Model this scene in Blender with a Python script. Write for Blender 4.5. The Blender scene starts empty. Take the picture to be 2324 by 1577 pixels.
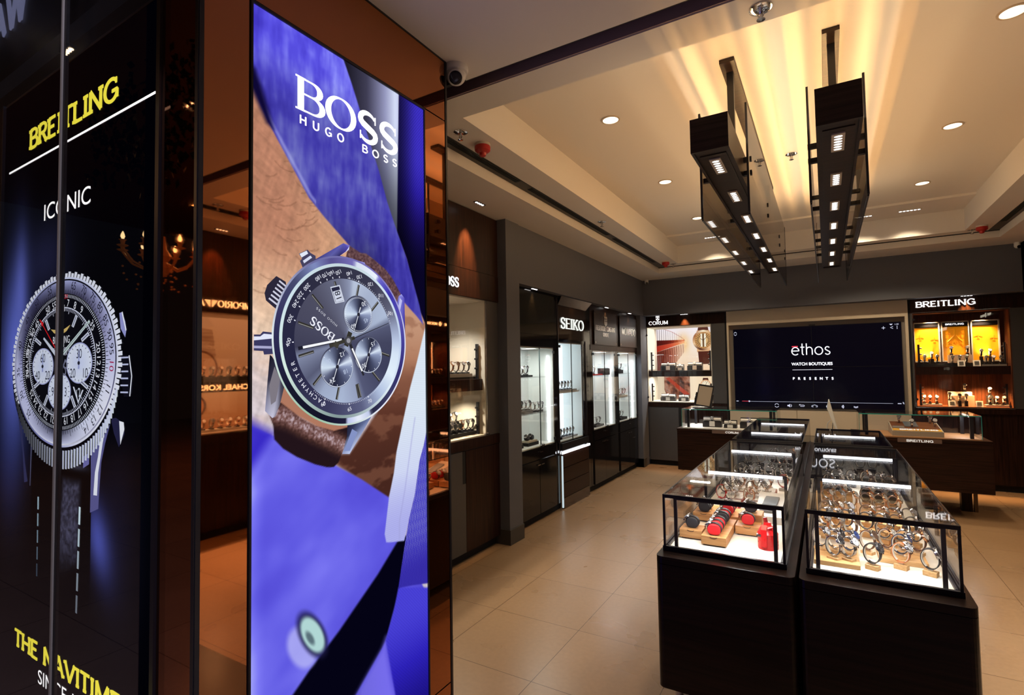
import bpy, math, random
import numpy as np
from mathutils import Vector, Matrix
random.seed(7)
PI = math.pi
SC = bpy.context.scene
COL = SC.collection

# ---------------------------------------------------------------- camera
cam = bpy.data.cameras.new('camera')
cam.sensor_width = 36.0
cam.lens = 1191.2 / 2324 * 36.0
cam.clip_start = 0.02
camo = bpy.data.objects.new('camera', cam)
COL.objects.link(camo)
yaw, pitch, roll = math.radians(-30.874), math.radians(2.341), math.radians(-0.9236)
fw = Vector((math.sin(yaw) * math.cos(pitch), math.cos(yaw) * math.cos(pitch), math.sin(pitch)))
rt = Vector((math.cos(yaw), -math.sin(yaw), 0))
up = rt.cross(fw)
r2 = rt * math.cos(roll) + up * math.sin(roll)
u2 = -rt * math.sin(roll) + up * math.cos(roll)
mw = Matrix((r2, u2, -fw)).transposed().to_4x4()
mw.translation = (0, 0, 1.6)
camo.matrix_world = mw
SC.camera = camo

# ---------------------------------------------------------------- world, exposure
SC.view_settings.view_transform = 'Standard'
SC.view_settings.look = 'None'
SC.view_settings.exposure = 0.0
SC.view_settings.gamma = 1.0
SC.view_settings.use_curve_mapping = False
w = bpy.data.worlds.new('world')
SC.world = w
w.use_nodes = True
w.node_tree.nodes['Background'].inputs[0].default_value = (0.5, 0.45, 0.6, 1)
w.node_tree.nodes['Background'].inputs[1].default_value = 0.012
cy = SC.cycles
cy.use_denoising = True
cy.max_bounces = 9
cy.diffuse_bounces = 4
cy.glossy_bounces = 5
cy.transparent_max_bounces = 32
cy.caustics_reflective = False
cy.caustics_refractive = False
cy.sample_clamp_indirect = 4.0

WARM = (1.0, 0.66, 0.36)
AMB = (1.0, 0.50, 0.17)
NEUT = (1.0, 0.93, 0.82)
COOL = (0.88, 0.95, 1.0)


def lamp(name, kind, loc, power, color, size=0.1, size_y=None, rot=(0, 0, 0), spot=None, blend=0.5, parent=None):
    d = bpy.data.lights.new(name, kind)
    d.energy = power
    d.color = color
    if kind == 'AREA':
        d.size = size
        if size_y:
            d.shape = 'RECTANGLE'
            d.size_y = size_y
    else:
        d.shadow_soft_size = size
    if kind == 'SPOT':
        d.spot_size = spot
        d.spot_blend = blend
    o = bpy.data.objects.new(name, d)
    COL.objects.link(o)
    if parent is not None:
        o.parent = parent
        loc = Vector(loc) - parent.location
    o.location = loc
    o.rotation_euler = rot
    return o


# large area lights: the mall's own ceiling lighting in front of the shop
lamp('mall_light', 'AREA', (.8, -.9, 5.4), 260, (0.80, 0.74, 1.0), 3.0, 1.6, (0, 0, 0))
lamp('mall_light', 'AREA', (-9.0, -4.5, 4.8), 70, AMB, 2.5, 1.5)

# ---------------------------------------------------------------- materials


def lin(c):
    return tuple((x / 255 / 12.92) if x / 255 <= 0.04045 else ((x / 255 + 0.055) / 1.055) ** 2.4 for x in c)


MATS = {}


def mat(name, col=(0.5, 0.5, 0.5), rough=0.5, metal=0.0, emit=None, es=0.0, spec=0.5, bump=0.0, bscale=60, coat=0.0):
    if name in MATS:
        return MATS[name]
    m = bpy.data.materials.new(name)
    m.use_nodes = True
    nt = m.node_tree
    b = nt.nodes['Principled BSDF']
    b.inputs['Base Color'].default_value = (*col, 1)
    b.inputs['Roughness'].default_value = rough
    b.inputs['Metallic'].default_value = metal
    b.inputs['Specular IOR Level'].default_value = spec
    b.inputs['Coat Weight'].default_value = coat
    if emit:
        b.inputs['Emission Color'].default_value = (*emit, 1)
        b.inputs['Emission Strength'].default_value = es
    # a faint procedural mottling keeps every surface from being perfectly flat
    tc = nt.nodes.new('ShaderNodeTexCoord')
    no = nt.nodes.new('ShaderNodeTexNoise')
    no.inputs['Scale'].default_value = bscale
    nt.links.new(tc.outputs['Object'], no.inputs['Vector'])
    mr = nt.nodes.new('ShaderNodeMapRange')
    mr.inputs['To Min'].default_value = max(0.0, rough - 0.03)
    mr.inputs['To Max'].default_value = min(1.0, rough + 0.03)
    nt.links.new(no.outputs['Fac'], mr.inputs['Value'])
    nt.links.new(mr.outputs['Result'], b.inputs['Roughness'])
    if bump:
        bp = nt.nodes.new('ShaderNodeBump')
        bp.inputs['Strength'].default_value = bump
        bp.inputs['Distance'].default_value = 0.002
        nt.links.new(no.outputs['Fac'], bp.inputs['Height'])
        nt.links.new(bp.outputs['Normal'], b.inputs['Normal'])
    MATS[name] = m
    return m


def emis(name, col, s):
    if name in MATS:
        return MATS[name]
    m = bpy.data.materials.new(name)
    m.use_nodes = True
    nt = m.node_tree
    nt.nodes.clear()
    o = nt.nodes.new('ShaderNodeOutputMaterial')
    e = nt.nodes.new('ShaderNodeEmission')
    e.inputs[0].default_value = (*col, 1)
    e.inputs[1].default_value = s
    nt.links.new(e.outputs[0], o.inputs[0])
    MATS[name] = m
    return m


def painted(name, s, rough=None):
    """material whose colour comes from the mesh's painted colour attribute (printed pictures)"""
    if name in MATS:
        return MATS[name]
    m = bpy.data.materials.new(name)
    m.use_nodes = True
    nt = m.node_tree
    a = nt.nodes.new('ShaderNodeAttribute')
    a.attribute_name = 'Col'
    b = nt.nodes['Principled BSDF']
    if s > 0:
        b.inputs['Base Color'].default_value = (0, 0, 0, 1)
        b.inputs['Specular IOR Level'].default_value = 0.0
        b.inputs['Roughness'].default_value = 1.0
        nt.links.new(a.outputs['Color'], b.inputs['Emission Color'])
        b.inputs['Emission Strength'].default_value = s
    else:
        nt.links.new(a.outputs['Color'], b.inputs['Base Color'])
        b.inputs['Roughness'].default_value = rough or 0.5
    MATS[name] = m
    return m


def glass(name, tint=(1, 1, 1), base=0.045, gain=0.95):
    if name in MATS:
        return MATS[name]
    m = bpy.data.materials.new(name)
    m.use_nodes = True
    nt = m.node_tree
    nt.nodes.clear()
    N, L = nt.nodes.new, nt.links.new
    o = N('ShaderNodeOutputMaterial')
    mx = N('ShaderNodeMixShader')
    t = N('ShaderNodeBsdfTransparent')
    t.inputs[0].default_value = (*tint, 1)
    g = N('ShaderNodeBsdfGlossy')
    g.inputs['Roughness'].default_value = 0.01
    lw = N('ShaderNodeLayerWeight')
    lw.inputs[0].default_value = 0.5
    p = N('ShaderNodeMath')
    p.operation = 'POWER'
    p.inputs[1].default_value = 5
    ma = N('ShaderNodeMath')
    ma.operation = 'MULTIPLY_ADD'
    ma.inputs[1].default_value = gain
    ma.inputs[2].default_value = base
    L(lw.outputs['Facing'], p.inputs[0])
    L(p.outputs[0], ma.inputs[0])
    L(ma.outputs[0], mx.inputs[0])
    L(t.outputs[0], mx.inputs[1])
    L(g.outputs[0], mx.inputs[2])
    L(mx.outputs[0], o.inputs[0])
    MATS[name] = m
    return m


def wood(name, c1, c2, rough=0.35, axis=2, scale=1.0):
    if name in MATS:
        return MATS[name]
    m = bpy.data.materials.new(name)
    m.use_nodes = True
    nt = m.node_tree
    N, L = nt.nodes.new, nt.links.new
    b = nt.nodes['Principled BSDF']
    ge = N('ShaderNodeNewGeometry')
    mp = N('ShaderNodeMapping')
    s = [22 * scale, 22 * scale, 22 * scale]
    s[axis] = 0.9 * scale
    mp.inputs['Scale'].default_value = s
    L(ge.outputs['Position'], mp.inputs['Vector'])
    n1 = N('ShaderNodeTexNoise')
    n1.inputs['Scale'].default_value = 3.0
    n1.inputs['Detail'].default_value = 6
    n1.inputs['Distortion'].default_value = 0.6
    L(mp.outputs[0], n1.inputs['Vector'])
    cr = N('ShaderNodeValToRGB')
    cr.color_ramp.elements[0].position = 0.35
    cr.color_ramp.elements[1].position = 0.68
    cr.color_ramp.elements[0].color = (*c1, 1)
    cr.color_ramp.elements[1].color = (*c2, 1)
    L(n1.outputs['Fac'], cr.inputs['Fac'])
    L(cr.outputs['Color'], b.inputs['Base Color'])
    b.inputs['Roughness'].default_value = rough
    b.inputs['Specular IOR Level'].default_value = .22
    MATS[name] = m
    return m


def floor_mat(name, c1, c2, joint, size, ox, oy, rough):
    m = bpy.data.materials.new(name)
    m.use_nodes = True
    nt = m.node_tree
    N, L = nt.nodes.new, nt.links.new
    b = nt.nodes['Principled BSDF']
    ge = N('ShaderNodeNewGeometry')
    sx = N('ShaderNodeSeparateXYZ')
    L(ge.outputs['Position'], sx.inputs[0])

    def math_(op, a, v=None, c=None):
        n = N('ShaderNodeMath')
        n.operation = op
        for i, q in enumerate((a, v, c)):
            if q is None:
                continue
            if isinstance(q, (int, float)):
                n.inputs[i].default_value = q
            else:
                L(q, n.inputs[i])
        return n.outputs[0]
    ds = []
    ids = []
    for ax, off in (('X', ox), ('Y', oy)):
        t = math_('MULTIPLY_ADD', sx.outputs[ax], 1.0 / size, -off / size)
        fr = math_('FRACT', t)
        ids.append(math_('FLOOR', t))
        d = math_('ABSOLUTE', math_('SUBTRACT', fr, 0.5))
        ds.append(d)
    mxd = math_('MAXIMUM', ds[0], ds[1])
    line = math_('GREATER_THAN', mxd, 0.5 - 0.0017 / size)
    tid = N('ShaderNodeTexWhiteNoise')
    tid.noise_dimensions = '2D'
    cmb = N('ShaderNodeCombineXYZ')
    L(ids[0], cmb.inputs[0])
    L(ids[1], cmb.inputs[1])
    L(cmb.outputs[0], tid.inputs['Vector'])
    no = N('ShaderNodeTexNoise')
    no.inputs['Scale'].default_value = 1.7
    no.inputs['Detail'].default_value = 3
    L(ge.outputs['Position'], no.inputs['Vector'])
    fac = math_('MULTIPLY_ADD', tid.outputs['Value'], 0.25, math_('MULTIPLY', no.outputs['Fac'], 0.75))
    mix = N('ShaderNodeMix')
    mix.data_type = 'RGBA'
    L(fac, mix.inputs[0])
    mix.inputs[6].default_value = (*c1, 1)
    mix.inputs[7].default_value = (*c2, 1)
    m2 = N('ShaderNodeMix')
    m2.data_type = 'RGBA'
    n3 = N('ShaderNodeTexNoise')
    n3.inputs['Scale'].default_value = 38
    n3.inputs['Detail'].default_value = 4
    L(ge.outputs['Position'], n3.inputs['Vector'])
    L(math_('MULTIPLY', n3.outputs['Fac'], 0.42), m2.inputs[0])
    L(mix.outputs[2], m2.inputs[6])
    m2.inputs[7].default_value = (c1[0] * .5, c1[1] * .5, c1[2] * .5, 1)
    m3 = N('ShaderNodeMix')
    m3.data_type = 'RGBA'
    L(line, m3.inputs[0])
    L(m2.outputs[2], m3.inputs[6])
    m3.inputs[7].default_value = (*joint, 1)
    L(m3.outputs[2], b.inputs['Base Color'])
    L(math_('MULTIPLY_ADD', no.outputs['Fac'], 0.16, rough - .06), b.inputs['Roughness'])
    MATS[name] = m
    return m


CEIL = mat('ceiling_paint', (.78, .73, .66), .8)
GREY = mat('grey_wall_paint', (.108, .112, .132), .75)
CREAM = mat('cream_panel', (.74, .62, .46), .6)
WENGE = wood('dark_wenge', (.011, .0042, .003), (.036, .013, .008), .34)
WENGEY = wood('dark_wenge_along', (.012, .0045, .003), (.034, .0125, .008), .32, axis=0)
WENGEP = wood('pendant_wood', (.014, .009, .007), (.042, .024, .018), .30, axis=0)
GREYLAM = mat('grey_laminate', (.070, .066, .066), .45)
BLACKG = mat('black_gloss', (.008, .008, .010), .07)
BLACK = mat('black_metal', (.010, .010, .014), .35)
BLACKM = mat('black_matte', (.006, .006, .007), .8)
CHROME = mat('chrome', (.75, .75, .76), .12, 1.0)
STEEL = mat('steel', (.62, .62, .64), .18, 1.0)
ROSE = mat('rose_gold', (.83, .46, .27), .18, 1.0)
WHITE = mat('white_lining', (.85, .84, .80), .5)
OFFW = mat('white_plastic', (.78, .78, .76), .4)
GLASS = glass('clear_glass')
GEDGE = mat('green_glass_edge', (.03, .22, .17), .1, emit=(.05, .5, .36), es=.10)  # slight emission stands in for light caught in the pane edges
SMOKE = glass('smoked_glass', (.80, .74, .66), .06)
MIRROR = mat('bronze_mirror', (.52, .20, .08), .015, 1.0)
RED = mat('red_plastic', (.62, .010, .012), .28)
LETTER = emis('white_letters', (1, .97, .98), 1.6)
WARMLET = emis('warm_letters', (1, .88, .66), 4.5)
SILVER = mat('brushed_silver_letters', (.8, .74, .66), .3, .9)
YELLOWL = emis('yellow_letters', (1.0, .86, .07), 1.15)
LEDW = emis('led_white', (.93, .95, 1.0), 7.0)
LEDC = emis('led_cool', (.92, .96, 1.0), 5.0)
BULB = emis('lamp_glow', (1.0, .86, .62), 2.6)
GRILL = emis('spot_glow', (1.0, .95, .92), 4.0)
OAK = wood('oak', (.42, .20, .075), (.62, .34, .14), .45, axis=0, scale=1.6)
BAMBOO = wood('bamboo', (.62, .36, .15), (.80, .52, .25), .45, axis=0, scale=2.5)
FLOOR = floor_mat('beige_stone_tiles', (.285, .180, .100), (.385, .250, .145), (.07, .035, .017), .6, -1.353, 2.400, .27)
MALLF = floor_mat('mall_stone_floor', (.16, .11, .09), (.24, .17, .14), (.02, .01, .01), .9, 0, 0, .2)

# ---------------------------------------------------------------- mesh helpers


class MB:
    def __init__(self):
        self.v, self.f, self.m, self.c = [], [], [], []
        self.cur = 0

    def add(self, vs, fs):
        n = len(self.v)
        self.v += [tuple(p) for p in vs]
        self.f += [tuple(i + n for i in f) for f in fs]
        self.m += [self.cur] * len(fs)
        return self

    def box(self, x0, x1, y0, y1, z0, z1):
        x0, x1 = min(x0, x1), max(x0, x1)
        y0, y1 = min(y0, y1), max(y0, y1)
        z0, z1 = min(z0, z1), max(z0, z1)
        return self.add([(x0, y0, z0), (x1, y0, z0), (x1, y1, z0), (x0, y1, z0), (x0, y0, z1), (x1, y0, z1), (x1, y1, z1), (x0, y1, z1)],
                        [(3, 2, 1, 0), (4, 5, 6, 7), (0, 1, 5, 4), (1, 2, 6, 5), (2, 3, 7, 6), (3, 0, 4, 7)])

    def prism(self, poly, fn, a, b):
        """poly: 2-D outline; fn(p, q, h) -> 3-D point; extruded from h=a to h=b"""
        n = len(poly)
        vs = [fn(p, q, a) for p, q in poly] + [fn(p, q, b) for p, q in poly]
        fs = [tuple(range(n))[::-1], tuple(range(n, 2 * n))] + [(i, (i + 1) % n, n + (i + 1) % n, n + i) for i in range(n)]
        return self.add(vs, fs)

    def cyl(self, p0, p1, r, n=16, r1=None, cap=True):
        p0, p1 = Vector(p0), Vector(p1)
        r1 = r if r1 is None else r1
        d = (p1 - p0).normalized()
        a = d.orthogonal().normalized()
        b = d.cross(a)
        vs = []
        for p, rr in ((p0, r), (p1, r1)):
            for i in range(n):
                t = 2 * PI * i / n
                vs.append(p + a * math.cos(t) * rr + b * math.sin(t) * rr)
        fs = [(i, (i + 1) % n, n + (i + 1) % n, n + i) for i in range(n)]
        if cap:
            fs += [tuple(range(n))[::-1], tuple(range(n, 2 * n))]
        return self.add(vs, fs)

    def lathe(self, prof, c=(0, 0, 0), n=24, axis=(0, 0, 1)):
        d = Vector(axis).normalized()
        a = d.orthogonal().normalized()
        b = d.cross(a)
        c = Vector(c)
        vs = []
        for r, z in prof:
            for i in range(n):
                t = 2 * PI * i / n
                vs.append(c + d * z + a * math.cos(t) * r + b * math.sin(t) * r)
        fs = []
        for k in range(len(prof) - 1):
            for i in range(n):
                j = (i + 1) % n
                fs.append((k * n + i, k * n + j, (k + 1) * n + j, (k + 1) * n + i))
        fs.append(tuple(range(n))[::-1])
        fs.append(tuple(range((len(prof) - 1) * n, len(prof) * n)))
        return self.add(vs, fs)

    def tube(self, pts, r, n=8):
        pts = [Vector(p) for p in pts]
        vs, fs = [], []
        a = None
        for k, p in enumerate(pts):
            d = (pts[min(k + 1, len(pts) - 1)] - pts[max(k - 1, 0)]).normalized()
            if a is None:
                a = d.orthogonal().normalized()
            a = (a - d * a.dot(d)).normalized()
            b = d.cross(a)
            for i in range(n):
                t = 2 * PI * i / n
                vs.append(p + (a * math.cos(t) + b * math.sin(t)) * r)
        for k in range(len(pts) - 1):
            for i in range(n):
                j = (i + 1) % n
                fs.append((k * n + i, k * n + j, (k + 1) * n + j, (k + 1) * n + i))
        fs += [tuple(range(n))[::-1], tuple(range((len(pts) - 1) * n, len(pts) * n))]
        return self.add(vs, fs)

    def sphere(self, c, r, n=16, sq=1.0):
        prof = [(max(1e-4, r * math.sin(PI * k / 10)), -r * sq * math.cos(PI * k / 10)) for k in range(11)]
        return self.lathe(prof, c, n)

    def build(self, name, mats, parent=None, bevel=0.0, smooth=False, **pr):
        org = parent.location if parent is not None else Vector((0, 0, 0))
        if parent is not None and parent.parent is not None:
            org = Vector((0, 0, 0))
            q = parent
            while q is not None:
                org = org + q.location
                q = q.parent
        me = bpy.data.meshes.new(name)
        v = np.array(self.v, dtype=np.float32) - np.array(org, dtype=np.float32)
        me.from_pydata(v.tolist(), [], self.f)
        for mm in (mats if isinstance(mats, (list, tuple)) else [mats]):
            me.materials.append(mm)
        if any(self.m):
            me.polygons.foreach_set('material_index', self.m)
        if smooth:
            me.polygons.foreach_set('use_smooth', [True] * len(me.polygons))
        if self.c:
            at = me.attributes.new('Col', 'FLOAT_COLOR', 'POINT')
            ca = np.ones((len(self.v), 4), dtype=np.float32)
            ca[:, :3] = np.array(self.c, dtype=np.float32)
            at.data.foreach_set('color', ca.ravel())
        me.update()
        o = bpy.data.objects.new(name, me)
        COL.objects.link(o)
        if parent is not None:
            o.parent = parent
        if bevel:
            bm = o.modifiers.new('bevel', 'BEVEL')
            bm.width = bevel
            bm.segments = 2
            bm.limit_method = 'ANGLE'
        if smooth:
            try:
                me.shade_smooth()
            except Exception:
                pass
            es = o.modifiers.new('edge', 'EDGE_SPLIT')
            es.split_angle = math.radians(38)
        for k, q in pr.items():
            o[k] = q
        return o


def thing(name, label, cat, loc=(0, 0, 0), group=None):
    o = bpy.data.objects.new(name, None)
    o.empty_display_size = .05
    COL.objects.link(o)
    o.location = loc
    o['label'] = label
    o['category'] = cat
    if group:
        o['group'] = group
    return o


def copy_tree(o, loc=None, rz=None, parent=None, label=None, group=None):
    c = o.copy()
    COL.objects.link(c)
    if parent is not None:
        c.parent = parent
    if loc is not None:
        c.location = loc
    if rz is not None:
        c.rotation_euler = (0, 0, rz)
    if label:
        c['label'] = label
    if group:
        c['group'] = group
    for ch in [k for k in o.children]:
        copy_tree(ch, parent=c)
    return c


class Fr:
    """wall frame: a along the wall (viewer's left to right), d out of the wall, z up"""

    def __init__(s, o, u, n):
        s.o, s.u, s.n = Vector(o), Vector(u), Vector(n)

    def p(s, a, d, z):
        q = s.o + s.u * a + s.n * d
        return (q.x, q.y, q.z + z)

    def box(s, M, a0, a1, d0, d1, z0, z1):
        x0, y0, _ = s.p(a0, d0, 0)
        x1, y1, _ = s.p(a1, d1, 0)
        M.box(x0, x1, y0, y1, z0, z1)


LEFT = Fr((-2.62, 0, 0), (0, 1, 0), (1, 0, 0))      # a = y
BACK = Fr((0, 8.62, 0), (1, 0, 0), (0, -1, 0))      # a = x
RIGHT = Fr((2.16, 0, 0), (0, -1, 0), (-1, 0, 0))    # a = -y
COLS = Fr((-1.5, 0, 0), (0, 1, 0), (1, 0, 0))       # column side, a = y
FRONT = Fr((0, .8, 0), (1, 0, 0), (0, -1, 0))       # shop front, a = x
# ---------------------------------------------------------------- lettering


def arc(cx, cy, rx, ry, a0, a1, n=14):
    return [(cx + rx * math.cos(math.radians(a0 + (a1 - a0) * i / n)), cy + ry * math.sin(math.radians(a0 + (a1 - a0) * i / n))) for i in range(n + 1)]


# glyph = (width, strokes, serif points (x, y)); unit height
GL = {
    'A': (.8, [[(.06, 0), (.4, 1)], [(.4, 1), (.74, 0)], [(.2, .34), (.6, .34)]], [(.06, 0), (.74, 0)]),
    'B': (.66, [[(.1, 0), (.1, 1)], [(.1, .97), (.36, .97)] + arc(.36, .75, .21, .22, 90, -90) + [(.1, .53)], [(.1, .53), (.38, .53)] + arc(.38, .28, .25, .25, 90, -90) + [(.1, .03)]], [(.1, 0), (.1, 1)]),
    'C': (.78, [arc(.42, .5, .34, .48, 48, 312, 24)], []),
    'D': (.78, [[(.1, 0), (.1, 1)], [(.1, .97), (.32, .97)] + arc(.32, .5, .38, .47, 90, -90, 20) + [(.1, .03)]], [(.1, 0), (.1, 1)]),
    'E': (.6, [[(.1, 0), (.1, 1)], [(.1, .96), (.55, .96)], [(.1, .52), (.47, .52)], [(.1, .04), (.57, .04)]], [(.1, 0), (.1, 1)]),
    'F': (.56, [[(.1, 0), (.1, 1)], [(.1, .96), (.54, .96)], [(.1, .52), (.45, .52)]], [(.1, 0), (.1, 1)]),
    'G': (.8, [arc(.42, .5, .34, .48, 50, 330, 24) + [(.72, .44)], [(.46, .44), (.74, .44)], [(.72, .44), (.72, .08)]], []),
    'H': (.76, [[(.1, 0), (.1, 1)], [(.66, 0), (.66, 1)], [(.1, .52), (.66, .52)]], [(.1, 0), (.1, 1), (.66, 0), (.66, 1)]),
    'I': (.28, [[(.14, 0), (.14, 1)]], [(.14, 0), (.14, 1)]),
    'K': (.7, [[(.1, 0), (.1, 1)], [(.6, 1), (.12, .42)], [(.26, .58), (.64, 0)]], [(.1, 0), (.1, 1), (.6, 1), (.64, 0)]),
    'L': (.56, [[(.1, 0), (.1, 1)], [(.1, .04), (.55, .04)]], [(.1, 0), (.1, 1)]),
    'M': (.94, [[(.1, 0), (.12, 1)], [(.12, 1), (.47, .1)], [(.47, .1), (.82, 1)], [(.82, 1), (.84, 0)]], [(.1, 0), (.84, 0)]),
    'N': (.78, [[(.1, 0), (.1, 1)], [(.1, 1), (.68, 0)], [(.68, 0), (.68, 1)]], [(.1, 0), (.68, 1)]),
    'O': (.84, [arc(.42, .5, .35, .48, 90, 450, 32)], []),
    'P': (.62, [[(.1, 0), (.1, 1)], [(.1, .97), (.34, .97)] + arc(.34, .71, .23, .26, 90, -90) + [(.1, .45)]], [(.1, 0), (.1, 1)]),
    'Q': (.84, [arc(.42, .5, .35, .48, 90, 450, 32), [(.5, .22), (.78, -.08)]], []),
    'R': (.68, [[(.1, 0), (.1, 1)], [(.1, .97), (.36, .97)] + arc(.36, .74, .22, .23, 90, -90) + [(.1, .51)], [(.34, .5), (.63, 0)]], [(.1, 0), (.1, 1), (.63, 0)]),
    'S': (.62, [arc(.31, .735, .225, .245, 25, 200, 12) + [(.16, .58), (.31, .5), (.46, .42)] + arc(.31, .265, .235, .245, 20, -155, 12)], []),
    'T': (.64, [[(.32, 0), (.32, 1)], [(.02, .96), (.62, .96)]], [(.32, 0)]),
    'U': (.76, [[(.1, 1), (.1, .36)] + arc(.38, .32, .28, .3, 180, 360, 14) + [(.66, .36), (.66, 1)]], [(.1, 1), (.66, 1)]),
    'V': (.78, [[(.05, 1), (.39, 0)], [(.39, 0), (.73, 1)]], [(.05, 1), (.73, 1)]),
    'W': (1.06, [[(.05, 1), (.29, 0)], [(.29, 0), (.53, 1)], [(.53, 1), (.77, 0)], [(.77, 0), (1.01, 1)]], []),
    'e': (.66, [[(.06, .36), (.6, .36)] + arc(.33, .34, .28, .33, 4, 315, 24)], []),
    't': (.36, [[(.16, 1), (.16, .16)] + arc(.26, .14, .10, .12, 180, 280, 6), [(.02, .68), (.34, .68)]], []),
    'h': (.62, [[(.08, 0), (.08, 1)], [(.08, .38)] + arc(.3, .4, .22, .27, 170, 0, 12) + [(.52, 0)]], []),
    'o': (.7, [arc(.35, .34, .29, .33, 90, 450, 28)], []),
    's': (.5, [arc(.25, .5, .16, .165, 30, 200, 10) + [(.25, .335)] + arc(.25, .17, .18, .165, 20, -155, 10)], []),
    ' ': (.4, [], []), '&': (.7, [arc(.32, .76, .17, .2, -60, 220, 16) + [(.64, 0)], arc(.32, .27, .26, .26, 110, 390, 16)], []),
}


def word_width(txt, h, ws, gap):
    return sum(GL[c][0] * h * ws + gap * h for c in txt) - gap * h


def letters(M, fr, txt, a, z, d, h, ws=1.0, stem=.16, hair=.06, serif=0.0, gap=.06, dep=.006, width=None, sthick=None, col=None, rot=0.0):
    """stroke-built capitals: pen width depends on stroke direction; fr.p(a, d, z) places them. width stretches to fit."""
    if width:
        ww = word_width(txt, h, 1.0, gap)
        ws = (width - (len(txt) - 1) * gap * h) / (ww - (len(txt) - 1) * gap * h)
    cr, sr = math.cos(rot), math.sin(rot)
    x = 0.0

    def place(px, py, dd):
        return fr.p(a + px * cr - py * sr, dd, z + px * sr + py * cr)

    def strip(pts, wfun, taper=None):
        P = [Vector((p[0], p[1])) for p in pts]
        closed = (P[0] - P[-1]).length < 1e-4
        Lp, Rp = [], []
        for i, q in enumerate(P):
            if closed:
                dv = P[(i + 1) % (len(P) - 1)] - P[(i - 1) % (len(P) - 1)] if 0 < i < len(P) - 1 else P[1] - P[-2]
            else:
                dv = P[min(i + 1, len(P) - 1)] - P[max(i - 1, 0)]
            dv.normalize()
            nn = Vector((-dv.y, dv.x))
            wd = wfun(dv) / 2 if taper is None else h * (hair + (taper - hair) * math.sin(PI * (.06 + .88 * i / (len(P) - 1))) ** 1.3) / 2
            Lp.append(q + nn * wd)
            Rp.append(q - nn * wd)
        n = len(P)
        vs = [place(q.x, q.y, d + dep) for q in Lp] + [place(q.x, q.y, d + dep) for q in Rp] + \
             [place(q.x, q.y, d) for q in Lp] + [place(q.x, q.y, d) for q in Rp]
        fs = []
        for i in range(n - 1):
            fs += [(i, i + 1, n + i + 1, n + i), (i, 2 * n + i, 2 * n + i + 1, i + 1), (n + i, n + i + 1, 3 * n + i + 1, 3 * n + i)]
        if not closed:
            fs += [(0, n, 3 * n, 2 * n), (n - 1, 3 * n - 1, 4 * n - 1, 2 * n - 1)]
        M.add(vs, fs)
        if col is not None:
            M.c += [col] * len(vs)
    for c in txt:
        wd, st, se = GL[c]
        for s in st:
            pts = [(x + p[0] * h * ws, p[1] * h) for p in s]
            strip(pts, lambda dv: h * math.sqrt((stem * dv.y) ** 2 + (hair * dv.x) ** 2), (sthick or stem) if c == 'S' else None)
        if serif:
            for tx_, t0, t1 in {'S': ((.535, .70, .965), (.082, .035, .30)), 'C': ((.665, .70, .97),), 'G': ((.67, .72, .97),)}.get(c, ()):
                strip([(x + tx_ * h * ws, t0 * h), (x + tx_ * h * ws, t1 * h)], lambda dv: h * hair * .9)
            for sx_, sy_ in se:
                yy = hair * .5 if sy_ < .5 else 1 - hair * .5
                cx = x + sx_ * h * ws
                strip([(cx - serif * h * ws, yy * h), (cx + serif * h * ws, yy * h)], lambda dv: h * hair)
        x += wd * h * ws + gap * h


FONTC = {}


def flat_text(txt):
    if txt not in FONTC:
        cu = bpy.data.curves.new('t', 'FONT')
        cu.body = txt
        cu.size = 1.0
        cu.align_x = 'CENTER'
        o = bpy.data.objects.new('t', cu)
        COL.objects.link(o)
        dg = bpy.context.evaluated_depsgraph_get()
        me = bpy.data.meshes.new_from_object(o.evaluated_get(dg))
        vs = [(v.co.x, v.co.y) for v in me.vertices]
        fs = [tuple(p.vertices) for p in me.polygons]
        bpy.data.objects.remove(o)
        bpy.data.meshes.remove(me)
        FONTC[txt] = (vs, fs)
    return FONTC[txt]


def text(M, fr, txt, a, z, d, h, width=None, rot=0.0, col=None, sx=1.0, sy=1.0, bold=0.0):
    """plain sans text (built-in font) centred at a, its cap height h, its baseline at z"""
    vs, fs = flat_text(txt)
    k = h / .73
    kx = k
    if width:
        xs = [p[0] for p in vs]
        kx = width / (max(xs) - min(xs))
    cr, sr = math.cos(rot), math.sin(rot)
    offs = [(0, 0)] if not bold else [(-bold, 0), (bold, 0), (0, bold), (0, -bold)]
    for i, (ox, oy) in enumerate(offs):
        out = []
        for x, y in vs:
            px, py = x * kx * sx + ox, (y * k - h * .5 if rot else y * k) * sy + oy
            out.append(fr.p(a + (px * cr - py * sr), d + i * 1e-5, z + (px * sr + py * cr)))
        M.add(out, fs)
        if col is not None:
            M.c += [col] * len(out)


# ---------------------------------------------------------------- painted pictures


def smooth(x):
    x = np.clip(x, 0, 1)
    return x * x * (3 - 2 * x)


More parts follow.
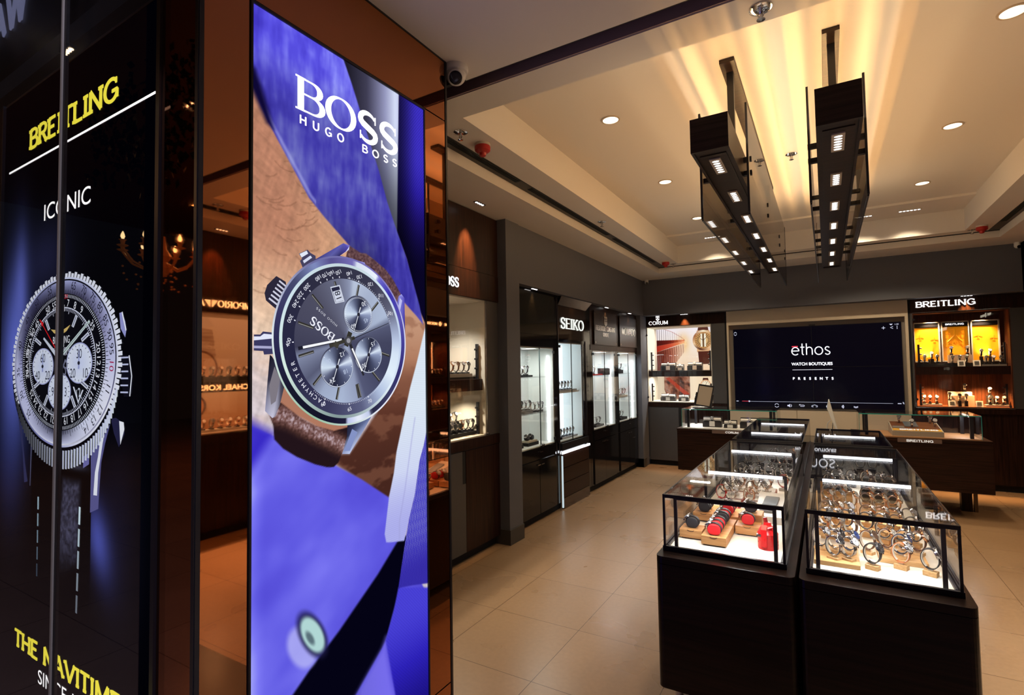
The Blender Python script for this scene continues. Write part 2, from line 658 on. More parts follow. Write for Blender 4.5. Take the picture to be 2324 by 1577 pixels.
class Paint:
    def __init__(s, a0, a1, z0, z1, step):
        s.nu = int((a1 - a0) / step) + 1
        s.nv = int((z1 - z0) / step) + 1
        u = np.linspace(a0, a1, s.nu)
        v = np.linspace(z0, z1, s.nv)
        s.U, s.V = [q.ravel() for q in np.meshgrid(u, v)]
        s.C = np.zeros((len(s.U), 3))

    def noise(s, sx, sy, seed=0, oct=3, rot=0.0):
        rng = np.random.RandomState(seed)
        tab = rng.rand(64, 64)
        cr, sr = math.cos(rot), math.sin(rot)
        X = (s.U * cr + s.V * sr) / sx + 100
        Y = (-s.U * sr + s.V * cr) / sy + 100
        out = 0
        amp = 1.0
        tot = 0
        for k in range(oct):
            xi, yi = np.floor(X).astype(int), np.floor(Y).astype(int)
            fx, fy = smooth(X - xi), smooth(Y - yi)
            g = lambda i, j: tab[(xi + i) % 64, (yi + j) % 64]
            out = out + amp * ((g(0, 0) * (1 - fx) + g(1, 0) * fx) * (1 - fy) + (g(0, 1) * (1 - fx) + g(1, 1) * fx) * fy)
            tot += amp
            amp *= .5
            X, Y = X * 2.03 + 17, Y * 2.03 + 5
        return out / tot

    def sd(s, poly):
        """signed distance to polygon, positive inside"""
        P = np.array(poly)
        n = len(P)
        dist = np.full(len(s.U), 1e9)
        ins = np.zeros(len(s.U), bool)
        for i in range(n):
            x0, y0 = P[i]
            x1, y1 = P[(i + 1) % n]
            dx, dy = x1 - x0, y1 - y0
            L2 = dx * dx + dy * dy + 1e-12
            t = np.clip(((s.U - x0) * dx + (s.V - y0) * dy) / L2, 0, 1)
            dist = np.minimum(dist, np.hypot(s.U - x0 - t * dx, s.V - y0 - t * dy))
            c = (y0 > s.V) != (y1 > s.V)
            if dy != 0:
                ins ^= c & (s.U < dx * (s.V - y0) / dy + x0)
        return np.where(ins, dist, -dist)

    def lined(s, pts):
        dist = np.full(len(s.U), 1e9)
        for (x0, y0), (x1, y1) in zip(pts[:-1], pts[1:]):
            dx, dy = x1 - x0, y1 - y0
            t = np.clip(((s.U - x0) * dx + (s.V - y0) * dy) / (dx * dx + dy * dy + 1e-12), 0, 1)
            dist = np.minimum(dist, np.hypot(s.U - x0 - t * dx, s.V - y0 - t * dy))
        return dist

    def put(s, mask, col):
        mask = np.clip(mask, 0, 1)[:, None]
        col = np.array(col, float)
        if col.ndim == 1:
            col = col[None, :]
        s.C = s.C * (1 - mask) + col * mask

    def fill(s, poly, col, soft=.003):
        s.put(smooth(s.sd(poly) / (2 * soft) + .5), col)

    def ramp(s, pos, stops):
        xs = [q[0] for q in stops]
        return np.stack([np.interp(pos, xs, [q[1][k] for q in stops]) for k in range(3)], 1)

    def build(s, name, fr, d, m, parent, **pr):
        M = MB()
        o = np.array(fr.o)
        u = np.array(fr.u)
        n = np.array(fr.n)
        pts = o[None] + s.U[:, None] * u[None] + d * n[None]
        pts[:, 2] += s.V
        M.v = [tuple(q) for q in pts.tolist()]
        i = np.arange(s.nv - 1)[:, None] * s.nu + np.arange(s.nu - 1)[None]
        i = i.ravel()
        M.f = np.stack([i, i + 1, i + 1 + s.nu, i + s.nu], 1).tolist()
        M.m = [0] * len(M.f)
        c = np.clip(s.C, 0, 255) / 255
        M.c = np.where(c <= .04045, c / 12.92, ((c + .055) / 1.055) ** 2.4).tolist()
        return M.build(name, m, parent, **pr)


class Art:
    """flat printed shapes with colours, drawn in one plane (several layers a fraction of a millimetre apart)"""

    def __init__(s, fr, ca, cz, d, sx=1.0, sz=1.0, rot=0.0):
        s.M, s.fr, s.ca, s.cz, s.d, s.sx, s.sz, s.rot = MB(), fr, ca, cz, d, sx, sz, rot
        s.k = 0

    def pt(s, x, y, lay):
        c, q = math.cos(s.rot), math.sin(s.rot)
        return s.fr.p(s.ca + (x * c - y * q) * s.sx, s.d + lay * 2.5e-4, s.cz + (x * q + y * c) * s.sz)

    def poly(s, pts, col, lay):
        s.M.add([s.pt(x, y, lay) for x, y in pts], [tuple(range(len(pts)))])
        cols = [lin(col)] * len(pts) if not isinstance(col, list) else [lin(c) for c in col]
        s.M.c += cols

    def bar(s, x0, y0, x1, y1, w, col, lay, w1=None):
        w1 = w if w1 is None else w1
        L = math.hypot(x1 - x0, y1 - y0)
        nx, ny = -(y1 - y0) / L, (x1 - x0) / L
        s.poly([(x0 + nx * w / 2, y0 + ny * w / 2), (x0 - nx * w / 2, y0 - ny * w / 2), (x1 - nx * w1 / 2, y1 - ny * w1 / 2), (x1 + nx * w1 / 2, y1 + ny * w1 / 2)], col, lay)

    def ring(s, r0, r1, fcol, lay, n=96, nr=1, cx=0, cy=0):
        vs, fs, cs = [], [], []
        for k in range(nr + 1):
            r = r0 + (r1 - r0) * k / nr
            for i in range(n):
                t = 2 * PI * i / n
                vs.append(s.pt(cx + r * math.cos(t), cy + r * math.sin(t), lay))
                cs.append(lin(fcol(k / nr, math.degrees(t))))
        for k in range(nr):
            for i in range(n):
                j = (i + 1) % n
                fs.append((k * n + i, k * n + j, (k + 1) * n + j, (k + 1) * n + i))
        s.M.add(vs, fs)
        s.M.c += cs

    def disc(s, r, fcol, lay, n=96, nr=1, cx=0, cy=0):
        s.ring(1e-4, r, fcol, lay, n, nr, cx, cy)

    def num(s, txt, x, y, h, rot, col, lay, width=None):
        c, q = math.cos(s.rot), math.sin(s.rot)
        n0 = len(s.M.v)
        text(s.M, s.fr, txt, s.ca + (x * c - y * q) * s.sx, s.cz + (x * q + y * c) * s.sz, s.d + lay * 2.5e-4, h, rot=rot + s.rot + 1e-6, col=lin(col), width=width)

    def radial(s, ang, r0, r1, w, col, lay, w1=None, cx=0, cy=0):
        c, q = math.cos(math.radians(ang)), math.sin(math.radians(ang))
        s.bar(cx + r0 * c, cy + r0 * q, cx + r1 * c, cy + r1 * q, w, col, lay, w1)


def mixc(a, b, t):
    t = max(0, min(1, t))
    return tuple(a[i] + (b[i] - a[i]) * t for i in range(3))


def angramp(stops):
    """colour by angle (degrees), stops = [(angle, colour)...] wrapped"""
    st = sorted(stops)
    st = [(st[-1][0] - 360, st[-1][1])] + st + [(st[0][0] + 360, st[0][1])]

    def f(k, a):
        a = a % 360
        for (a0, c0), (a1, c1) in zip(st[:-1], st[1:]):
            if a0 <= a <= a1:
                return mixc(c0, c1, (a - a0) / max(1e-6, a1 - a0))
        return st[1][1]
    return f
# ---------------------------------------------------------------- the setting


def struct(name, M, m, parent=None, **kw):
    o = M.build(name, m, parent, **kw)
    if parent is None:
        o['kind'] = 'structure'
    return o


M = MB().box(-3.25, 2.8, 1.765, 9.3, -.1, 0)
struct('floor', M, FLOOR)
M = MB().box(-20, 12, -9, 1.49, -.1, -.002)
struct('floor', M, MALLF)
M = MB().box(-1.5, 2.4, 1.49, 1.765, -.1, .0)
struct('trim_1', M, mat('dark_threshold_stone', (.035, .02, .014), .25))

# ceiling: lower strips along the walls, main level with a big coffer, the shop-front soffit
M = MB()
M.box(-3.25, -2.115, 2.26, 9.3, 3.0, 3.2)
M.box(1.73, 2.8, 2.26, 9.3, 3.0, 3.2)
M.box(-2.115, 1.73, 7.87, 9.3, 3.0, 3.2)
M.box(-2.115, -1.79, 2.262, 7.87, 3.085, 3.5)
M.box(1.40, 1.73, 2.262, 7.87, 3.085, 3.5)
M.box(-1.79, 1.40, 2.262, 2.472, 3.085, 3.5)
M.box(-1.79, 1.40, 7.70, 7.87, 3.085, 3.5)
M.box(-1.79, 1.40, 2.472, 7.70, 3.36, 3.5)
M.box(-1.79, 1.40, 7.10, 7.70, 3.335, 3.36)
struct('ceiling', M, CEIL)
M = MB().box(-1.512, 2.8, .35, 2.12, 3.06, 3.3)
struct('ceiling', M, CEIL)
M = MB().box(-2.115, 1.73, 7.862, 7.87, 3.075, 3.085)
struct('shadow_gap_strip', M, BLACKM)  # black strip stands in for the shadow gap along the fascia top
M = MB().box(-2.6, 2.6, 2.12, 2.262, 3.28, 3.4)
M.box(-2.6, 2.6, 2.12, 2.14, 3.07, 3.3)
M.cur = 1
M.box(-2.1, 2.6, 2.252, 2.2615, 3.09, 3.28)
struct('trim_3', M, [BLACKM, mat('shutter_slot_paint', (.42, .30, .30), .6)])

# left wall: pillar, grey bulkhead over the show cabinets, end pier
M = MB()
M.box(-3.25, -2.52, 4.13, 4.37, 0, 3.0)
M.box(-3.25, -2.53, 4.37, 8.44, 2.43, 3.0)
M.box(-3.25, -2.55, 8.30, 8.62, 0, 2.43)
M.box(-3.25, -3.20, 1.9, 9.3, 0, 3.0)
struct('wall_left', M, GREY)
M = MB()
M.box(-3.0, -2.508, 4.118, 4.372, 0, .135)
M.box(-2.7, -2.538, 8.30, 8.44, 0, .135)
struct('baseboard_left', M, mat('grey_skirting', (.055, .050, .046), .5))
# back wall: bulkhead, cream television panel with a recess
M = MB()
M.box(-2.55, 2.03, 8.42, 9.3, 2.43, 3.0)
M.box(-2.55, 2.8, 9.28, 9.3, 0, 3.0)
struct('wall_back', M, GREY)
M = MB()
M.box(-1.30, .945, 8.62, 8.70, 2.215, 2.43)
M.box(-1.30, -1.272, 8.62, 8.70, .955, 2.215)
M.box(.912, .945, 8.62, 8.70, .955, 2.215)
M.cur = 1
M.box(-1.30, .945, 8.70, 8.74, .955, 2.43)
M.cur = 2
M.box(-1.322, -1.302, 8.63, 8.70, 0, 2.43)
M.box(.947, .967, 8.63, 8.70, 0, 2.43)
struct('wall_back', M, [CREAM, mat('recess_paint', (.22, .19, .165), .6), BLACKM])
# right wall, the mirror twin of the left
M = MB()
M.box(2.06, 2.8, 4.13, 4.37, 0, 3.0)
M.box(2.03, 2.8, 4.37, 8.44, 2.43, 3.0)
M.box(2.03, 2.8, 8.30, 8.62, 2.43, 3.0)
M.box(2.75, 2.8, 1.9, 9.3, 0, 3.0)
struct('wall_right', M, GREY)
# shop front: the core behind the lit panels and mirrors
M = MB()
M.box(-7.0, -1.512, .812, 1.926, 0, 7.0)
struct('wall_front', M, mat('front_core', (.012, .010, .010), .25))

# bronze mirrors on the column
mp = []
for fr, a0, a1, z0, z1, lb in ((COLS, .815, .953, .02, 3.052, 'tall bronze mirror strip left of the blue lightbox, showing the right-hand wall'),
                               (COLS, .957, 1.926, 2.772, 3.052, 'bronze mirror panel above the blue lightbox, up to the ceiling'),
                               (COLS, 1.779, 1.926, .20, 2.766, 'narrow bronze mirror strip right of the blue lightbox, at the column edge'),
                               (COLS, 1.779, 1.926, .02, .194, 'low bronze mirror piece at the foot of the column edge'),
                               (FRONT, -1.699, -1.516, .02, 3.6, 'dark bronze mirror strip beside the black lightbox, showing a chandelier')):
    M = MB()
    fr.box(M, a0, a1, -.010, 0, z0, z1)
    o = M.build('mirror_panel', MIRROR)
    o['label'] = lb
    o['category'] = 'mirror'
    o['group'] = 'bronze mirrors on the column'
M = MB()
COLS.box(M, .80, .813, -.012, .003, 0, 3.055)
COLS.box(M, 1.928, 1.94, -.012, .003, 0, 3.055)
COLS.box(M, .80, 1.94, -.012, .002, 3.053, 3.062)
FRONT.box(M, -1.514, -1.50, -.012, .003, 0, 3.6)
FRONT.box(M, -1.722, -1.701, -.012, .008, 0, 3.6)
struct('trim_4', M, BLACK)
# ---------------------------------------------------------------- blue watch poster on the column
lb = thing('advertising_lightbox', 'tall lit poster of a grey chronograph on a wrist with blue cloth', 'lightbox', (-1.5, 1.366, .02))
M = MB()
for a0, a1, z0, z1 in ((.955, .962, .02, 2.766), (1.771, 1.778, .02, 2.766), (.962, 1.771, 2.757, 2.766), (.962, 1.771, .02, .03)):
    COLS.box(M, a0, a1, -.01, .006, z0, z1)
M.build('frame', BLACK, lb)
P = Paint(.962, 1.771, .03, 2.757, .0034)
U, V = P.U, P.V
n1, n2, n3 = P.noise(.10, .05, 1, 4), P.noise(.012, .010, 2, 3), P.noise(.06, .22, 3, 3, .7)
# skin
g = smooth((V - 1.35) / .75)
base = P.ramp(g, [(0, (206, 196, 205)), (.30, (222, 202, 194)), (.5, (236, 206, 180)), (.75, (226, 184, 152)), (1, (182, 126, 100))])
P.C[:] = base
P.put(smooth(.35 - (U - .962) / .10) * smooth((1.95 - V) / .3), (214, 208, 224))
P.put(smooth((U - 1.05) / .25) * smooth((V - 1.75) / .15) * .55, (222, 178, 138))
P.put(.20 * smooth((n1 - .48) / .3), (196, 142, 108))
n6, n7 = P.noise(.05, .012, 31, 3, -.5), P.noise(.012, .05, 32, 3, -.3)
P.C *= (1 + .16 * (n6 - .5) + .16 * (n7 - .5) + .10 * (n2 - .5))[:, None]
for k in range(46):
    rr = random.Random(k)
    x, z = rr.uniform(.965, 1.30), rr.uniform(1.80, 2.30)
    a = rr.uniform(-.9, .2)
    L = rr.uniform(.03, .08)
    pts = [(x + t * L * math.cos(a + t * .5), z + t * L * math.sin(a + t * .5)) for t in (0, .33, .66, 1)]
    P.put(.32 * smooth(1.5 - P.lined(pts) / .0024), (120, 80, 60))
# shadow side of the wrist below and right of the watch
sw = [(1.20, 1.32), (1.345, 1.302), (1.479, 1.437), (1.60, 1.62), (1.60, 1.95), (1.80, 1.95), (1.764, 1.684), (1.692, 1.562), (1.568, 1.146), (1.539, 1.09), (1.402, 1.19), (1.289, 1.27)]
m = smooth(P.sd(sw) / .02 + .5)
P.put(m, P.ramp(smooth((V - 1.15) / .7), [(0, (70, 38, 30)), (.35, (92, 52, 40)), (.6, (120, 74, 58)), (.8, (176, 124, 96)), (1, (196, 150, 122))]))
P.put(m * .5 * smooth((n1 - .55) / .15), (140, 92, 70))
# cloth behind: grey gradient, dark blue edge strip, blue sleeve band
P.fill([(1.289, 2.83), (1.617, 2.80), (1.611, 2.12), (1.55, 2.12), (1.307, 2.754)], P.ramp((U - 1.34) / .28, [(0, (30, 28, 40)), (.35, (64, 62, 84)), (.7, (150, 152, 190)), (.9, (212, 220, 246)), (1, (200, 206, 240))]) * (.35 + .65 * smooth((V - 2.15) / .5))[:, None], .004)
hc = .5 + .5 * np.cos(U / .0085 * 2 * PI) * np.cos(V / .0145 * 2 * PI + U * 200)
P.fill([(1.617, 2.80), (1.80, 2.80), (1.80, 1.76), (1.735, 1.862), (1.657, 2.07), (1.60, 2.17)], P.ramp(smooth((V - 2.0) / .55), [(0, (10, 6, 40)), (.4, (30, 18, 110)), (.75, (48, 34, 176)), (1, (66, 52, 210))]) * (.72 + .34 * hc)[:, None] * (.35 + .65 * smooth((U - 1.60) / .14))[:, None], .003)
fabA = [(.947, 2.807), (1.307, 2.776), (1.321, 2.761), (1.362, 2.684), (1.401, 2.602), (1.450, 2.498), (1.502, 2.391), (1.544, 2.284), (1.599, 2.176), (1.657, 2.072), (1.735, 1.881), (1.759, 1.798), (1.72, 1.83), (1.563, 1.936), (1.437, 2.011), (1.345, 2.066), (1.323, 2.083), (1.235, 2.145), (1.170, 2.197), (1.116, 2.268), (1.064, 2.336), (1.015, 2.401), (.988, 2.446), (.968, 2.500), (.945, 2.556)]
sdA = P.sd(fabA)
n4 = P.noise(.05, .035, 9, 4)
n4 = .6 * P.noise(.11, .10, 21, 4) + .4 * P.noise(.02, .09, 22, 3)
ca = P.ramp(np.clip(n4 * 1.25 - .12 + .22 * np.exp(-((U - 1.30) / .09) ** 2), 0, 1), [(0, (52, 42, 168)), (.45, (84, 76, 214)), (.8, (126, 126, 236)), (1, (160, 166, 246))])
d_edge = np.abs((V - 2.55) + (U - .96) * 1.15)
ca = ca * (.80 + .26 * smooth((V - 2.45) / .25))[:, None]
ca = ca * (1 - .42 * smooth((2.28 - V) / .35) * smooth((1.62 - U) / .2))[:, None]
P.put(smooth(sdA / .007 + .5), ca)
P.put(smooth(1 - np.abs(sdA - .012) / .012) * (V < 2.5) * (U < 1.2) * .55, (176, 178, 236))
P.fill([(.945, 2.571), (.972, 2.550), (.995, 2.499), (1.015, 2.445), (1.035, 2.385), (1.012, 2.395), (.985, 2.440), (.962, 2.478), (.945, 2.478)], (14, 8, 52), .014)
# lower sleeve
shirt = [(.940, 1.456), (.989, 1.428), (1.038, 1.402), (1.284, 1.268), (1.402, 1.198), (1.539, 1.102), (1.516, .953), (1.606, .908), (1.481, .823), (1.295, .691), (1.174, .618), (1.089, .569), (.939, .48), (.90, .0)]
n5 = P.noise(.22, .16, 12, 3, .5)
cs = P.ramp(np.clip(n5 * .8 + .1 + .5 * smooth((1.02 - U) / .09) - .3 * smooth((U - 1.25) / .3), 0, 1), [(0, (76, 66, 206)), (.35, (96, 90, 226)), (.7, (124, 120, 244)), (1, (168, 170, 250))])
P.put(smooth(P.sd([(.94, 1.456), (.989, 1.428), (1.038, 1.402), (1.284, 1.268), (1.402, 1.198), (1.56, 1.09), (1.60, .9), (1.8, .6), (1.8, 0), (.9, 0)]) / .008 + .5), cs)
P.put(smooth(.5 + P.sd([(.94, 1.47), (1.04, 1.41), (1.0, 1.36), (.96, 1.30), (.94, 1.30)]) / .05) * .85, (46, 30, 190))
gap = [(1.60, .925), (1.65, .925), (1.62, .80), (1.60, .72), (1.567, .656), (1.521, .558), (1.50, .537), (1.367, .43), (1.20, .28), (.90, .10), (.90, .28), (1.084, .553), (1.174, .618), (1.295, .691), (1.481, .823)]
P.put(smooth(P.sd(gap) / .016 + .5), (4, 3, 20))
P.put(smooth(P.sd([(1.521, .57), (1.50, .537), (1.367, .43), (1.20, .26), (1.1, 0), (1.65, 0), (1.60, .2), (1.555, .395)]) / .05 + .45), P.ramp(smooth((U - 1.25) / .3), [(0, (40, 30, 120)), (.5, (112, 104, 222)), (1, (118, 108, 236))]))
tw = .5 + .5 * np.sin((U * 1.0 + V * .9) / .012 * 2 * PI)
P.fill([(1.593, .734), (1.80, .66), (1.80, 0), (1.64, 0), (1.60, .2), (1.545, .45), (1.521, .558), (1.567, .656)], P.ramp(smooth((V - .1) / .55), [(0, (24, 14, 120)), (.6, (46, 34, 190)), (1, (74, 66, 220))]) * (.9 + .12 * tw)[:, None], .006)
kn = .5 + .5 * np.cos(U / .0088 * 2 * PI + 1.7 * np.sin(V / .011 * 2 * PI)) * np.cos(V / .0125 * 2 * PI)
P.fill([(1.80, 1.42), (1.755, 1.28), (1.727, 1.219), (1.695, 1.083), (1.659, .992), (1.634, .90), (1.609, .799), (1.593, .732), (1.68, .712), (1.80, .68)], P.ramp(smooth(kn) * (.5 + .5 * smooth((V - .75) / .2)), [(0, (40, 28, 140)), (.5, (66, 58, 190)), (1, (150, 152, 240))]), .003)
cuff = [(1.80, 1.86), (1.765, 1.771), (1.714, 1.632), (1.671, 1.527), (1.588, 1.274), (1.572, 1.192), (1.544, 1.102), (1.519, .965), (1.527, .932), (1.54, .927), (1.629, .908), (1.659, .992), (1.695, 1.083), (1.727, 1.219), (1.755, 1.28), (1.80, 1.42)]
P.fill(cuff, P.ramp(smooth((V - .95) / .55), [(0, (178, 180, 244)), (.4, (214, 222, 252)), (1, (226, 238, 252))]) * (.96 + .04 * np.cos(V / .006 * 2 * PI))[:, None], .003)
P.put(.45 * smooth(1.3 - P.lined([(1.70, 1.40), (1.678, 1.307), (1.636, 1.115), (1.602, .993), (1.601, .923)]) / .005), (160, 160, 214))
# blurred button
bu, bv = U - 1.185, V - .725
br, bt = bu * .86 + bv * .5, -bu * .5 + bv * .86
e = np.hypot(br / .040, bt / .098)
P.put(smooth((1.12 - np.hypot((br + .045) / .05, bt / .09)) / .4) * .6, (206, 208, 250))
P.put(smooth((1.25 - e) / .5), (30, 28, 70))
P.put(smooth((.95 - e) / .3), (176, 214, 212))
P.put(smooth((.8 - np.hypot((br + .012) / .018, bt / .055)) / .5) * .8, (70, 88, 100))
# strap, lugs, pushers
lea = P.noise(.006, .006, 5, 2)
shade = smooth((P.lined([(1.04, 1.475), (1.10, 1.452), (1.18, 1.405), (1.26, 1.365), (1.315, 1.335)]) - .0) / .055)
P.fill([(1.065, 1.584), (1.13, 1.50), (1.25, 1.42), (1.36, 1.42), (1.30, 1.36), (1.05, 1.50)], (176, 120, 96), .004)
P.fill([(1.02, 1.475), (1.055, 1.505), (1.065, 1.504), (1.141, 1.448), (1.196, 1.418), (1.274, 1.392), (1.353, 1.40), (1.340, 1.367), (1.320, 1.325), (1.294, 1.278), (1.273, 1.265), (1.245, 1.269), (1.195, 1.287), (1.123, 1.323), (1.072, 1.357), (1.041, 1.390), (1.037, 1.434)], P.ramp(np.clip((1 - shade) * (.35 + .9 * lea), 0, 1), [(0, (34, 20, 26)), (.3, (70, 44, 40)), (.65, (120, 84, 80)), (1, (190, 168, 176))]), .002)
P.fill([(1.344, 2.062), (1.354, 2.064), (1.402, 2.049), (1.430, 2.051), (1.473, 2.034), (1.534, 2.005), (1.573, 1.974), (1.609, 1.930), (1.628, 1.905), (1.60, 1.87), (1.553, 1.93), (1.495, 1.97), (1.422, 2.0), (1.33, 2.02)], P.ramp(lea, [(0, (58, 36, 44)), (.5, (96, 66, 70)), (1, (140, 106, 104))]), .002)
P.build('picture', COLS, .0, painted('lit_print', 1.0), lb)
# the watch, drawn in layers
A = Art(COLS, 1.337, 1.713, .0012)
INK = (22, 22, 44)


def apoly(pts, col, lay):
    A.poly([(a - 1.337, z - 1.713) for a, z in pts], col, lay)


apoly([(1.032, 1.651), (1.065, 1.600), (1.080, 1.572), (1.060, 1.499), (1.043, 1.462), (1.033, 1.458), (1.008, 1.482), (1.016, 1.573), (1.024, 1.657)], [(20, 20, 36), (60, 58, 80), (24, 24, 40), (90, 86, 100), (130, 126, 150), (200, 198, 220), (150, 150, 180), (50, 48, 66), (20, 20, 36)], 0)
apoly([(1.040, 1.62), (1.060, 1.58), (1.045, 1.51), (1.028, 1.50), (1.022, 1.56)], (126, 120, 130), 1)
apoly([(1.335, 1.43), (1.40, 1.44), (1.473, 1.452), (1.449, 1.424), (1.393, 1.357), (1.344, 1.301), (1.310, 1.306), (1.332, 1.364)], [(24, 24, 44), (60, 64, 100), (30, 30, 52), (110, 124, 170), (70, 80, 120), (190, 200, 236), (150, 160, 200), (40, 44, 70)], 0)
apoly([(1.356, 1.39), (1.382, 1.375), (1.345, 1.312), (1.318, 1.315)], (132, 146, 196), 1)
apoly([(1.19, 1.985), (1.318, 2.069), (1.347, 2.066), (1.344, 2.051), (1.302, 2.02), (1.42, 2.015), (1.45, 1.97), (1.2, 1.95)], [(60, 58, 120), (96, 92, 180), (130, 124, 220), (70, 60, 160), (44, 40, 96), (150, 150, 230), (200, 206, 246), (90, 96, 140)], 0)
apoly([(1.30, 2.018), (1.344, 2.050), (1.346, 2.062), (1.325, 2.035)], (214, 214, 246), 1)
apoly([(1.59, 1.86), (1.606, 1.907), (1.622, 1.917), (1.640, 1.902), (1.644, 1.698), (1.625, 1.68), (1.60, 1.80)], [(40, 34, 110), (140, 138, 226), (170, 170, 240), (90, 82, 190), (24, 20, 70), (60, 50, 150), (30, 26, 90)], 0)
apoly([(1.600, 1.85), (1.612, 1.900), (1.626, 1.890), (1.612, 1.845)], (190, 190, 240), 1)
apoly([(1.129, 1.996), (1.164, 2.016), (1.176, 2.007), (1.196, 2.001), (1.20, 1.96), (1.15, 1.94), (1.134, 1.972), (1.142, 1.982)], (70, 66, 96), 0)
apoly([(1.132, 1.996), (1.160, 2.012), (1.166, 2.003), (1.140, 1.985)], (226, 232, 246), 1)
apoly([(1.145, 1.975), (1.175, 1.998), (1.182, 1.992), (1.150, 1.967)], (214, 220, 240), 1)
apoly([(1.005, 1.849), (1.014, 1.876), (1.046, 1.909), (1.08, 1.895), (1.09, 1.84), (1.05, 1.80), (1.034, 1.810), (1.010, 1.827)], (44, 40, 58), 0)
for k in range(6):
    t = k / 5
    x, z = 1.020 + .036 * t, 1.835 + .060 * t
    A.bar(x - 1.337, z - 1.713, x + .03 - 1.337, z - .018 - 1.713, .006, (206, 206, 224), 1)
apoly([(.970, 1.718), (.991, 1.719), (1.000, 1.729), (1.04, 1.727), (1.04, 1.66), (1.004, 1.657), (1.001, 1.668), (.970, 1.669)], (60, 58, 96), 0)
apoly([(.970, 1.712), (.991, 1.713), (1.003, 1.722), (1.030, 1.721), (1.030, 1.708), (.970, 1.700)], (226, 230, 250), 1)
apoly([(.970, 1.684), (1.030, 1.684), (1.030, 1.676), (.970, 1.676)], (170, 168, 206), 1)
bez = angramp([(0, (70, 64, 150)), (20, (90, 84, 176)), (42, (60, 52, 170)), (58, (112, 108, 206)), (60, (236, 244, 254)), (82, (214, 222, 240)), (84, (120, 112, 184)), (105, (86, 80, 140)), (120, (128, 140, 190)), (140, (70, 74, 110)), (165, (56, 54, 96)), (190, (40, 38, 76)), (215, (24, 24, 44)), (245, (20, 20, 40)), (268, (30, 28, 56)), (270, (190, 198, 236)), (280, (232, 238, 250)), (291, (190, 200, 232)), (293, (40, 40, 66)), (315, (60, 60, 100)), (335, (52, 48, 110))])
A.ring(.270, .306, bez, 2, 160)
A.ring(.301, .3075, angramp([(0, (226, 230, 250)), (60, (120, 110, 190)), (120, (110, 110, 160)), (180, (226, 236, 240)), (240, (150, 190, 160)), (300, (236, 238, 250))]), 3, 120)
A.ring(.268, .281, angramp([(0, (190, 206, 236)), (45, (214, 230, 244)), (90, (196, 214, 220)), (150, (206, 226, 236)), (200, (214, 236, 226)), (260, (130, 150, 150)), (320, (226, 240, 250))]), 3, 120)
tach = angramp([(0, (190, 204, 232)), (15, (150, 160, 190)), (32, (96, 98, 120)), (60, (58, 58, 78)), (120, (46, 46, 66)), (200, (38, 38, 66)), (250, (60, 60, 92)), (285, (92, 96, 130)), (310, (180, 196, 226)), (330, (226, 240, 252)), (350, (214, 228, 246))])
A.ring(.222, .270, tach, 4, 120)
A.disc(.226, lambda k, a: mixc(angramp([(0, (66, 68, 94)), (18, (84, 88, 116)), (28, (176, 190, 216)), (60, (168, 180, 206)), (82, (186, 198, 220)), (88, (140, 148, 176)), (100, (110, 114, 138)), (135, (78, 78, 98)), (170, (70, 70, 92)), (188, (62, 62, 84)), (196, (130, 138, 166)), (218, (86, 90, 116)), (238, (160, 172, 200)), (262, (170, 184, 212)), (282, (150, 160, 190)), (292, (84, 88, 118)), (330, (60, 62, 90))])(k, a), (92, 94, 118), .25 * (1 - k)), 5, 144, 6)
ROT = 196
for k in range(12):
    an = 90 + ROT + 30 * k
    if k == 3:
        continue
    A.radial(an, .155 if k else .165, .218, .010, (52, 50, 46), 6)
    A.radial(an + .6, .157 if k else .167, .216, .0025, (150, 150, 150), 7)
A.radial(90 + ROT - 2.6, .165, .218, .008, (70, 68, 66), 6)
for tx, yy, zz in (('60', 1.231, 1.500), ('65', 1.343, 1.470), ('70', 1.442, 1.488), ('100', 1.551, 1.828), ('110', 1.503, 1.895), ('120', 1.45, 1.935), ('130', 1.394, 1.957), ('140', 1.345, 1.966), ('150', 1.294, 1.966), ('160', 1.261, 1.959), ('170', 1.232, 1.95), ('180', 1.202, 1.934), ('200', 1.156, 1.892), ('220', 1.128, 1.861), ('240', 1.113, 1.828), ('300', 1.092, 1.777), ('400', 1.084, 1.698)):
    an = math.atan2(zz - 1.713, yy - 1.337)
    flip = math.radians(math.degrees(an) - 90) if len(tx) == 2 else an + PI * .15 - (PI * .5) * (1.2)
    flip = math.radians(15) if len(tx) == 2 else math.radians(205 + .5 * (math.degrees(an) - 90))
    A.num(tx, .249 * math.cos(an), .249 * math.sin(an), .0145, flip, (236, 238, 250), 6)
    A.radial(math.degrees(an), .2285, .2345, .0035, (236, 238, 250), 6)
for k in range(75):
    A.radial(20 + k * 2.4 if k < 30 else 230 + (k - 30) * 2.0, .2285, .232, .0022, (220, 224, 240), 6)
tl = 'TACHYMETER'
for k, ch in enumerate(tl):
    an = math.radians(244 - k * 4.9)
    A.num(ch, .246 * math.cos(an), .246 * math.sin(an), .016, an + PI / 2 + PI, (236, 238, 250), 6)
# date window
A.poly([(-.080, .187), (-.038, .200), (-.016, .142), (-.058, .130)], (214, 220, 236), 8)
A.poly([(-.076, .184), (-.041, .195), (-.021, .144), (-.056, .134)], (40, 40, 64), 9)
A.poly([(-.069, .172), (-.037, .183), (-.022, .145), (-.055, .135)], (206, 212, 230), 10)
A.num('18', -.046, .160, .026, math.radians(112), (30, 30, 44), 11)
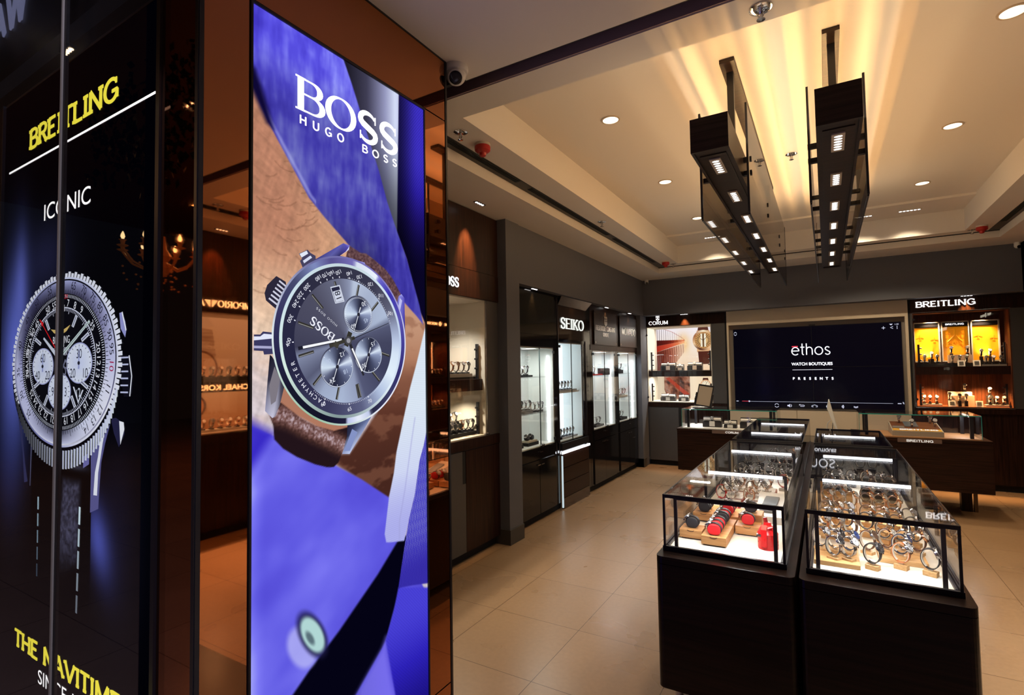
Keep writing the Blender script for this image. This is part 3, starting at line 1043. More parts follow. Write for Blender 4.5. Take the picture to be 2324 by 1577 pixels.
# sub-dials
sub = angramp([(0, (140, 152, 186)), (20, (220, 232, 248)), (45, (84, 90, 120)), (75, (36, 38, 56)), (110, (90, 98, 126)), (150, (176, 190, 216)), (185, (210, 224, 240)), (215, (96, 102, 130)), (255, (36, 38, 58)), (300, (70, 76, 104))])
for (yy, zz, rr, ns) in ((1.387, 1.813, .068, (('30', .4, .62), ('15', -.6, .25), ('45', .55, -.3), ('60', -.35, -.68))), (1.287, 1.618, .071, (('12', .32, .62), ('06', -.55, .25), ('18', .55, -.25), ('24', -.3, -.68))), (1.437, 1.663, .067, (('15', .35, .62), ('30', -.35, -.62)))):
    cx, cz = yy - 1.337, zz - 1.713
    A.disc(rr + .003, lambda k, a: (30, 30, 48), 6, 64, 1, cx, cz)
    A.ring(rr - .001, rr + .002, angramp([(0, (200, 210, 230)), (120, (60, 60, 84)), (240, (210, 218, 236))]), 7, 64, 1, cx, cz)
    A.disc(rr - .001, sub, 8, 96, 1, cx, cz)
    for k in range(60 if rr < .07 and len(ns) == 4 else 12):
        A.radial(k * (6 if rr < .07 and len(ns) == 4 else 30), rr - .008, rr - .003, .002, (230, 234, 246), 9, None, cx, cz)
    for tx, fx, fz in ns:
        A.num(tx, cx + fx * rr, cz + fz * rr, .017, math.radians(200), (236, 240, 250) if abs(fz) > .5 else (188, 200, 226), 9)
    A.bar(cx + .010, cz + .028, cx - .022, cz - .062, .004, (240, 244, 252), 10, .0015)
    A.disc(.007, lambda k, a: (40, 40, 52), 11, 20, 1, cx, cz)
# dial brand
for nm, hh, wd, dz, st in (('BOSS', .030, .112, .0, .2), ('HUGO BOSS', .008, .105, -.016, .14)):
    rt_ = math.radians(205)
    x0, z0 = 1.278 + (.010 if dz else .0), 1.733 + (.034 if dz else -.002)
    n0 = len(A.M.v)
    letters(A.M, COLS, nm, x0, z0, .0012 + 9 * 2.5e-4, hh, width=wd, stem=st, hair=.05, serif=.11 if not dz else 0, gap=.10 if not dz else .45, dep=.0002, rot=math.radians(150 - 3), col=lin((240, 242, 252)))
# hands
A.bar(.010, -.028 + .06, -.010, -.02, .020, (52, 50, 44), 10)
A.bar(-.02, .004, -.212, -.034, .013, (30, 30, 44), 11, .012)
A.bar(-.03, .003, -.194, -.030, .008, (246, 248, 252), 12, .0085)
A.bar(.006, -.008, .074, -.128, .013, (40, 40, 48), 11, .009)
A.bar(.018, -.028, .066, -.112, .007, (246, 248, 252), 12, .007)
A.bar(-.085, -.022, .03, .012, .013, (58, 56, 50), 13)
A.bar(.02, .007, .206, .078, .003, (30, 28, 34), 13, .002)
A.bar(-.06, -.026, -.05, -.008, .022, (66, 64, 56), 14)
A.disc(.016, lambda k, a: (70, 70, 76), 15, 24)
A.disc(.009, lambda k, a: (150, 150, 160), 16, 24)
A.M.build('watch_picture', painted('lit_print', 1.0), lb)
M = MB()
letters(M, COLS, 'BOSS', 1.118, 2.487, .003, .116, width=.485, stem=.21, hair=.045, serif=.12, gap=.07, dep=.002, sthick=.22)
x = 1.134
M.build('lettering', LETTER, lb)
M = MB()
letters(M, COLS, 'HUGO', 1.130, 2.441, .003, .029, width=.190, stem=.17, hair=.15, gap=.85, dep=.002)
M.build('lettering', LETTER, lb)
M = MB()
letters(M, COLS, 'BOSS', 1.408, 2.441, .003, .029, width=.190, stem=.17, hair=.15, gap=.85, dep=.002)
M.build('lettering', LETTER, lb)

# ---------------------------------------------------------------- black watch poster on the shop front
lb = thing('advertising_lightbox', 'wide black lit poster of a steel pilot watch with yellow lettering', 'lightbox', (-2.366, .8, .02))
P = Paint(-3.01, -1.724, .03, 2.76, .0055)
U, V = P.U, P.V
P.C[:] = (1, 1, 4)
P.put(.92 * np.exp(-((U + 2.86) / .16) ** 2 - ((V - 1.66) / .42) ** 2), (112, 128, 244))
P.put(.75 * np.exp(-((U + 2.80) / .07) ** 2 - ((V - 1.95) / .22) ** 2), (112, 124, 226))
P.put(.40 * np.exp(-((U + 2.55) / .22) ** 2 - ((V - 2.05) / .16) ** 2), (70, 74, 140))
P.put(.35 * np.exp(-((U + 2.9) / .16) ** 2 - ((V - 1.25) / .25) ** 2), (50, 56, 120))
P.put(.85 * np.exp(-((U + 2.10 - .28 * (1.16 - V)) / .09) ** 2 - ((V - 1.06) / .13) ** 2) * (U > -2.13), (92, 104, 214))
P.put(.30 * np.exp(-((U + 1.95) / .15) ** 2 - ((V - 1.1) / .3) ** 2), (44, 48, 100))
P.fill([(-2.654, 1.40), (-2.14, 1.40), (-2.134, 1.088), (-2.15, .80), (-2.633, .80)], (2, 2, 5), .004)
P.put(.75 * smooth(P.sd([(-2.36, 1.235), (-2.215, 1.235), (-2.225, .95), (-2.42, .86)]) / .05 + .4) * (.4 + .9 * P.noise(.012, .010, 4, 2)) * smooth((V - .85) / .2), (92, 92, 122))
P.put(.5 * np.exp(-((U + 2.25) / .09) ** 2 - ((V - 1.285) / .012) ** 2), (110, 110, 140))
P.build('picture', FRONT, .002, painted('lit_print', 1.0), lb)
A = Art(FRONT, -2.392, 1.652, .004)
q = lambda pts: [(a + 2.392, z - 1.652) for a, z in pts]
# lugs, crown, pushers
A.poly(q([(-2.137, 1.383), (-2.031, 1.424), (-1.992, 1.476), (-1.979, 1.479), (-2.030, 1.379), (-2.056, 1.314), (-2.069, 1.201), (-2.072, 1.162), (-2.132, 1.142), (-2.130, 1.275)]), (92, 92, 150), 0)
A.poly(q([(-2.060, 1.41), (-2.031, 1.424), (-2.047, 1.378), (-2.076, 1.280), (-2.082, 1.204), (-2.109, 1.203), (-2.10, 1.278), (-2.08, 1.33)]), (236, 240, 254), 1)
A.poly(q([(-2.801, 1.468), (-2.757, 1.422), (-2.708, 1.263), (-2.679, 1.194), (-2.713, 1.187), (-2.735, 1.300), (-2.777, 1.406)]), (52, 54, 96), 0)
A.poly(q([(-2.652, 1.36), (-2.640, 1.36), (-2.650, 1.18), (-2.656, 1.18)]), (86, 88, 120), 1)
A.poly(q([(-2.19, 1.335), (-2.145, 1.335), (-2.145, 1.302), (-2.19, 1.285)]), (112, 112, 176), 1)
A.poly(q([(-1.935, 1.662), (-1.872, 1.663), (-1.852, 1.60), (-1.852, 1.55), (-1.868, 1.533), (-1.907, 1.532), (-1.935, 1.606)]), (14, 14, 26), 0)
for k in range(6):
    A.bar(.462, .004 - k * .022, .512, .004 - k * .022, .005, (190, 196, 232), 1)
A.bar(.516, .01, .535, -.055, .006, (236, 240, 254), 1)
A.bar(.535, -.055, .524, -.118, .006, (236, 240, 254), 1)
A.poly(q([(-1.945, 1.800), (-1.928, 1.802), (-1.905, 1.771), (-1.896, 1.744), (-1.904, 1.72), (-1.935, 1.75)]), (150, 154, 214), 0)
A.bar(.466, .15, .494, .09, .007, (240, 244, 254), 1)
A.poly(q([(-1.992, 1.460), (-1.958, 1.464), (-1.912, 1.451), (-1.898, 1.417), (-1.935, 1.372), (-1.970, 1.414)]), (36, 36, 70), 0)
A.poly(q([(-1.935, 1.455), (-1.905, 1.452), (-1.900, 1.43), (-1.925, 1.38), (-1.93, 1.42)]), (240, 244, 254), 1)
for k in range(5):
    A.bar(-.178, -.505 - k * .062, -.177, -.552 - k * .062, .011, (180 - 30 * k, 210 - 34 * k, 226 - 34 * k), 2)
    A.bar(.182 - .003 * k, -.500 - k * .075, .180 - .003 * k, -.560 - k * .075, .014, (214 - 26 * k, 238 - 30 * k, 250 - 30 * k), 2)
# coin-edge bezel: side wall seen from below, then the face ellipse
A.sx, A.sz = 1.0, .690
A.disc(.466, lambda k, a: (6, 6, 14), 2, 96, 1, 0, -.055)
for k in range(54):
    an = 200 + k * 3.0
    if an > 345:
        continue
    c, s_ = math.cos(math.radians(an)), math.sin(math.radians(an))
    br = .25 + .75 * smooth(np.array([(an - 205) / 90]))[0]
    x, y = .455 * c, .455 * s_ - .008
    A.bar(x, y, x, y - .075 * abs(s_) - .02, .015, (int(200 * br), int(206 * br), int(240 * br)), 3, .012)
    A.bar(x + .006, y, x + .006, y - .075 * abs(s_) - .02, .004, (int(240 * br), int(250 * br), int(250 * br)), 4, .004)
for k in range(110):
    an = k * 360 / 110
    if 212 < an < 330:
        continue
    A.radial(an, .445, .474 if k % 2 else .466, .020, (232, 236, 252), 3)
A.disc(.446, angramp([(0, (226, 230, 252)), (90, (206, 212, 244)), (135, (160, 166, 220)), (180, (196, 200, 240)), (215, (90, 92, 140)), (260, (150, 154, 214)), (290, (226, 230, 252)), (330, (240, 242, 254))]), 4, 120)
A.ring(.428, .436, angramp([(0, (40, 40, 60)), (90, (8, 8, 18)), (200, (190, 194, 230)), (270, (236, 238, 252)), (340, (110, 110, 150))]), 5, 120)
A.ring(.36, .428, lambda k, a: mixc(angramp([(0, (196, 200, 238)), (30, (120, 120, 160)), (60, (64, 62, 90)), (90, (70, 70, 96)), (130, (34, 32, 50)), (165, (70, 70, 110)), (185, (180, 184, 236)), (220, (206, 210, 248)), (270, (40, 40, 60)), (300, (216, 222, 250)), (340, (226, 230, 252))])(k, a), angramp([(0, (200, 204, 240)), (60, (150, 154, 200)), (90, (176, 182, 232)), (130, (70, 70, 110)), (180, (206, 210, 248)), (270, (206, 210, 246)), (330, (236, 238, 254))])(k, a), k), 5, 120, 4)
for k in range(120):
    A.radial(k * 3, .362, .38 if k % 5 else .395, .003, (16, 16, 30) if not 60 < k * 3 < 150 else (36, 34, 52), 6)
seq = ['60', '65', '70', '75', '80', '85', '90', '95', '10', '11', '12', '13', '14', '', '', '', '', '', '', '', '', '25', '30', '35', '40', '45', '50', '55']
angs = [90, 75, 62, 50, 39, 28, 17, 7, -4, -20, -36, -46, -56, 0, 0, 0, 0, 0, 0, 0, 0, 225, 207, 187, 165, 142, 124, 105]
for tx, an in zip(seq, angs):
    if tx:
        r = math.radians(an)
        A.num(tx, .405 * math.cos(r), .405 * math.sin(r), .030, r - PI / 2, (170, 40, 90) if tx in ('60', '10') else (30, 28, 46), 7)
A.disc(.360, lambda k, a: (8, 8, 16), 6, 120)
for k in range(180):
    A.radial(k * 2, .338, .355, .0034, (226, 230, 250), 7)
for k in range(144):
    A.radial(k * 2.5, .268 if k % 6 else .255, .285, .003, (220, 224, 250), 7)
A.ring(.284, .289, lambda k, a: (226, 230, 252), 7, 120)
for i, tx in enumerate(['', '7', '8', '9', '', '35', '', '20', '12', '13', '14', '15', '16', '17', '18', '19', '20', '21', '22', '23', '24', '25', '', '30', 'NAUT', '35', 'STAT', '40', '45', '', '50', '55']):
    an = math.radians(90 - i * 360 / 32)
    if tx:
        A.num(tx, .312 * math.cos(an), .312 * math.sin(an), .028, an - PI / 2, (236, 238, 252), 7)
for k in range(12):
    an = 90 - 30 * k
    if k in (3, 9):
        continue
    A.radial(an, .205 if k else .20, .268, .020 if k else .05, (226, 232, 250), 8)
    if k:
        A.radial(an, .209, .264, .008, (120, 124, 150), 9)
A.poly([(-.012, .36), (.012, .36), (.03, .285), (-.03, .285)], (240, 242, 252), 9)
A.num('MPH', 0, .283, .026, 0, (240, 242, 252), 10)
A.num('KM', .04, .342, .018, -.05, (220, 40, 60), 10)
# gold winged emblem and dial text
A.poly([(-.085, .178), (-.03, .170), (0, .200), (.03, .170), (.085, .190), (.055, .160), (.02, .146), (-.02, .146), (-.055, .155)], (216, 186, 112), 9)
A.disc(.020, lambda k, a: (250, 236, 196), 10, 24, 1, 0, .165)
A.num('BREITLING', .008, .118, .028, 0, (236, 238, 250), 9, width=.145)
A.num('1884', .008, .088, .016, 0, (236, 238, 250), 9, width=.05)
A.num('CHRONOMETRE', .008, .064, .017, 0, (214, 216, 240), 9, width=.15)
A.num('NAVITIMER', .008, .044, .014, 0, (214, 216, 240), 9, width=.11)
for (x, y, r, ns) in ((-.155, -.020, .094, (('60', 0, .5), ('40', -.5, -.5), ('20', .5, -.5))), (.160, -.010, .098, (('30', 0, .5), ('20', -.5, -.5), ('10', .5, -.5))), (-.002, -.155, .094, (('12', 0, .5), ('9', -.6, 0), ('3', .6, 0), ('6', 0, -.62)))):
    A.ring(r, r + .006, lambda k, a: (170, 176, 226), 8, 48, 1, x, y)
    A.disc(r, lambda k, a: mixc((206, 216, 250), (226, 234, 252), k), 8, 64, 1, x, y)
    for k in range(20):
        A.radial(k * 18, r * .86, r * .95, .004, (50, 50, 80), 9, None, x, y)
    for tx, fx, fy in ns:
        A.num(tx, x + fx * r, y + fy * r, .034, 0, (30, 30, 54), 9)
    A.bar(x, y - .03, x, y + r * .85, .012, (150, 160, 214), 10, .003)
    A.disc(.010, lambda k, a: (30, 30, 46), 11, 20, 1, x, y)
A.poly([(.115, -.13), (.16, -.215), (.20, -.145), (.19, -.145), (.16, -.20), (.125, -.13)], (226, 232, 250), 9)
A.num('12', .157, -.160, .032, .3, (226, 232, 250), 9)
A.bar(.01, .03, .24, .196, .020, (206, 222, 226), 11, .014)
A.bar(.02, .038, .232, .19, .005, (120, 140, 140), 12, .004)
A.bar(-.02, .03, -.15, .135, .024, (206, 214, 232), 11, .012)
A.bar(-.012, .045, -.190, .240, .007, (226, 30, 36), 12, .004)
A.bar(-.16, .208, -.185, .238, .022, (226, 30, 36), 12, .003)
A.disc(.026, lambda k, a: (170, 174, 206), 13, 24)
A.disc(.012, lambda k, a: (60, 60, 80), 14, 24)
A.num('B', .045, -.03, .06, -.6, (120, 124, 150), 10)
A.M.build('watch_picture', painted('lit_print', 1.0), lb)
M = MB()
letters(M, FRONT, 'BRE', -2.722, 2.512, .006, .078, width=.255, stem=.24, hair=.15, serif=.13, gap=.08, dep=.002)
letters(M, FRONT, 'ITLING', -2.452, 2.512, .006, .078, width=.486, stem=.24, hair=.15, serif=.13, gap=.08, dep=.002)
M.build('lettering', YELLOWL, lb, label='yellow lettering')
M = MB()
letters(M, FRONT, 'THE NAVITIMER', -2.766, .553, .006, .063, width=.95, stem=.24, hair=.15, serif=.10, gap=.07, dep=.002)
M.build('lettering', YELLOWL, lb, label='yellow lettering')
M = MB()
FRONT.box(M, -2.94, -1.727, .006, .0075, 2.457, 2.464)
M.build('rule', LETTER, lb, label='thin white rule under the yellow word')
for tx_, a_, z_, h_, w_ in (('ICONIC', -2.362, 2.197, .066, .40), ('SINCE 1952', -2.30, .475, .052, .46)):
    M = MB()
    text(M, FRONT, tx_, a_, z_, .007, h_, width=w_)
    M.build('lettering', LETTER, lb, label='white lettering')
M = MB()
FRONT.box(M, -3.02, -3.01, -.01, .012, .02, 2.77)
FRONT.box(M, -3.02, -1.724, -.01, .004, 2.76, 2.77)
M.build('frame', BLACK, lb)
M = MB()
FRONT.box(M, -3.02, -2.335, .034, .0355, .02, 3.6)
FRONT.box(M, -2.303, -1.724, .034, .0355, .02, 3.6)
M.build('glass_pane', GLASS, lb)
M = MB()
FRONT.box(M, -2.335, -2.303, .026, .035, .02, 3.6)
M.cur = 1
FRONT.box(M, -2.333, -2.321, .035, .040, .02, 3.6)
M.build('glass_joint', [BLACKM, mat('joint_seal', (.30, .29, .25), .4)], lb)
# ---------------------------------------------------------------- wall cabinets


def part(fr, name, m, parent, *boxes, **kw):
    M = MB()
    for b in boxes:
        fr.box(M, *b)
    return M.build(name, m, parent, **kw)


LINING = mat('warm_lining', (.80, .74, .62), .6)
PEDGE = mat('dark_pane_edge', (.02, .03, .03), .2)
LINC = mat('cool_lining', (.78, .82, .80), .5)


def cabinet(name, label, fr, a0, a1, ztop, op, depth, body, head, base, lining, d0=0.0, inner=True, toe=.08):
    o0, o1, z0, z1 = op
    root = thing(name, label, 'display cabinet', fr.p((a0 + a1) / 2, d0 - depth / 2, 0))
    t = .012
    part(fr, 'header', head, root, (a0, a1, d0 - .04, d0 + .004, z1, ztop))
    bs = []
    if o0 - a0 > .003:
        bs.append((a0, o0, d0 - depth, d0, z0, z1))
    if a1 - o1 > .003:
        bs.append((o1, a1, d0 - depth, d0, z0, z1))
    bs += [(a0, a1, d0 - depth, d0 - depth + .006, z0, ztop), (a0, a1, d0 - depth, d0 - .04, z1 + .013, z1 + .03)]
    part(fr, 'carcass', body, root, *bs)
    part(fr, 'plinth', BLACKM, root, (a0, a1, d0 - depth, d0 - .05, 0, toe))
    part(fr, 'base', base, root, (a0, a1, d0 - depth, d0 - .012, toe, z0 - .001))
    if inner:
        part(fr, 'niche_lining', lining, root,
             (o0, o1, d0 - depth + .007, d0 - depth + t + .007, z0, z1), (o0, o0 + t, d0 - depth + .02, d0 - .004, z0, z1),
             (o1 - t, o1, d0 - depth + .02, d0 - .004, z0, z1), (o0 + t, o1 - t, d0 - depth + .02, d0 - .002, z0, z0 + t), (o0 + t, o1 - t, d0 - depth + .02, d0 - .006, z1 - t, z1 + .012))
    return root


def doors(fr, root, op, split=None, d=.006, knob=True):
    o0, o1, z0, z1 = op
    spans = [(o0, o1)] if split is None else [(o0, split - .002), (split + .002, o1)]
    for a, b in spans:
        p = part(fr, 'glass_door', GLASS, root, (a + .003, b - .003, d, d + .006, z0 + .004, z1 - .004))
        if split is not None:
            e = b - .0028 if a == o0 else a + .0003
            part(fr, 'pane_edge', PEDGE, p, (e, e + .0025, d - .001, d + .007, z0 + .004, z1 - .004))
        for z in (z0 + .05, z1 - .05):
            s = a if a == o0 else b - .03
            part(fr, 'hinge', BLACK, p, (s, s + .03, d - .004, d + .010, z - .015, z + .015))
    if knob:
        M = MB()
        c = split if split else o1 - .05
        for k in ((-.017, .017) if split else (0,)):
            M.cyl(fr.p(c + k, d + .006, z0 + .02), fr.p(c + k, d + .032, z0 + .02), .013, 14)
        M.build('lock', CHROME, root)


def spot(fr, a, d, z, root_name='ceiling_spot', label='', power=8, col=AMB, tgt=(0, -.06, -.6), n=4, sp=62, grp=None, along=True, size=.03):
    """small linear grille spotlight set in an underside, throwing a scallop on the panel below"""
    r = thing(root_name, label, 'spotlight', fr.p(a, d, z), grp)
    L = .030 * n
    part(fr, 'housing', BLACK, r, (a - L / 2 - .006, a + L / 2 + .006, d - .018, d + .018, z - .003, z + .004))
    M = MB()
    for k in range(n):
        c = a - L / 2 + .03 * (k + .5)
        M.cyl(fr.p(c, d, z - .006), fr.p(c, d, z - .001), .011, 12)
    M.build('lens', GRILL, r)
    v = fr.u * tgt[0] + fr.n * tgt[1] + Vector((0, 0, tgt[2]))
    q = v.to_track_quat('-Z', 'Y').to_euler()
    lamp('spot_light', 'SPOT', fr.p(a, d, z - .012), power, col, size, None, q, math.radians(sp), .55, r)
    return r


def light_pole(fr, a, d, z0, z1, label, side=1, grp='slim black spotlight poles in the wall cabinets', power=0, n=3):
    r = thing('spotlight_pole', label, 'spotlight', fr.p(a, d, z0), grp)
    part(fr, 'post', BLACK, r, (a - .011, a + .011, d - .011, d + .011, z0, z1))
    for k in range(n):
        z = z1 - .05 - k * (z1 - z0) * .27
        MB().cyl(fr.p(a - side * .010, d, z), fr.p(a - side * .034, d, z), .009, 10).build('spot_head', BLACK, r)
    return r


DL = []
# --- cabinet at the entrance, left wall
op = (2.0, 3.92, 1.012, 2.22)
c = cabinet('wall_cabinet', 'tall dark wood wall cabinet by the column, cream lit niche over two-tone doors', LEFT, 1.945, 4.127, 2.995, op, .50, GREYLAM, WENGE, GREYLAM, LINING)
part(LEFT, 'sill', WENGE, c, (1.945, 4.127, -.012, .006, .925, 1.010))
part(LEFT, 'header_panel', WENGE, c, (1.95, 4.122, .004, .010, 2.462, 2.99), (1.95, 4.122, .004, .014, 2.222, 2.456))
dr = part(LEFT, 'cabinet_door', GREYLAM, c, (2.0, 3.545, -.012, .004, .085, .918), label='grey laminate cabinet door')
dr = part(LEFT, 'cabinet_door', WENGE, c, (3.595, 4.12, -.012, .004, .085, .918), label='dark wood cabinet door')
part(LEFT, 'handle', BLACKM, dr, (3.548, 3.592, -.012, .001, .65, .918))
part(LEFT, 'door_gap_filler', GREYLAM, c, (3.546, 3.594, -.012, .002, .085, .649))
sh = part(LEFT, 'shelf', WENGE, c, (2.013, 3.907, -.48, -.03, 1.415, 1.515))
part(LEFT, 'jamb_trim', STEEL, c, (3.92, 3.932, .0, .005, 1.012, 2.222))
M = MB()
letters(M, LEFT, 'BOSS', 3.262, 2.287, .014, .078, width=.245, stem=.21, hair=.06, serif=.12, gap=.08, dep=.005, sthick=.19)
M.build('lettering', LETTER, c)
M = MB()
LEFT.box(M, 2.0, 3.92, .010, .016, 1.016, 2.216)
M.build('glass_door', GLASS, c)
M = MB()
for k in range(3):
    M.cyl(LEFT.p(3.865 + .02 * k, .017, 1.03), LEFT.p(3.865 + .02 * k, .035, 1.03), .010, 12)
M.build('lock', CHROME, c)
for a in (2.5, 3.0, 3.55):
    lamp('niche_light', 'SPOT', LEFT.p(a, -.20, 2.19), 34, NEUT, .03, None, (0, 0, 0), math.radians(115), .8, c)
    lamp('niche_light', 'SPOT', LEFT.p(a + .15, -.20, 1.40), 17, (1, .84, .62), .02, None, (0, 0, 0), math.radians(130), .8, c)
light_pole(LEFT, 3.885, -.07, 1.516, 1.829, 'slim black spotlight pole on the shelf of the left entrance cabinet', 1)
light_pole(LEFT, 3.885, -.07, 1.025, 1.31, 'slim black spotlight pole at the bottom right of the left entrance cabinet', 1)
spot(LEFT, 3.62, .16, 2.998, label='grille spotlight in the ceiling over the dark wood header by the entrance', power=170, tgt=(0, -.22, -.6), sp=40)

# --- first black cabinet in the grey alcove
op = (4.40, 5.28, .775, 1.83)
c = cabinet('wall_cabinet', 'black gloss wall cabinet next to the grey pillar, glass shelves, no sign', LEFT, 4.372, 5.372, 2.428, op, .34, BLACKG, BLACKG, BLACKG, LINC, d0=0)
part(LEFT, 'header_panel', mat('smoked_gloss', (.02, .02, .018), .05), c, (4.375, 5.30, .006, .014, 1.96, 2.40))
doors(LEFT, c, op, 4.93)
part(LEFT, 'shelf', GLASS, c, (4.413, 5.267, -.30, -.05, 1.505, 1.513))
part(LEFT, 'shelf', GLASS, c, (4.413, 5.267, -.30, -.05, 1.118, 1.126))
part(LEFT, 'led_strip', LEDC, c, (5.252, 5.2675, -.075, -.055, .80, 1.74))
for a, nm in ((4.40, 'a'), (4.915, 'b')):
    p = part(LEFT, 'cabinet_door', BLACKG, c, (a, a + .505 if nm == 'a' else 5.28, -.012, .003, .085, .64))
    s = 4.875 if nm == 'a' else 4.955
    part(LEFT, 'handle', CHROME, p, (s - .03, s + .03, .012, .020, .59, .60), (s - .003, s + .003, .002, .014, .59, .60))
p = part(LEFT, 'drawer', BLACKG, c, (4.40, 5.28, -.012, .003, .65, .765))
part(LEFT, 'handle', CHROME, p, (4.90, 4.96, .012, .020, .72, .73), (4.927, 4.933, .002, .014, .72, .73))
lamp('niche_light', 'AREA', LEFT.p(4.84, -.14, 1.81), 9, (.94, 1, .93), .6, .05, (0, 0, 0), parent=c)  # extra area light added to brighten the niche beside its LED strip
spot(LEFT, 4.78, .045, 2.428, label='spotlight under the grey bulkhead over the unsigned black cabinet', power=3, tgt=(0, -.10, -.6), grp=None)

# --- white lit cabinet with steel sign
op = (5.41, 6.08, .755, 1.90)
c = cabinet('wall_cabinet', 'bright white backlit wall cabinet under big white SEIKO letters', LEFT, 5.374, 6.35, 2.428, op, .30, BLACKG, BLACKG, BLACKG, LINC, d0=-.002)
M = MB()
M.prism([(5.40, 2.325), (6.21, 2.325), (6.30, 2.425), (5.40, 2.425)], lambda a, z, h: LEFT.p(a, .006 + .05 * (z - 2.325) / .1 + h, z), 0, .004)
M.build('canopy', mat('brushed_bronze', (.15, .12, .105), .2, .8), c)
part(LEFT, 'header_panel', mat('sign_gloss', (.035, .022, .018), .06), c, (5.40, 6.20, .004, .012, 1.935, 2.318))
M = MB()
letters(M, LEFT, 'SEIKO', 5.452, 2.060, .014, .125, width=.665, stem=.135, hair=.085, serif=.11, gap=.11, dep=.010, sthick=.15)
M.build('lettering', emis('ivory_letters', (.93, .98, .90), 1.05), c)
part(LEFT, 'side_trim', STEEL, c, (5.386, 5.396, .0, .012, .0, 2.42), (6.18, 6.186, .0, .012, .62, 1.93))
part(LEFT, 'lit_back', emis('backlit_acrylic', (.80, .93, 1.0), 2.3), c, (5.425, 6.065, -.27, -.262, .775, 1.885))
part(LEFT, 'shelf', OFFW, c, (5.424, 6.066, -.24, -.05, 1.305, 1.325))
doors(LEFT, c, op, 5.74, knob=False)
part(LEFT, 'tray', BLACK, c, (5.41, 6.18, -.002, .03, .665, .745))
part(LEFT, 'led_edge', LEDW, c, (5.405, 6.20, .02, .034, .628, .650))
for z0, z1 in ((.462, .62), (.293, .455), (.125, .286)):
    part(LEFT, 'drawer', WENGEY, c, (5.47, 6.22, -.012, .008, z0, z1))
part(LEFT, 'kick_panel', mat('brushed_bronze', (.15, .12, .105), .2, .8), c, (5.47, 6.22, -.012, .012, .0, .12))
part(LEFT, 'side_light', emis('edge_light', (.75, .9, .95), .8), c, (5.44, 5.452, -.002, .014, .02, .60))
spot(LEFT, 5.78, .045, 2.428, label='spotlight under the grey bulkhead over the white lit cabinet', power=5, tgt=(0, -.085, -.6))

# --- two wood-fronted cabinets
for (a0, a1, op, sp, nm, lab, shelves, tx) in (
        (6.352, 7.372, (6.43, 7.25, .788, 1.83), 6.83, 'fc', 'wall cabinet with dark brown sign of two-line lettering and a small crest', ((1.488, 1.496),), 0),
        (7.374, 8.296, (7.42, 8.23, .795, 1.83), 7.83, 'mv', 'rightmost wall cabinet of the left wall, brown sign of one thin word', ((1.498, 1.506), (1.138, 1.146)), 1)):
    c = cabinet('wall_cabinet', lab, LEFT, a0, a1, 2.428, op, .32, BLACKG, WENGE, BLACKG, LINC)
    part(LEFT, 'sign_panel', mat('brown_sign_gloss', (.040, .027, .023), .38), c, (op[0] + .03, op[1] + .05, .014, .022, 1.905, 2.36))
    for a in (op[0] + .06, op[1] + .02):
        for z in (1.935, 2.33):
            MB().cyl(LEFT.p(a, .004, z), LEFT.p(a, .027, z), .010, 10).build('standoff', CHROME, c)
    M = MB()
    am = (op[0] + op[1]) / 2 + .03
    if tx == 0:
        letters(M, LEFT, 'FREDERIQUE CONSTANT', am - .37, 2.098, .0225, .066, width=.74, stem=.16, hair=.12, gap=.07, dep=.004)
        letters(M, LEFT, 'GENEVE', am - .105, 2.022, .0225, .050, width=.21, stem=.18, hair=.14, gap=.07, dep=.004)
        M.prism([(am - .055, 2.30), (am - .055, 2.215)] + arc(am, 2.215, .055, .045, 180, 360, 10) + [(am + .055, 2.30)], lambda a, z, h: LEFT.p(a, h, z), .0225, .027)
    else:
        letters(M, LEFT, 'MOVADO', am - .33, 2.085, .0225, .105, width=.66, stem=.10, hair=.045, gap=.05, dep=.004)
    M.build('lettering', SILVER, c, label='silver lettering')
    if tx == 0:
        part(LEFT, 'crest_bars', mat('brown_sign_gloss', (.040, .027, .023), .38), c, (am - .055, am + .03, .027, .0285, 2.262, 2.272), (am - .03, am + .055, .027, .0285, 2.232, 2.240))
    doors(LEFT, c, op, sp)
    for z0, z1 in shelves:
        part(LEFT, 'shelf', GLASS, c, (op[0] + .013, op[1] - .013, -.28, -.03, z0, z1))
    part(LEFT, 'led_strip', LEDC, c, (op[1] - .028, op[1] - .0125, -.075, -.055, op[2] + .02, 1.70))
    mid = sp
    for lo, hi, s in ((op[0], mid - .002, mid - .05), (mid + .002, op[1], mid + .05)):
        p = part(LEFT, 'cabinet_door', BLACKG, c, (lo, hi, -.012, .003, .085, .64))
        part(LEFT, 'handle', CHROME, p, (s - .035, s + .035, .012, .020, .60, .61), (s - .003, s + .003, .002, .014, .60, .61))
    p = part(LEFT, 'drawer', BLACKG, c, (op[0], op[1], -.012, .003, .65, .78))
    part(LEFT, 'handle', CHROME, p, (mid - .035, mid + .035, .012, .020, .735, .745), (mid - .003, mid + .003, .002, .014, .735, .745))
    if tx:
        part(LEFT, 'latch', CHROME, c, (8.0, 8.09, .004, .012, .50, .512))
    spot(LEFT, am, .045, 2.428, label='spotlight under the grey bulkhead over the %s brown sign' % ('two-line' if tx == 0 else 'one-word'), power=4, tgt=(0, -.07, -.6), sp=50)
    lamp('niche_light', 'AREA', LEFT.p(am, -.14, 1.81), 9, COOL, .6, .05, (0, 0, 0), parent=c)  # added fill light, the cabinet itself has only the LED strip

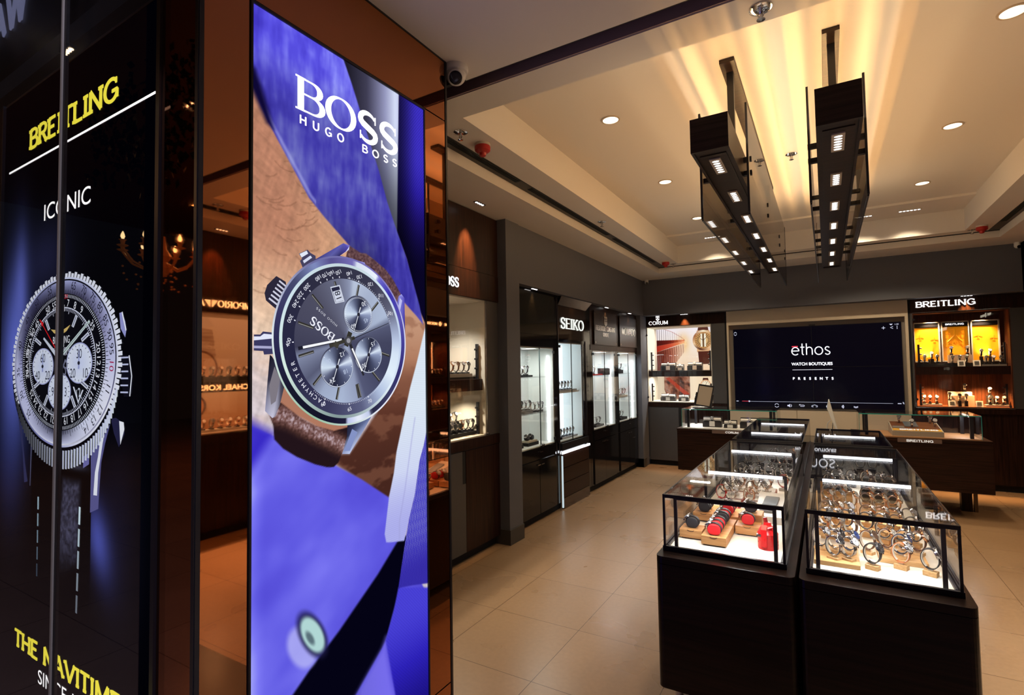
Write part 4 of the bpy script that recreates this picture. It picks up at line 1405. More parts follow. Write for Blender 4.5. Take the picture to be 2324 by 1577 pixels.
# ---------------------------------------------------------------- back wall
POSTERW = painted('lit_print_soft', 1.0)
op = (-2.548, -1.528, 1.018, 2.258)
c = cabinet('wall_cabinet', 'back wall cabinet with CORUM sign, lit red bridge and gold watch picture', BACK, -2.548, -1.325, 2.428, op, .62, GREYLAM, WENGE, GREYLAM, LINING)
part(BACK, 'sill', WENGE, c, (-2.548, -1.325, -.012, .006, .945, 1.012))
part(BACK, 'cabinet_door', GREYLAM, c, (-2.53, -2.06, -.012, .004, .085, .935))
p = part(BACK, 'cabinet_door', WENGE, c, (-2.02, -1.33, -.012, .004, .085, .935))
part(BACK, 'handle', BLACKM, p, (-2.058, -2.022, -.012, .001, .5, .935))
part(BACK, 'shelf', WENGE, c, (-2.535, -1.541, -.59, -.03, 1.436, 1.529))
M = MB()
letters(M, BACK, 'CORUM', -2.502, 2.287, .005, .058, width=.315, stem=.15, hair=.10, serif=.05, gap=.12, dep=.010)
kx, kz = -2.353, 2.36
for pts in ([(kx - .03, kz + .045), (kx + .03, kz + .045)], [(kx - .03, kz + .065), (kx + .03, kz + .065)], [(kx, kz + .08), (kx, kz + .02)], [(kx - .028, kz + .02), (kx + .028, kz + .02)], [(kx - .028, kz + .02), (kx, kz - .008)], [(kx + .028, kz + .02), (kx, kz - .008)]):
    (x0, z0), (x1, z1) = pts
    M.tube([BACK.p(x0, .010, z0), BACK.p(x1, .010, z1)], .005, 6)
M.build('lettering', LETTER, c)
part(BACK, 'glass_door', GLASS, c, (op[0], op[1], .008, .014, op[2] + .004, op[3] - .004))
M = MB()
for z in (1.10, 2.12):
    M.cyl(BACK.p(-2.535, .015, z), BACK.p(-2.535, .03, z), .014, 12)
M.build('hinge', BLACK, c)
# picture: red bridge in fog with a gold skeleton watch
P = Paint(-2.535, -1.541, 1.532, 2.245, .005)
U, V = P.U, P.V
P.C[:] = P.ramp((V - 1.53) / .72, [(0, (250, 214, 176)), (.5, (254, 238, 222)), (1, (252, 244, 250))])
P.put(.8 * np.exp(-((U + 2.08) / .10) ** 2 - ((V - 1.99) / .16) ** 2), (250, 196, 120))
TR = [(-2.535, 1.85), (-2.06, 1.985), (-2.07, 1.84), (-2.28, 1.57), (-2.31, 1.532), (-2.535, 1.532)]
P.fill(TR, P.ramp(smooth((P.U + 2.5) / .42), [(0, (104, 44, 32)), (.55, (186, 112, 88)), (1, (244, 208, 176))]), .003)
ins = P.sd(TR) > 0
for i in range(13):
    x = -2.53 + i * .037
    P.put(smooth(1.4 - P.lined([(x, 1.86 + i * .0105), (x + .006, 1.50)]) / .0045) * ins * (1 - i * .05), (74, 22, 16))
    P.put(smooth(1.3 - P.lined([(x, 1.86 + i * .0105), (x + .05, 1.50)]) / .003) * ins * (1 - i * .06), (150, 60, 42))
P.fill([(-2.535, 1.955), (-2.06, 2.03), (-2.06, 2.0), (-2.535, 1.85)], P.ramp((P.U + 2.535) / .47, [(0, (170, 44, 30)), (.5, (214, 84, 56)), (1, (250, 170, 110))]), .003)
P.fill([(-2.535, 2.055), (-2.06, 2.05), (-2.06, 2.03), (-2.535, 1.955)], P.ramp((P.U + 2.535) / .47 + .15 * P.noise(.02, .05, 5, 2), [(0, (70, 20, 18)), (.6, (120, 36, 26)), (1, (226, 120, 70))]), .003)
for i in range(12):
    x = -2.52 + i * .037
    P.put(smooth(1.3 - np.abs(U - x) / (.005 - .00025 * i)) * (V > 2.045) * (V < 2.245 - .012 * max(0, i - 3)) * (.9 - .055 * i), (66, 48, 58))
P.put(.8 * smooth(1.4 - P.lined([(-2.40, 2.245), (-2.28, 2.20), (-2.12, 2.10), (-2.05, 2.04)]) / .004), (190, 110, 100))
P.build('picture', BACK, -.55, POSTERW, c)
A = Art(BACK, -1.752, 2.03, -.545)
A.poly([(-.085, .19), (-.075, .225), (.075, .225), (.085, .19), (.09, .12), (-.09, .12)], (92, 50, 40), 0)
A.poly([(-.10, .165), (.10, .165), (.12, .06), (-.12, .06)], (214, 160, 120), 1)
A.poly([(-.105, -.10), (.105, -.10), (.105, -.20), (-.105, -.20)], (226, 176, 130), 0)
A.poly([(-.09, -.185), (.09, -.185), (.088, -.37), (.08, -.40), (-.05, -.40), (-.078, -.37)], (84, 40, 30), 1)
A.ring(.135, .172, angramp([(0, (250, 226, 190)), (45, (214, 164, 110)), (90, (252, 236, 206)), (150, (170, 108, 70)), (200, (244, 206, 160)), (250, (90, 50, 36)), (300, (236, 190, 140))]), 2, 72)
A.disc(.138, lambda k, a: mixc((244, 214, 150), (196, 140, 84), k), 3, 64, 2)
for k in range(24):
    A.radial(k * 15, .075, .13, .012, (70, 40, 26), 4, .004)
A.poly([(-.042, -.11), (.042, -.11), (.042, .11), (-.042, .11)], (250, 240, 214), 5)
A.poly([(-.014, -.11), (.014, -.11), (.014, .11), (-.014, .11)], (120, 84, 50), 6)
A.bar(0, 0, .06, .055, .008, (60, 40, 30), 7)
A.bar(0, 0, -.05, .03, .008, (60, 40, 30), 7)
A.M.build('watch_picture', POSTERW, c)
P = Paint(-2.535, -1.541, 1.032, 1.434, .006)
P.C[:] = P.ramp((P.U + 2.535) / 1.0, [(0, (226, 206, 176)), (.4, (232, 212, 184)), (.6, (254, 232, 200)), (1, (252, 222, 180))])
P.fill([(-2.42, 1.43), (-1.99, 1.43), (-1.99, 1.06), (-2.36, 1.032), (-2.42, 1.2)], P.ramp(P.noise(.05, .09, 6, 3, .7), [(.2, (60, 36, 30)), (.5, (140, 84, 62)), (.7, (176, 128, 104)), (1, (96, 84, 84))]), .004)
P.fill([(-2.40, 1.40), (-2.33, 1.41), (-2.0, 1.13), (-2.05, 1.08)], (176, 66, 44), .006)
P.build('picture', BACK, -.55, POSTERW, c)
A = Art(BACK, -1.735, 1.285, -.545)
A.poly([(-.05, .06), (-.04, .115), (.04, .115), (.05, .06)], (84, 44, 34), 0)
A.ring(.068, .085, lambda k, a: (232, 176, 130), 1, 48)
A.disc(.07, lambda k, a: (252, 236, 206), 1, 48)
for k in range(12):
    A.radial(30 * k, .05, .066, .006, (90, 60, 44), 2)
A.bar(0, 0, .02, .05, .006, (70, 46, 36), 3)
A.M.build('watch_picture', POSTERW, c)
for a in (-2.3, -1.8):
    lamp('niche_light', 'AREA', BACK.p(a, -.2, 2.24), 7, NEUT, .3, .06, (0, 0, 0), parent=c)
    lamp('niche_light', 'AREA', BACK.p(a, -.2, 1.43), 5, NEUT, .3, .06, (0, 0, 0), parent=c)
part(BACK, 'side_light', emis('warm_side_glow', (1, .93, .74), 1.2), c, (-2.534, -2.530, -.40, -.02, 1.55, 2.24))
light_pole(BACK, -2.50, -.10, 1.530, 1.84, 'slim black spotlight pole at the left of the bridge picture, upper shelf', -1)
light_pole(BACK, -1.57, -.10, 1.530, 1.84, 'slim black spotlight pole right of the gold watch picture', 1)
light_pole(BACK, -2.50, -.10, 1.031, 1.32, 'slim black spotlight pole at the left below the bridge picture', -1)
light_pole(BACK, -1.57, -.10, 1.031, 1.32, 'slim black spotlight pole at the lower right of the cabinet with bridge picture', 1)
spot(BACK, -1.92, .055, 2.429, label='grille spotlight over the wood header of the bridge picture cabinet', power=85, tgt=(0, -.10, -.6), sp=56)

# cream low cabinet and ledge under the television
c = thing('low_cabinet', 'low cream cabinet with two doors along the back wall under the screen', 'cabinet', (-.18, 8.75, 0))
part(BACK, 'body', CREAM, c, (-1.29, .935, -.30, -.012, .58, .945))
part(BACK, 'cabinet_door', CREAM, c, (-1.288, -.392, -.012, 0, .585, .940))
part(BACK, 'cabinet_door', CREAM, c, (-.386, .932, -.012, 0, .585, .940))
part(BACK, 'plinth', BLACKM, c, (-1.29, .935, -.30, -.03, 0, .58))
part(BACK, 'top', mat('grey_ledge', (.10, .088, .076), .4), c, (-1.30, .945, -.30, .006, .9455, .9545))
# screen: four panels forming one picture
c = thing('video_wall', 'large black four-panel screen showing the word ethos and playback controls', 'screen', (-.175, 8.69, 1.0))
TVG = mat('screen_black', (.003, .003, .006), .12, emit=(.02, .02, .12), es=.025)
part(BACK, 'bezel', BLACK, c, (-1.218, .878, -.078, -.062, .968, 2.152))
for a in (-1.214, -.168):
    for z in (.972, 1.562):
        part(BACK, 'screen', TVG, c, (a, a + 1.040, -.062, -.060, z, z + .584))
M = MB()
letters(M, BACK, 'ethos', -.435, 1.735, -.0595, .165, width=.495, stem=.085, hair=.085, gap=.05, dep=.0006)
text(M, BACK, 'WATCH BOUTIQUES', -.180, 1.585, -.059, .042, width=.51, bold=.0022)
BACK.box(M, -.428, .070, -.0595, -.059, 1.518, 1.523)
for k, ch in enumerate('PRESENTS'):
    text(M, BACK, ch, -.415 + k * .069, 1.378, -.059, .036, bold=.003)
M.build('logo_text', emis('screen_white', (.93, .93, 1.0), 1.25), c)
part(BACK, 'accent_bar', emis('screen_red', (1, .06, .10), 1.1), c, (-.425, -.348, -.0595, -.059, 1.852, 1.866), (-1.12, -1.03, -.0595, -.059, 1.053, 1.058), label='red accent bar and progress line')
M = MB()
BACK.box(M, -1.02, .75, -.0595, -.059, 1.053, 1.056)
BACK.box(M, -1.20, -1.17, -.0595, -.059, 1.050, 1.060)
BACK.box(M, .80, .84, -.0595, -.059, 1.050, 1.060)
M.cyl(BACK.p(-1.02, -.0595, 1.055), BACK.p(-1.02, -.058, 1.055), .012, 12)


def ln(pts, r=.0035):
    M.tube([BACK.p(a, -.058, z) for a, z in pts], r, 5)


ln(arc(-.649, 1.0, .026, .026, 20, 160))
ln(arc(-.649, 1.0, .026, .026, 200, 340))
M.prism([(-.51, .99), (-.495, .99), (-.475, .975), (-.475, 1.025), (-.495, 1.01), (-.51, 1.01)], lambda a, z, h: BACK.p(a, h, z), -.0595, -.058)
ln(arc(-.478, 1.0, .022, .022, -50, 50, 6))
ln([(-.36, 1.012), (-.30, 1.012), (-.29, 1.002), (-.30, .992), (-.345, .992)])
ln([(-.36, 1.012), (-.345, 1.022)])
ln([(-.20, .99), (-.20, 1.005), (-.165, 1.018), (-.13, 1.005), (-.13, .99), (-.15, .99)])
ln([(-.18, .99), (-.20, .99)])
ln([(-.02, .99), (-.02, 1.01), (.03, 1.01), (.03, .99), (-.02, .99)])
for k in range(3):
    ln(arc(.155, 1.0, .014 + .010 * k, .014 + .010 * k, -45, 45, 5))
for z in (1.008, .996):
    ln([(.305, z), (.33, z - .010), (.355, z)])
ln([(-1.205, 2.09), (-1.185, 2.11), (-1.165, 2.09)])
ln([(-1.205, 2.075), (-1.185, 2.055), (-1.165, 2.075)])
ln([(.66, 2.075), (.70, 2.075)])
ln([(.68, 2.055), (.68, 2.095)])
ln([(.785, 2.09), (.755, 2.075), (.785, 2.06)])
for z in (2.06, 2.075, 2.09):
    M.cyl(BACK.p(.83, -.0595, z), BACK.p(.83, -.058, z), .005, 8)
M.prism([(.745, 2.125), (.765, 2.105), (.785, 2.125)], lambda a, z, h: BACK.p(a, h, z), -.0595, -.058)
text(M, BACK, '1:30', .825, 2.108, -.059, .020)
ln([(.855, 1.075), (.868, 1.062)])
ln([(.870, 1.050), (.856, 1.062)])
M.build('interface_icons', emis('screen_icons', (.78, .80, 1.0), .9), c)
part(BACK, 'sensor', BLACK, c, (-.20, -.12, -.060, -.050, 2.150, 2.170))

LITWOOD = wood('niche_lit_wood', (.055, .018, .009), (.13, .045, .020), .35)  # brighter, redder wood with the lit look of the niche put into its colour
# cabinet with yellow panels
op = (.99, 1.947, 1.018, 2.248)
c = cabinet('wall_cabinet', 'back wall cabinet with BREITLING sign and yellow aeroplane panels', BACK, .969, 2.14, 2.428, op, .42, GREYLAM, WENGE, WENGE, LITWOOD)
part(BACK, 'sill', WENGE, c, (.969, 2.14, -.012, .006, .945, 1.012))
part(BACK, 'edge_trim', STEEL, c, (.985, .991, .0, .010, 1.012, 2.252), (.985, 1.95, .0, .010, 1.010, 1.018), (.985, 1.95, 0, .010, 2.246, 2.252))
part(BACK, 'shelf', WENGE, c, (1.003, 1.934, -.39, -.03, 1.438, 1.540))
M = MB()
letters(M, BACK, 'BREITLING', 1.030, 2.318, .006, .072, width=.60, stem=.20, hair=.13, serif=.10, gap=.09, dep=.012)
M.build('lettering', emis('sign_letters_gold_white', (1, .96, .95), 1.7), c)
part(BACK, 'glass_door', GLASS, c, (op[0], op[1], .010, .016, op[2] + .004, op[3] - .004))
M = MB()
M.cyl(BACK.p(1.90, .017, 1.045), BACK.p(1.90, .04, 1.045), .013, 12)
M.build('lock', CHROME, c)
M = MB()
for z in (1.12, 2.16):
    M.cyl(BACK.p(1.0, .017, z), BACK.p(1.0, .03, z), .014, 12)
M.build('hinge', BLACK, c)
for a in (1.2, 1.7):
    lamp('niche_light', 'SPOT', BACK.p(a, -.10, 2.23), 60, WARM, .02, None, (math.radians(14), 0, 0), math.radians(80), .7, c)
    lamp('niche_light', 'SPOT', BACK.p(a, -.10, 1.43), 130, AMB, .02, None, (math.radians(12), 0, 0), math.radians(100), .7, c)
light_pole(BACK, 1.05, -.08, 1.541, 1.835, 'slim black spotlight pole at the left of the yellow panels', -1)
light_pole(BACK, 1.912, -.15, 1.541, 1.835, 'slim black spotlight pole at the right of the yellow panels', 1)
light_pole(BACK, 1.05, -.08, 1.031, 1.316, 'slim black spotlight pole at the left below the yellow panels', -1)
light_pole(BACK, 1.912, -.15, 1.031, 1.316, 'slim black spotlight pole at the right below the yellow panels', 1)
spot(BACK, 1.54, .055, 2.429, label='grille spotlight over the wood header of the yellow panel cabinet', power=85, tgt=(0, -.10, -.6), sp=56)
YEL = mat('yellow_panel', (.80, .30, .008), .4, emit=(1, .34, .005), es=.30)  # emission puts brightness into panels and reliefs that are no lamps
pan = thing('aeroplane_triptych', 'triptych of yellow panels with raised aeroplanes in white frames', 'wall picture', (1.45, 8.86, 1.60))
FRW = mat('white_frame', (.60, .57, .53), .35)
for a0, a1, zs in ((1.018, 1.296, 0), (1.312, 1.594, 1), (1.610, 1.888, 0)):
    part(BACK, 'frame', FRW, pan, (a0, a0 + .012, -.25, -.20, 1.602, 2.13), (a1 - .012, a1, -.25, -.20, 1.602, 2.13), (a0, a1, -.25, -.20, 2.118, 2.13), (a0 + .012, a1 - .012, -.25, -.21, 1.602, 1.618))
    part(BACK, 'title_bar', BLACK, pan, (a0 + .013, a1 - .013, -.25, -.215, 2.066, 2.117))
    part(BACK, 'panel', YEL, pan, (a0 + .013, a1 - .013, -.25, -.235, 1.619, 2.058))
    M = MB()

    def plane(cx, cz, s, rot=0):
        for (x0, z0, x1, z1, w_) in ((0, -.5, 0, .5, .10), (0, .08, -.5, -.10, .08), (0, .08, .5, -.10, .08), (0, -.42, -.18, -.48, .06), (0, -.42, .18, -.48, .06)):
            L = math.hypot(x1 - x0, z1 - z0)
            nx, nz = -(z1 - z0) / L * w_ / 2, (x1 - x0) / L * w_ / 2
            c_, s_ = math.cos(rot), math.sin(rot)
            pts = [(x0 + nx, z0 + nz), (x0 - nx, z0 - nz), (x1 - nx, z1 - nz), (x1 + nx, z1 + nz)]
            M.prism([(cx + s * (p * c_ - q * s_), cz + s * (p * s_ + q * c_)) for p, q in pts], lambda a, z, h: BACK.p(a, h, z), -.235, -.228)
    if zs == 0:
        plane(a0 + .075, 1.93, .075)
        plane(a1 - .055, 1.90, .075)
    else:
        m = (a0 + a1) / 2
        for p0, p1, w_ in (((m, 2.04), (m, 1.95), .022), ((m, 1.95), (m - .075, 1.86), .018), ((m, 1.95), (m + .075, 1.86), .018), ((m - .10, 2.03), (m + .10, 2.03), .014)):
            M.tube([BACK.p(p0[0], -.232, p0[1]), BACK.p(p1[0], -.232, p1[1])], w_ / 2, 8)
        for k, (x, z, r) in enumerate(((-.07, 1.97, 1.57), (.07, 1.97, -1.57), (-.07, 1.91, 1.4), (.07, 1.91, -1.4), (-.06, 1.85, 2.4), (.06, 1.84, -2.4), (0, 1.86, .2), (.09, 1.80, .9), (-.09, 1.80, -.9))):
            plane(m + x, z, .055, r)
    M.build('relief', YEL, pan, label='raised yellow aeroplanes')
    if zs:
        M = MB()
        letters(M, BACK, 'BREITLING', a0 + .045, 2.082, -.2145, .020, width=.19, stem=.26, hair=.2, gap=.1, dep=.002)
        M.build('lettering', LETTER, pan)
for a in (1.157, 1.453, 1.749):
    lamp('panel_light', 'SPOT', BACK.p(a, -.16, 1.66), 7, (1, .75, .35), .02, None, (math.radians(150), 0, 0), math.radians(110), .8, pan)
# ---------------------------------------------------------------- right wall (seen in the bronze mirror)
op = (-3.98, -2.05, 1.012, 2.205)
c = cabinet('wall_cabinet', 'dark wood cabinet seen in the mirror, warm niche, eagle sign', RIGHT, -4.125, -1.945, 2.995, op, .45, GREYLAM, WENGE, WENGE, LINING)
part(RIGHT, 'shelf', BLACK, c, (-3.967, -2.063, -.43, -.004, 1.418, 1.524))
M = MB()
letters(M, RIGHT, 'EMPORIO', -3.35, 2.262, .006, .064, width=.40, stem=.16, hair=.06, serif=.08, gap=.07, dep=.008)
letters(M, RIGHT, 'ARMANI', -2.82, 2.262, .006, .064, width=.36, stem=.16, hair=.06, serif=.08, gap=.07, dep=.008)
for k in range(6):
    z = 2.322 - k * .011
    wgt = .060 - k * .008
    RIGHT.box(M, -2.885 - wgt, -2.885 - .008, .006, .012, z - .007, z)
    RIGHT.box(M, -2.885 + .008, -2.885 + wgt, .006, .012, z - .007, z)
text(M, RIGHT, 'MICHAEL KORS', -3.075, 1.440, .0, .052, width=.58, bold=.002)
M.build('lettering', WARMLET, c)
P = Paint(-3.94, -2.10, 1.53, 2.19, .008)
P.C[:] = P.ramp((P.V - 1.53) / .66, [(0, (200, 178, 156)), (1, (240, 228, 212))])
P.fill([(-3.05, 2.19), (-2.6, 2.05), (-2.6, 1.95), (-3.12, 2.1)], (226, 214, 200), .01)
P.fill([(-3.10, 2.06), (-2.92, 2.08), (-2.88, 2.0), (-2.96, 1.78), (-3.14, 1.78), (-3.12, 1.95)], P.ramp(P.noise(.2, .02, 3), [(0, (150, 120, 100)), (1, (236, 220, 204))]), .004)
e = np.hypot((P.U + 2.98), (P.V - 1.66))
P.put(smooth((.19 - e) / .02), (120, 86, 66))
P.put(smooth((.165 - e) / .01), (206, 176, 150))
P.build('picture', RIGHT, -.35, POSTERW, c)
P = Paint(-3.94, -2.10, 1.03, 1.41, .008)
P.C[:] = P.ramp((P.V - 1.03) / .38, [(0, (196, 150, 110)), (1, (226, 206, 180))])
fx, fz = P.U + 2.92, P.V - 1.27
P.put(smooth((.12 - np.hypot(fx * .9, fz)) / .02), (70, 44, 34))
P.put(smooth((.075 - np.hypot(fx + .03, fz * .75)) / .012), (226, 172, 136))
P.fill([(-2.86, 1.36), (-2.78, 1.30), (-2.70, 1.16), (-2.80, 1.10), (-2.87, 1.2)], (60, 38, 30), .01)
P.build('picture', RIGHT, -.35, POSTERW, c)
part(RIGHT, 'glass_door', GLASS, c, (op[0], op[1], .010, .016, op[2] + .004, op[3] - .004))
part(RIGHT, 'sill', WENGE, c, (-4.125, -1.945, -.012, .006, .925, 1.008))
for a in (-3.6, -3.0, -2.5):
    lamp('niche_light', 'SPOT', RIGHT.p(a, -.12, 2.18), 130, NEUT, .012, None, (0, 0, 0), math.radians(125), .8, c)
    lamp('niche_light', 'SPOT', RIGHT.p(a, -.12, 1.405), 80, NEUT, .012, None, (0, 0, 0), math.radians(135), .8, c)
spot(RIGHT, -2.9, .16, 2.998, label='grille spotlight over the cabinet with the eagle sign, seen in the mirror', power=50, tgt=(0, -.22, -.6), sp=52)
op = (-6.65, -6.22, .985, 2.20)
c = cabinet('wall_cabinet', 'dark cabinet at the mirror column edge with round symbol sign and copper glow', RIGHT, -6.75, -5.5, 2.428, op, .35, WENGE, WENGE, WENGE, WENGE)
part(RIGHT, 'shelf', WENGE, c, (-6.637, -6.233, -.33, -.01, 1.39, 1.49))
M = MB()
letters(M, RIGHT, 'BAUME', -6.95 + .21, 2.30, .006, .036, width=.19, stem=.18, hair=.12, gap=.07, dep=.006)
letters(M, RIGHT, 'MERCIER', -6.37, 2.30, .006, .036, width=.24, stem=.18, hair=.12, gap=.07, dep=.006)
M.tube([RIGHT.p(-6.44, .01, 2.285), RIGHT.p(-6.44, .01, 2.355)], .006, 6)
M.tube([RIGHT.p(p, .01, z) for p, z in arc(-6.44, 2.32, .025, .022, 0, 360, 20)], .006, 6)
M.build('lettering', WARMLET, c)
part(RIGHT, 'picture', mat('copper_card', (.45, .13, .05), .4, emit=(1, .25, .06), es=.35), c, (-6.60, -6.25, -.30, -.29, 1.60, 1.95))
part(RIGHT, 'picture_frame', WARMLET, c, (-6.60, -6.25, -.29, -.288, 1.945, 1.955), (-6.60, -6.59, -.29, -.288, 1.55, 2.05), (-6.60, -6.25, -.29, -.288, 1.595, 1.60))
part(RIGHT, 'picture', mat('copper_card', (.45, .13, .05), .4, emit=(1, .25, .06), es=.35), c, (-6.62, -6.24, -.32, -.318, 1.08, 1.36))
part(RIGHT, 'glass_door', GLASS, c, (op[0], op[1], .008, .014, op[2] + .004, op[3] - .004))
lamp('niche_light', 'SPOT', RIGHT.p(-6.43, -.10, 2.18), 30, WARM, .012, None, (0, 0, 0), math.radians(120), .8, c)
lamp('niche_light', 'SPOT', RIGHT.p(-6.43, -.10, 1.38), 24, WARM, .012, None, (0, 0, 0), math.radians(130), .8, c)
for a0, a1 in ((-5.495, -4.375), (-8.29, -6.755)):
    c = thing('wall_cabinet', 'plain dark wood cabinet on the right wall, %s' % ('beside the pillar' if a1 > -5 else 'in the far corner'), 'display cabinet', RIGHT.p((a0 + a1) / 2, -.2, 0))
    part(RIGHT, 'body', WENGE, c, (a0, a1, -.35, -.012, .08, 2.428))
    part(RIGHT, 'plinth', BLACKM, c, (a0, a1, -.35, -.05, 0, .08))
    for k in range(2):
        part(RIGHT, 'cabinet_door', WENGE, c, (a0 + .01 + k * (a1 - a0) / 2, a0 - .01 + (k + 1) * (a1 - a0) / 2, -.012, .0, .09, 2.42))
# ---------------------------------------------------------------- display island
DARKWOOD = wood('island_wood', (.005, .0025, .002), (.016, .007, .005), .3, axis=0)


def rounded(x0, x1, y0, y1, r, n=5):
    return arc(x1 - r, y1 - r, r, r, 0, 90, n) + arc(x0 + r, y1 - r, r, r, 90, 180, n) + arc(x0 + r, y0 + r, r, r, 180, 270, n) + arc(x1 - r, y0 + r, r, r, 270, 360, n)


for x0, x1, y1, lab in ((-.705, -.140, 6.74, 'left dark wood island counter with rounded corners under the glass cases'), (-.126, .430, 5.82, 'right dark wood island counter with rounded corners under the glass cases')):
    c = thing('island_counter', lab, 'display counter', ((x0 + x1) / 2, (2.43 + y1) / 2, 0))
    M = MB().prism(rounded(x0, x1, 2.43, y1, .03), lambda a, b, h: (a, b, h), .150, .700)
    M.build('body', DARKWOOD, c)
    M = MB().prism(rounded(x0, x1, 2.43, y1, .03), lambda a, b, h: (a, b, h), .7025, .735)
    M.build('top', DARKWOOD, c)
    for x in (x0 + .06, x1 - .06):
        for y in (2.56, y1 - .15):
            MB().cyl((x, y, 0), (x, y, .150), .018, 14).build('leg', STEEL, c)


def case(x0, x1, y0, y1, legs, uy, floor_m, lab, led_power):
    z0, z1 = .735, .995
    c = thing('glass_case', lab, 'glass display case', ((x0 + x1) / 2, (y0 + y1) / 2, z0))
    M = MB().box(x0 - .004, x1 + .004, y0 - .004, y0 + .012, z0, .757).box(x0 - .004, x1 + .004, y1 - .012, y1 + .004, z0, .757).box(x0 - .004, x0 + .006, y0 + .012, y1 - .012, z0, .757).box(x1 - .006, x1 + .004, y0 + .012, y1 - .012, z0, .757)
    M.build('base_rim', BLACK, c)
    MB().box(x0 + .010, x1 - .010, y0 + .012, y1 - .012, z0 + .001, .747).build('floor', floor_m, c)
    g = .005
    for nm, b in (('top_pane', (x0, x1, y0, y1, z1 - .006, z1)), ('side_pane', (x0, x0 + g, y0 + .01, y1 - .01, .752, z1 - .0065)), ('side_pane', (x1 - g, x1, y0 + .01, y1 - .01, .752, z1 - .0065)), ('end_pane', (x0 + .009, x1 - .009, y0 + .002, y0 + .007, .752, z1 - .0065)), ('end_pane', (x0 + .009, x1 - .009, y1 - .007, y1 - .002, .752, z1 - .0065))):
        MB().box(*b).build(nm, GLASS, c)
    M = MB()
    for y in (y0 - .001, y1 - .009):
        M.box(x0 - .001, x1 + .001, y, y + .010, z1 - .015, z1 + .001)
        for x in (x0 - .001, x1 - .009):
            M.box(x, x + .010, y, y + .009, .757, z1 - .015)
    M.box(x0 - .001, x0 + .003, y0, y1, z1 - .004, z1 + .0008).box(x1 - .003, x1 + .001, y0, y1, z1 - .004, z1 + .0008)
    M.build('edge_frame', BLACK, c)
    M = MB()
    M.box(x0 + .012, x0 + .020, y0 + .02, y1 - .02, .747, .757).box(x1 - .020, x1 - .012, y0 + .02, y1 - .02, .747, .757)
    M.build('floor_rail', BLACK, c)
    l0, l1 = legs
    for k, y in enumerate(uy):
        M = MB().box(l0, l0 + .015, y, y + .012, .7475, .968).box(l1 - .015, l1, y, y + .012, .7475, .968).box(l0, l1, y, y + .014, .968, .984)
        f = M.build('light_frame', BLACK, c)
        s = .0135 if (k == 0 and y < y0 + .1) else -.008
        MB().box(l0 + .026, l1 - .022, y + s, y + s + .0075, .966, .982).build('led_bar', LEDW, f)
        lamp('case_light', 'AREA', ((l0 + l1) / 2, y + (.03 if s > 0 else -.012), .964), led_power, (1, .985, .95), l1 - l0 - .05, .012, (math.radians(25 if s > 0 else -12), 0, 0), parent=c)
    return c


DFL = mat('reflection_dark_floor', (.05, .055, .055), .4)  # dark colour stands in for the grazing reflection over the far cases
case(-.688, -.177, 2.52, 4.55, (-.645, -.208), (2.548, 3.27, 4.15), WHITE, 'near left glass case on the island with watches on red and black cushions', 1.5)
case(-.098, .402, 2.52, 4.56, (-.066, .364), (2.555, 3.31, 4.17), WHITE, 'near right glass case on the island with ringed watches on light wood blocks', 1.5)
case(-.688, -.180, 4.66, 6.66, (-.645, -.195), (5.33, 6.21), DFL, 'far left glass case on the island, mostly dark inside', .9)
case(-.103, .390, 4.67, 5.73, (-.066, .350), (5.34,), DFL, 'far right glass case on the island, short and dark inside', .9)

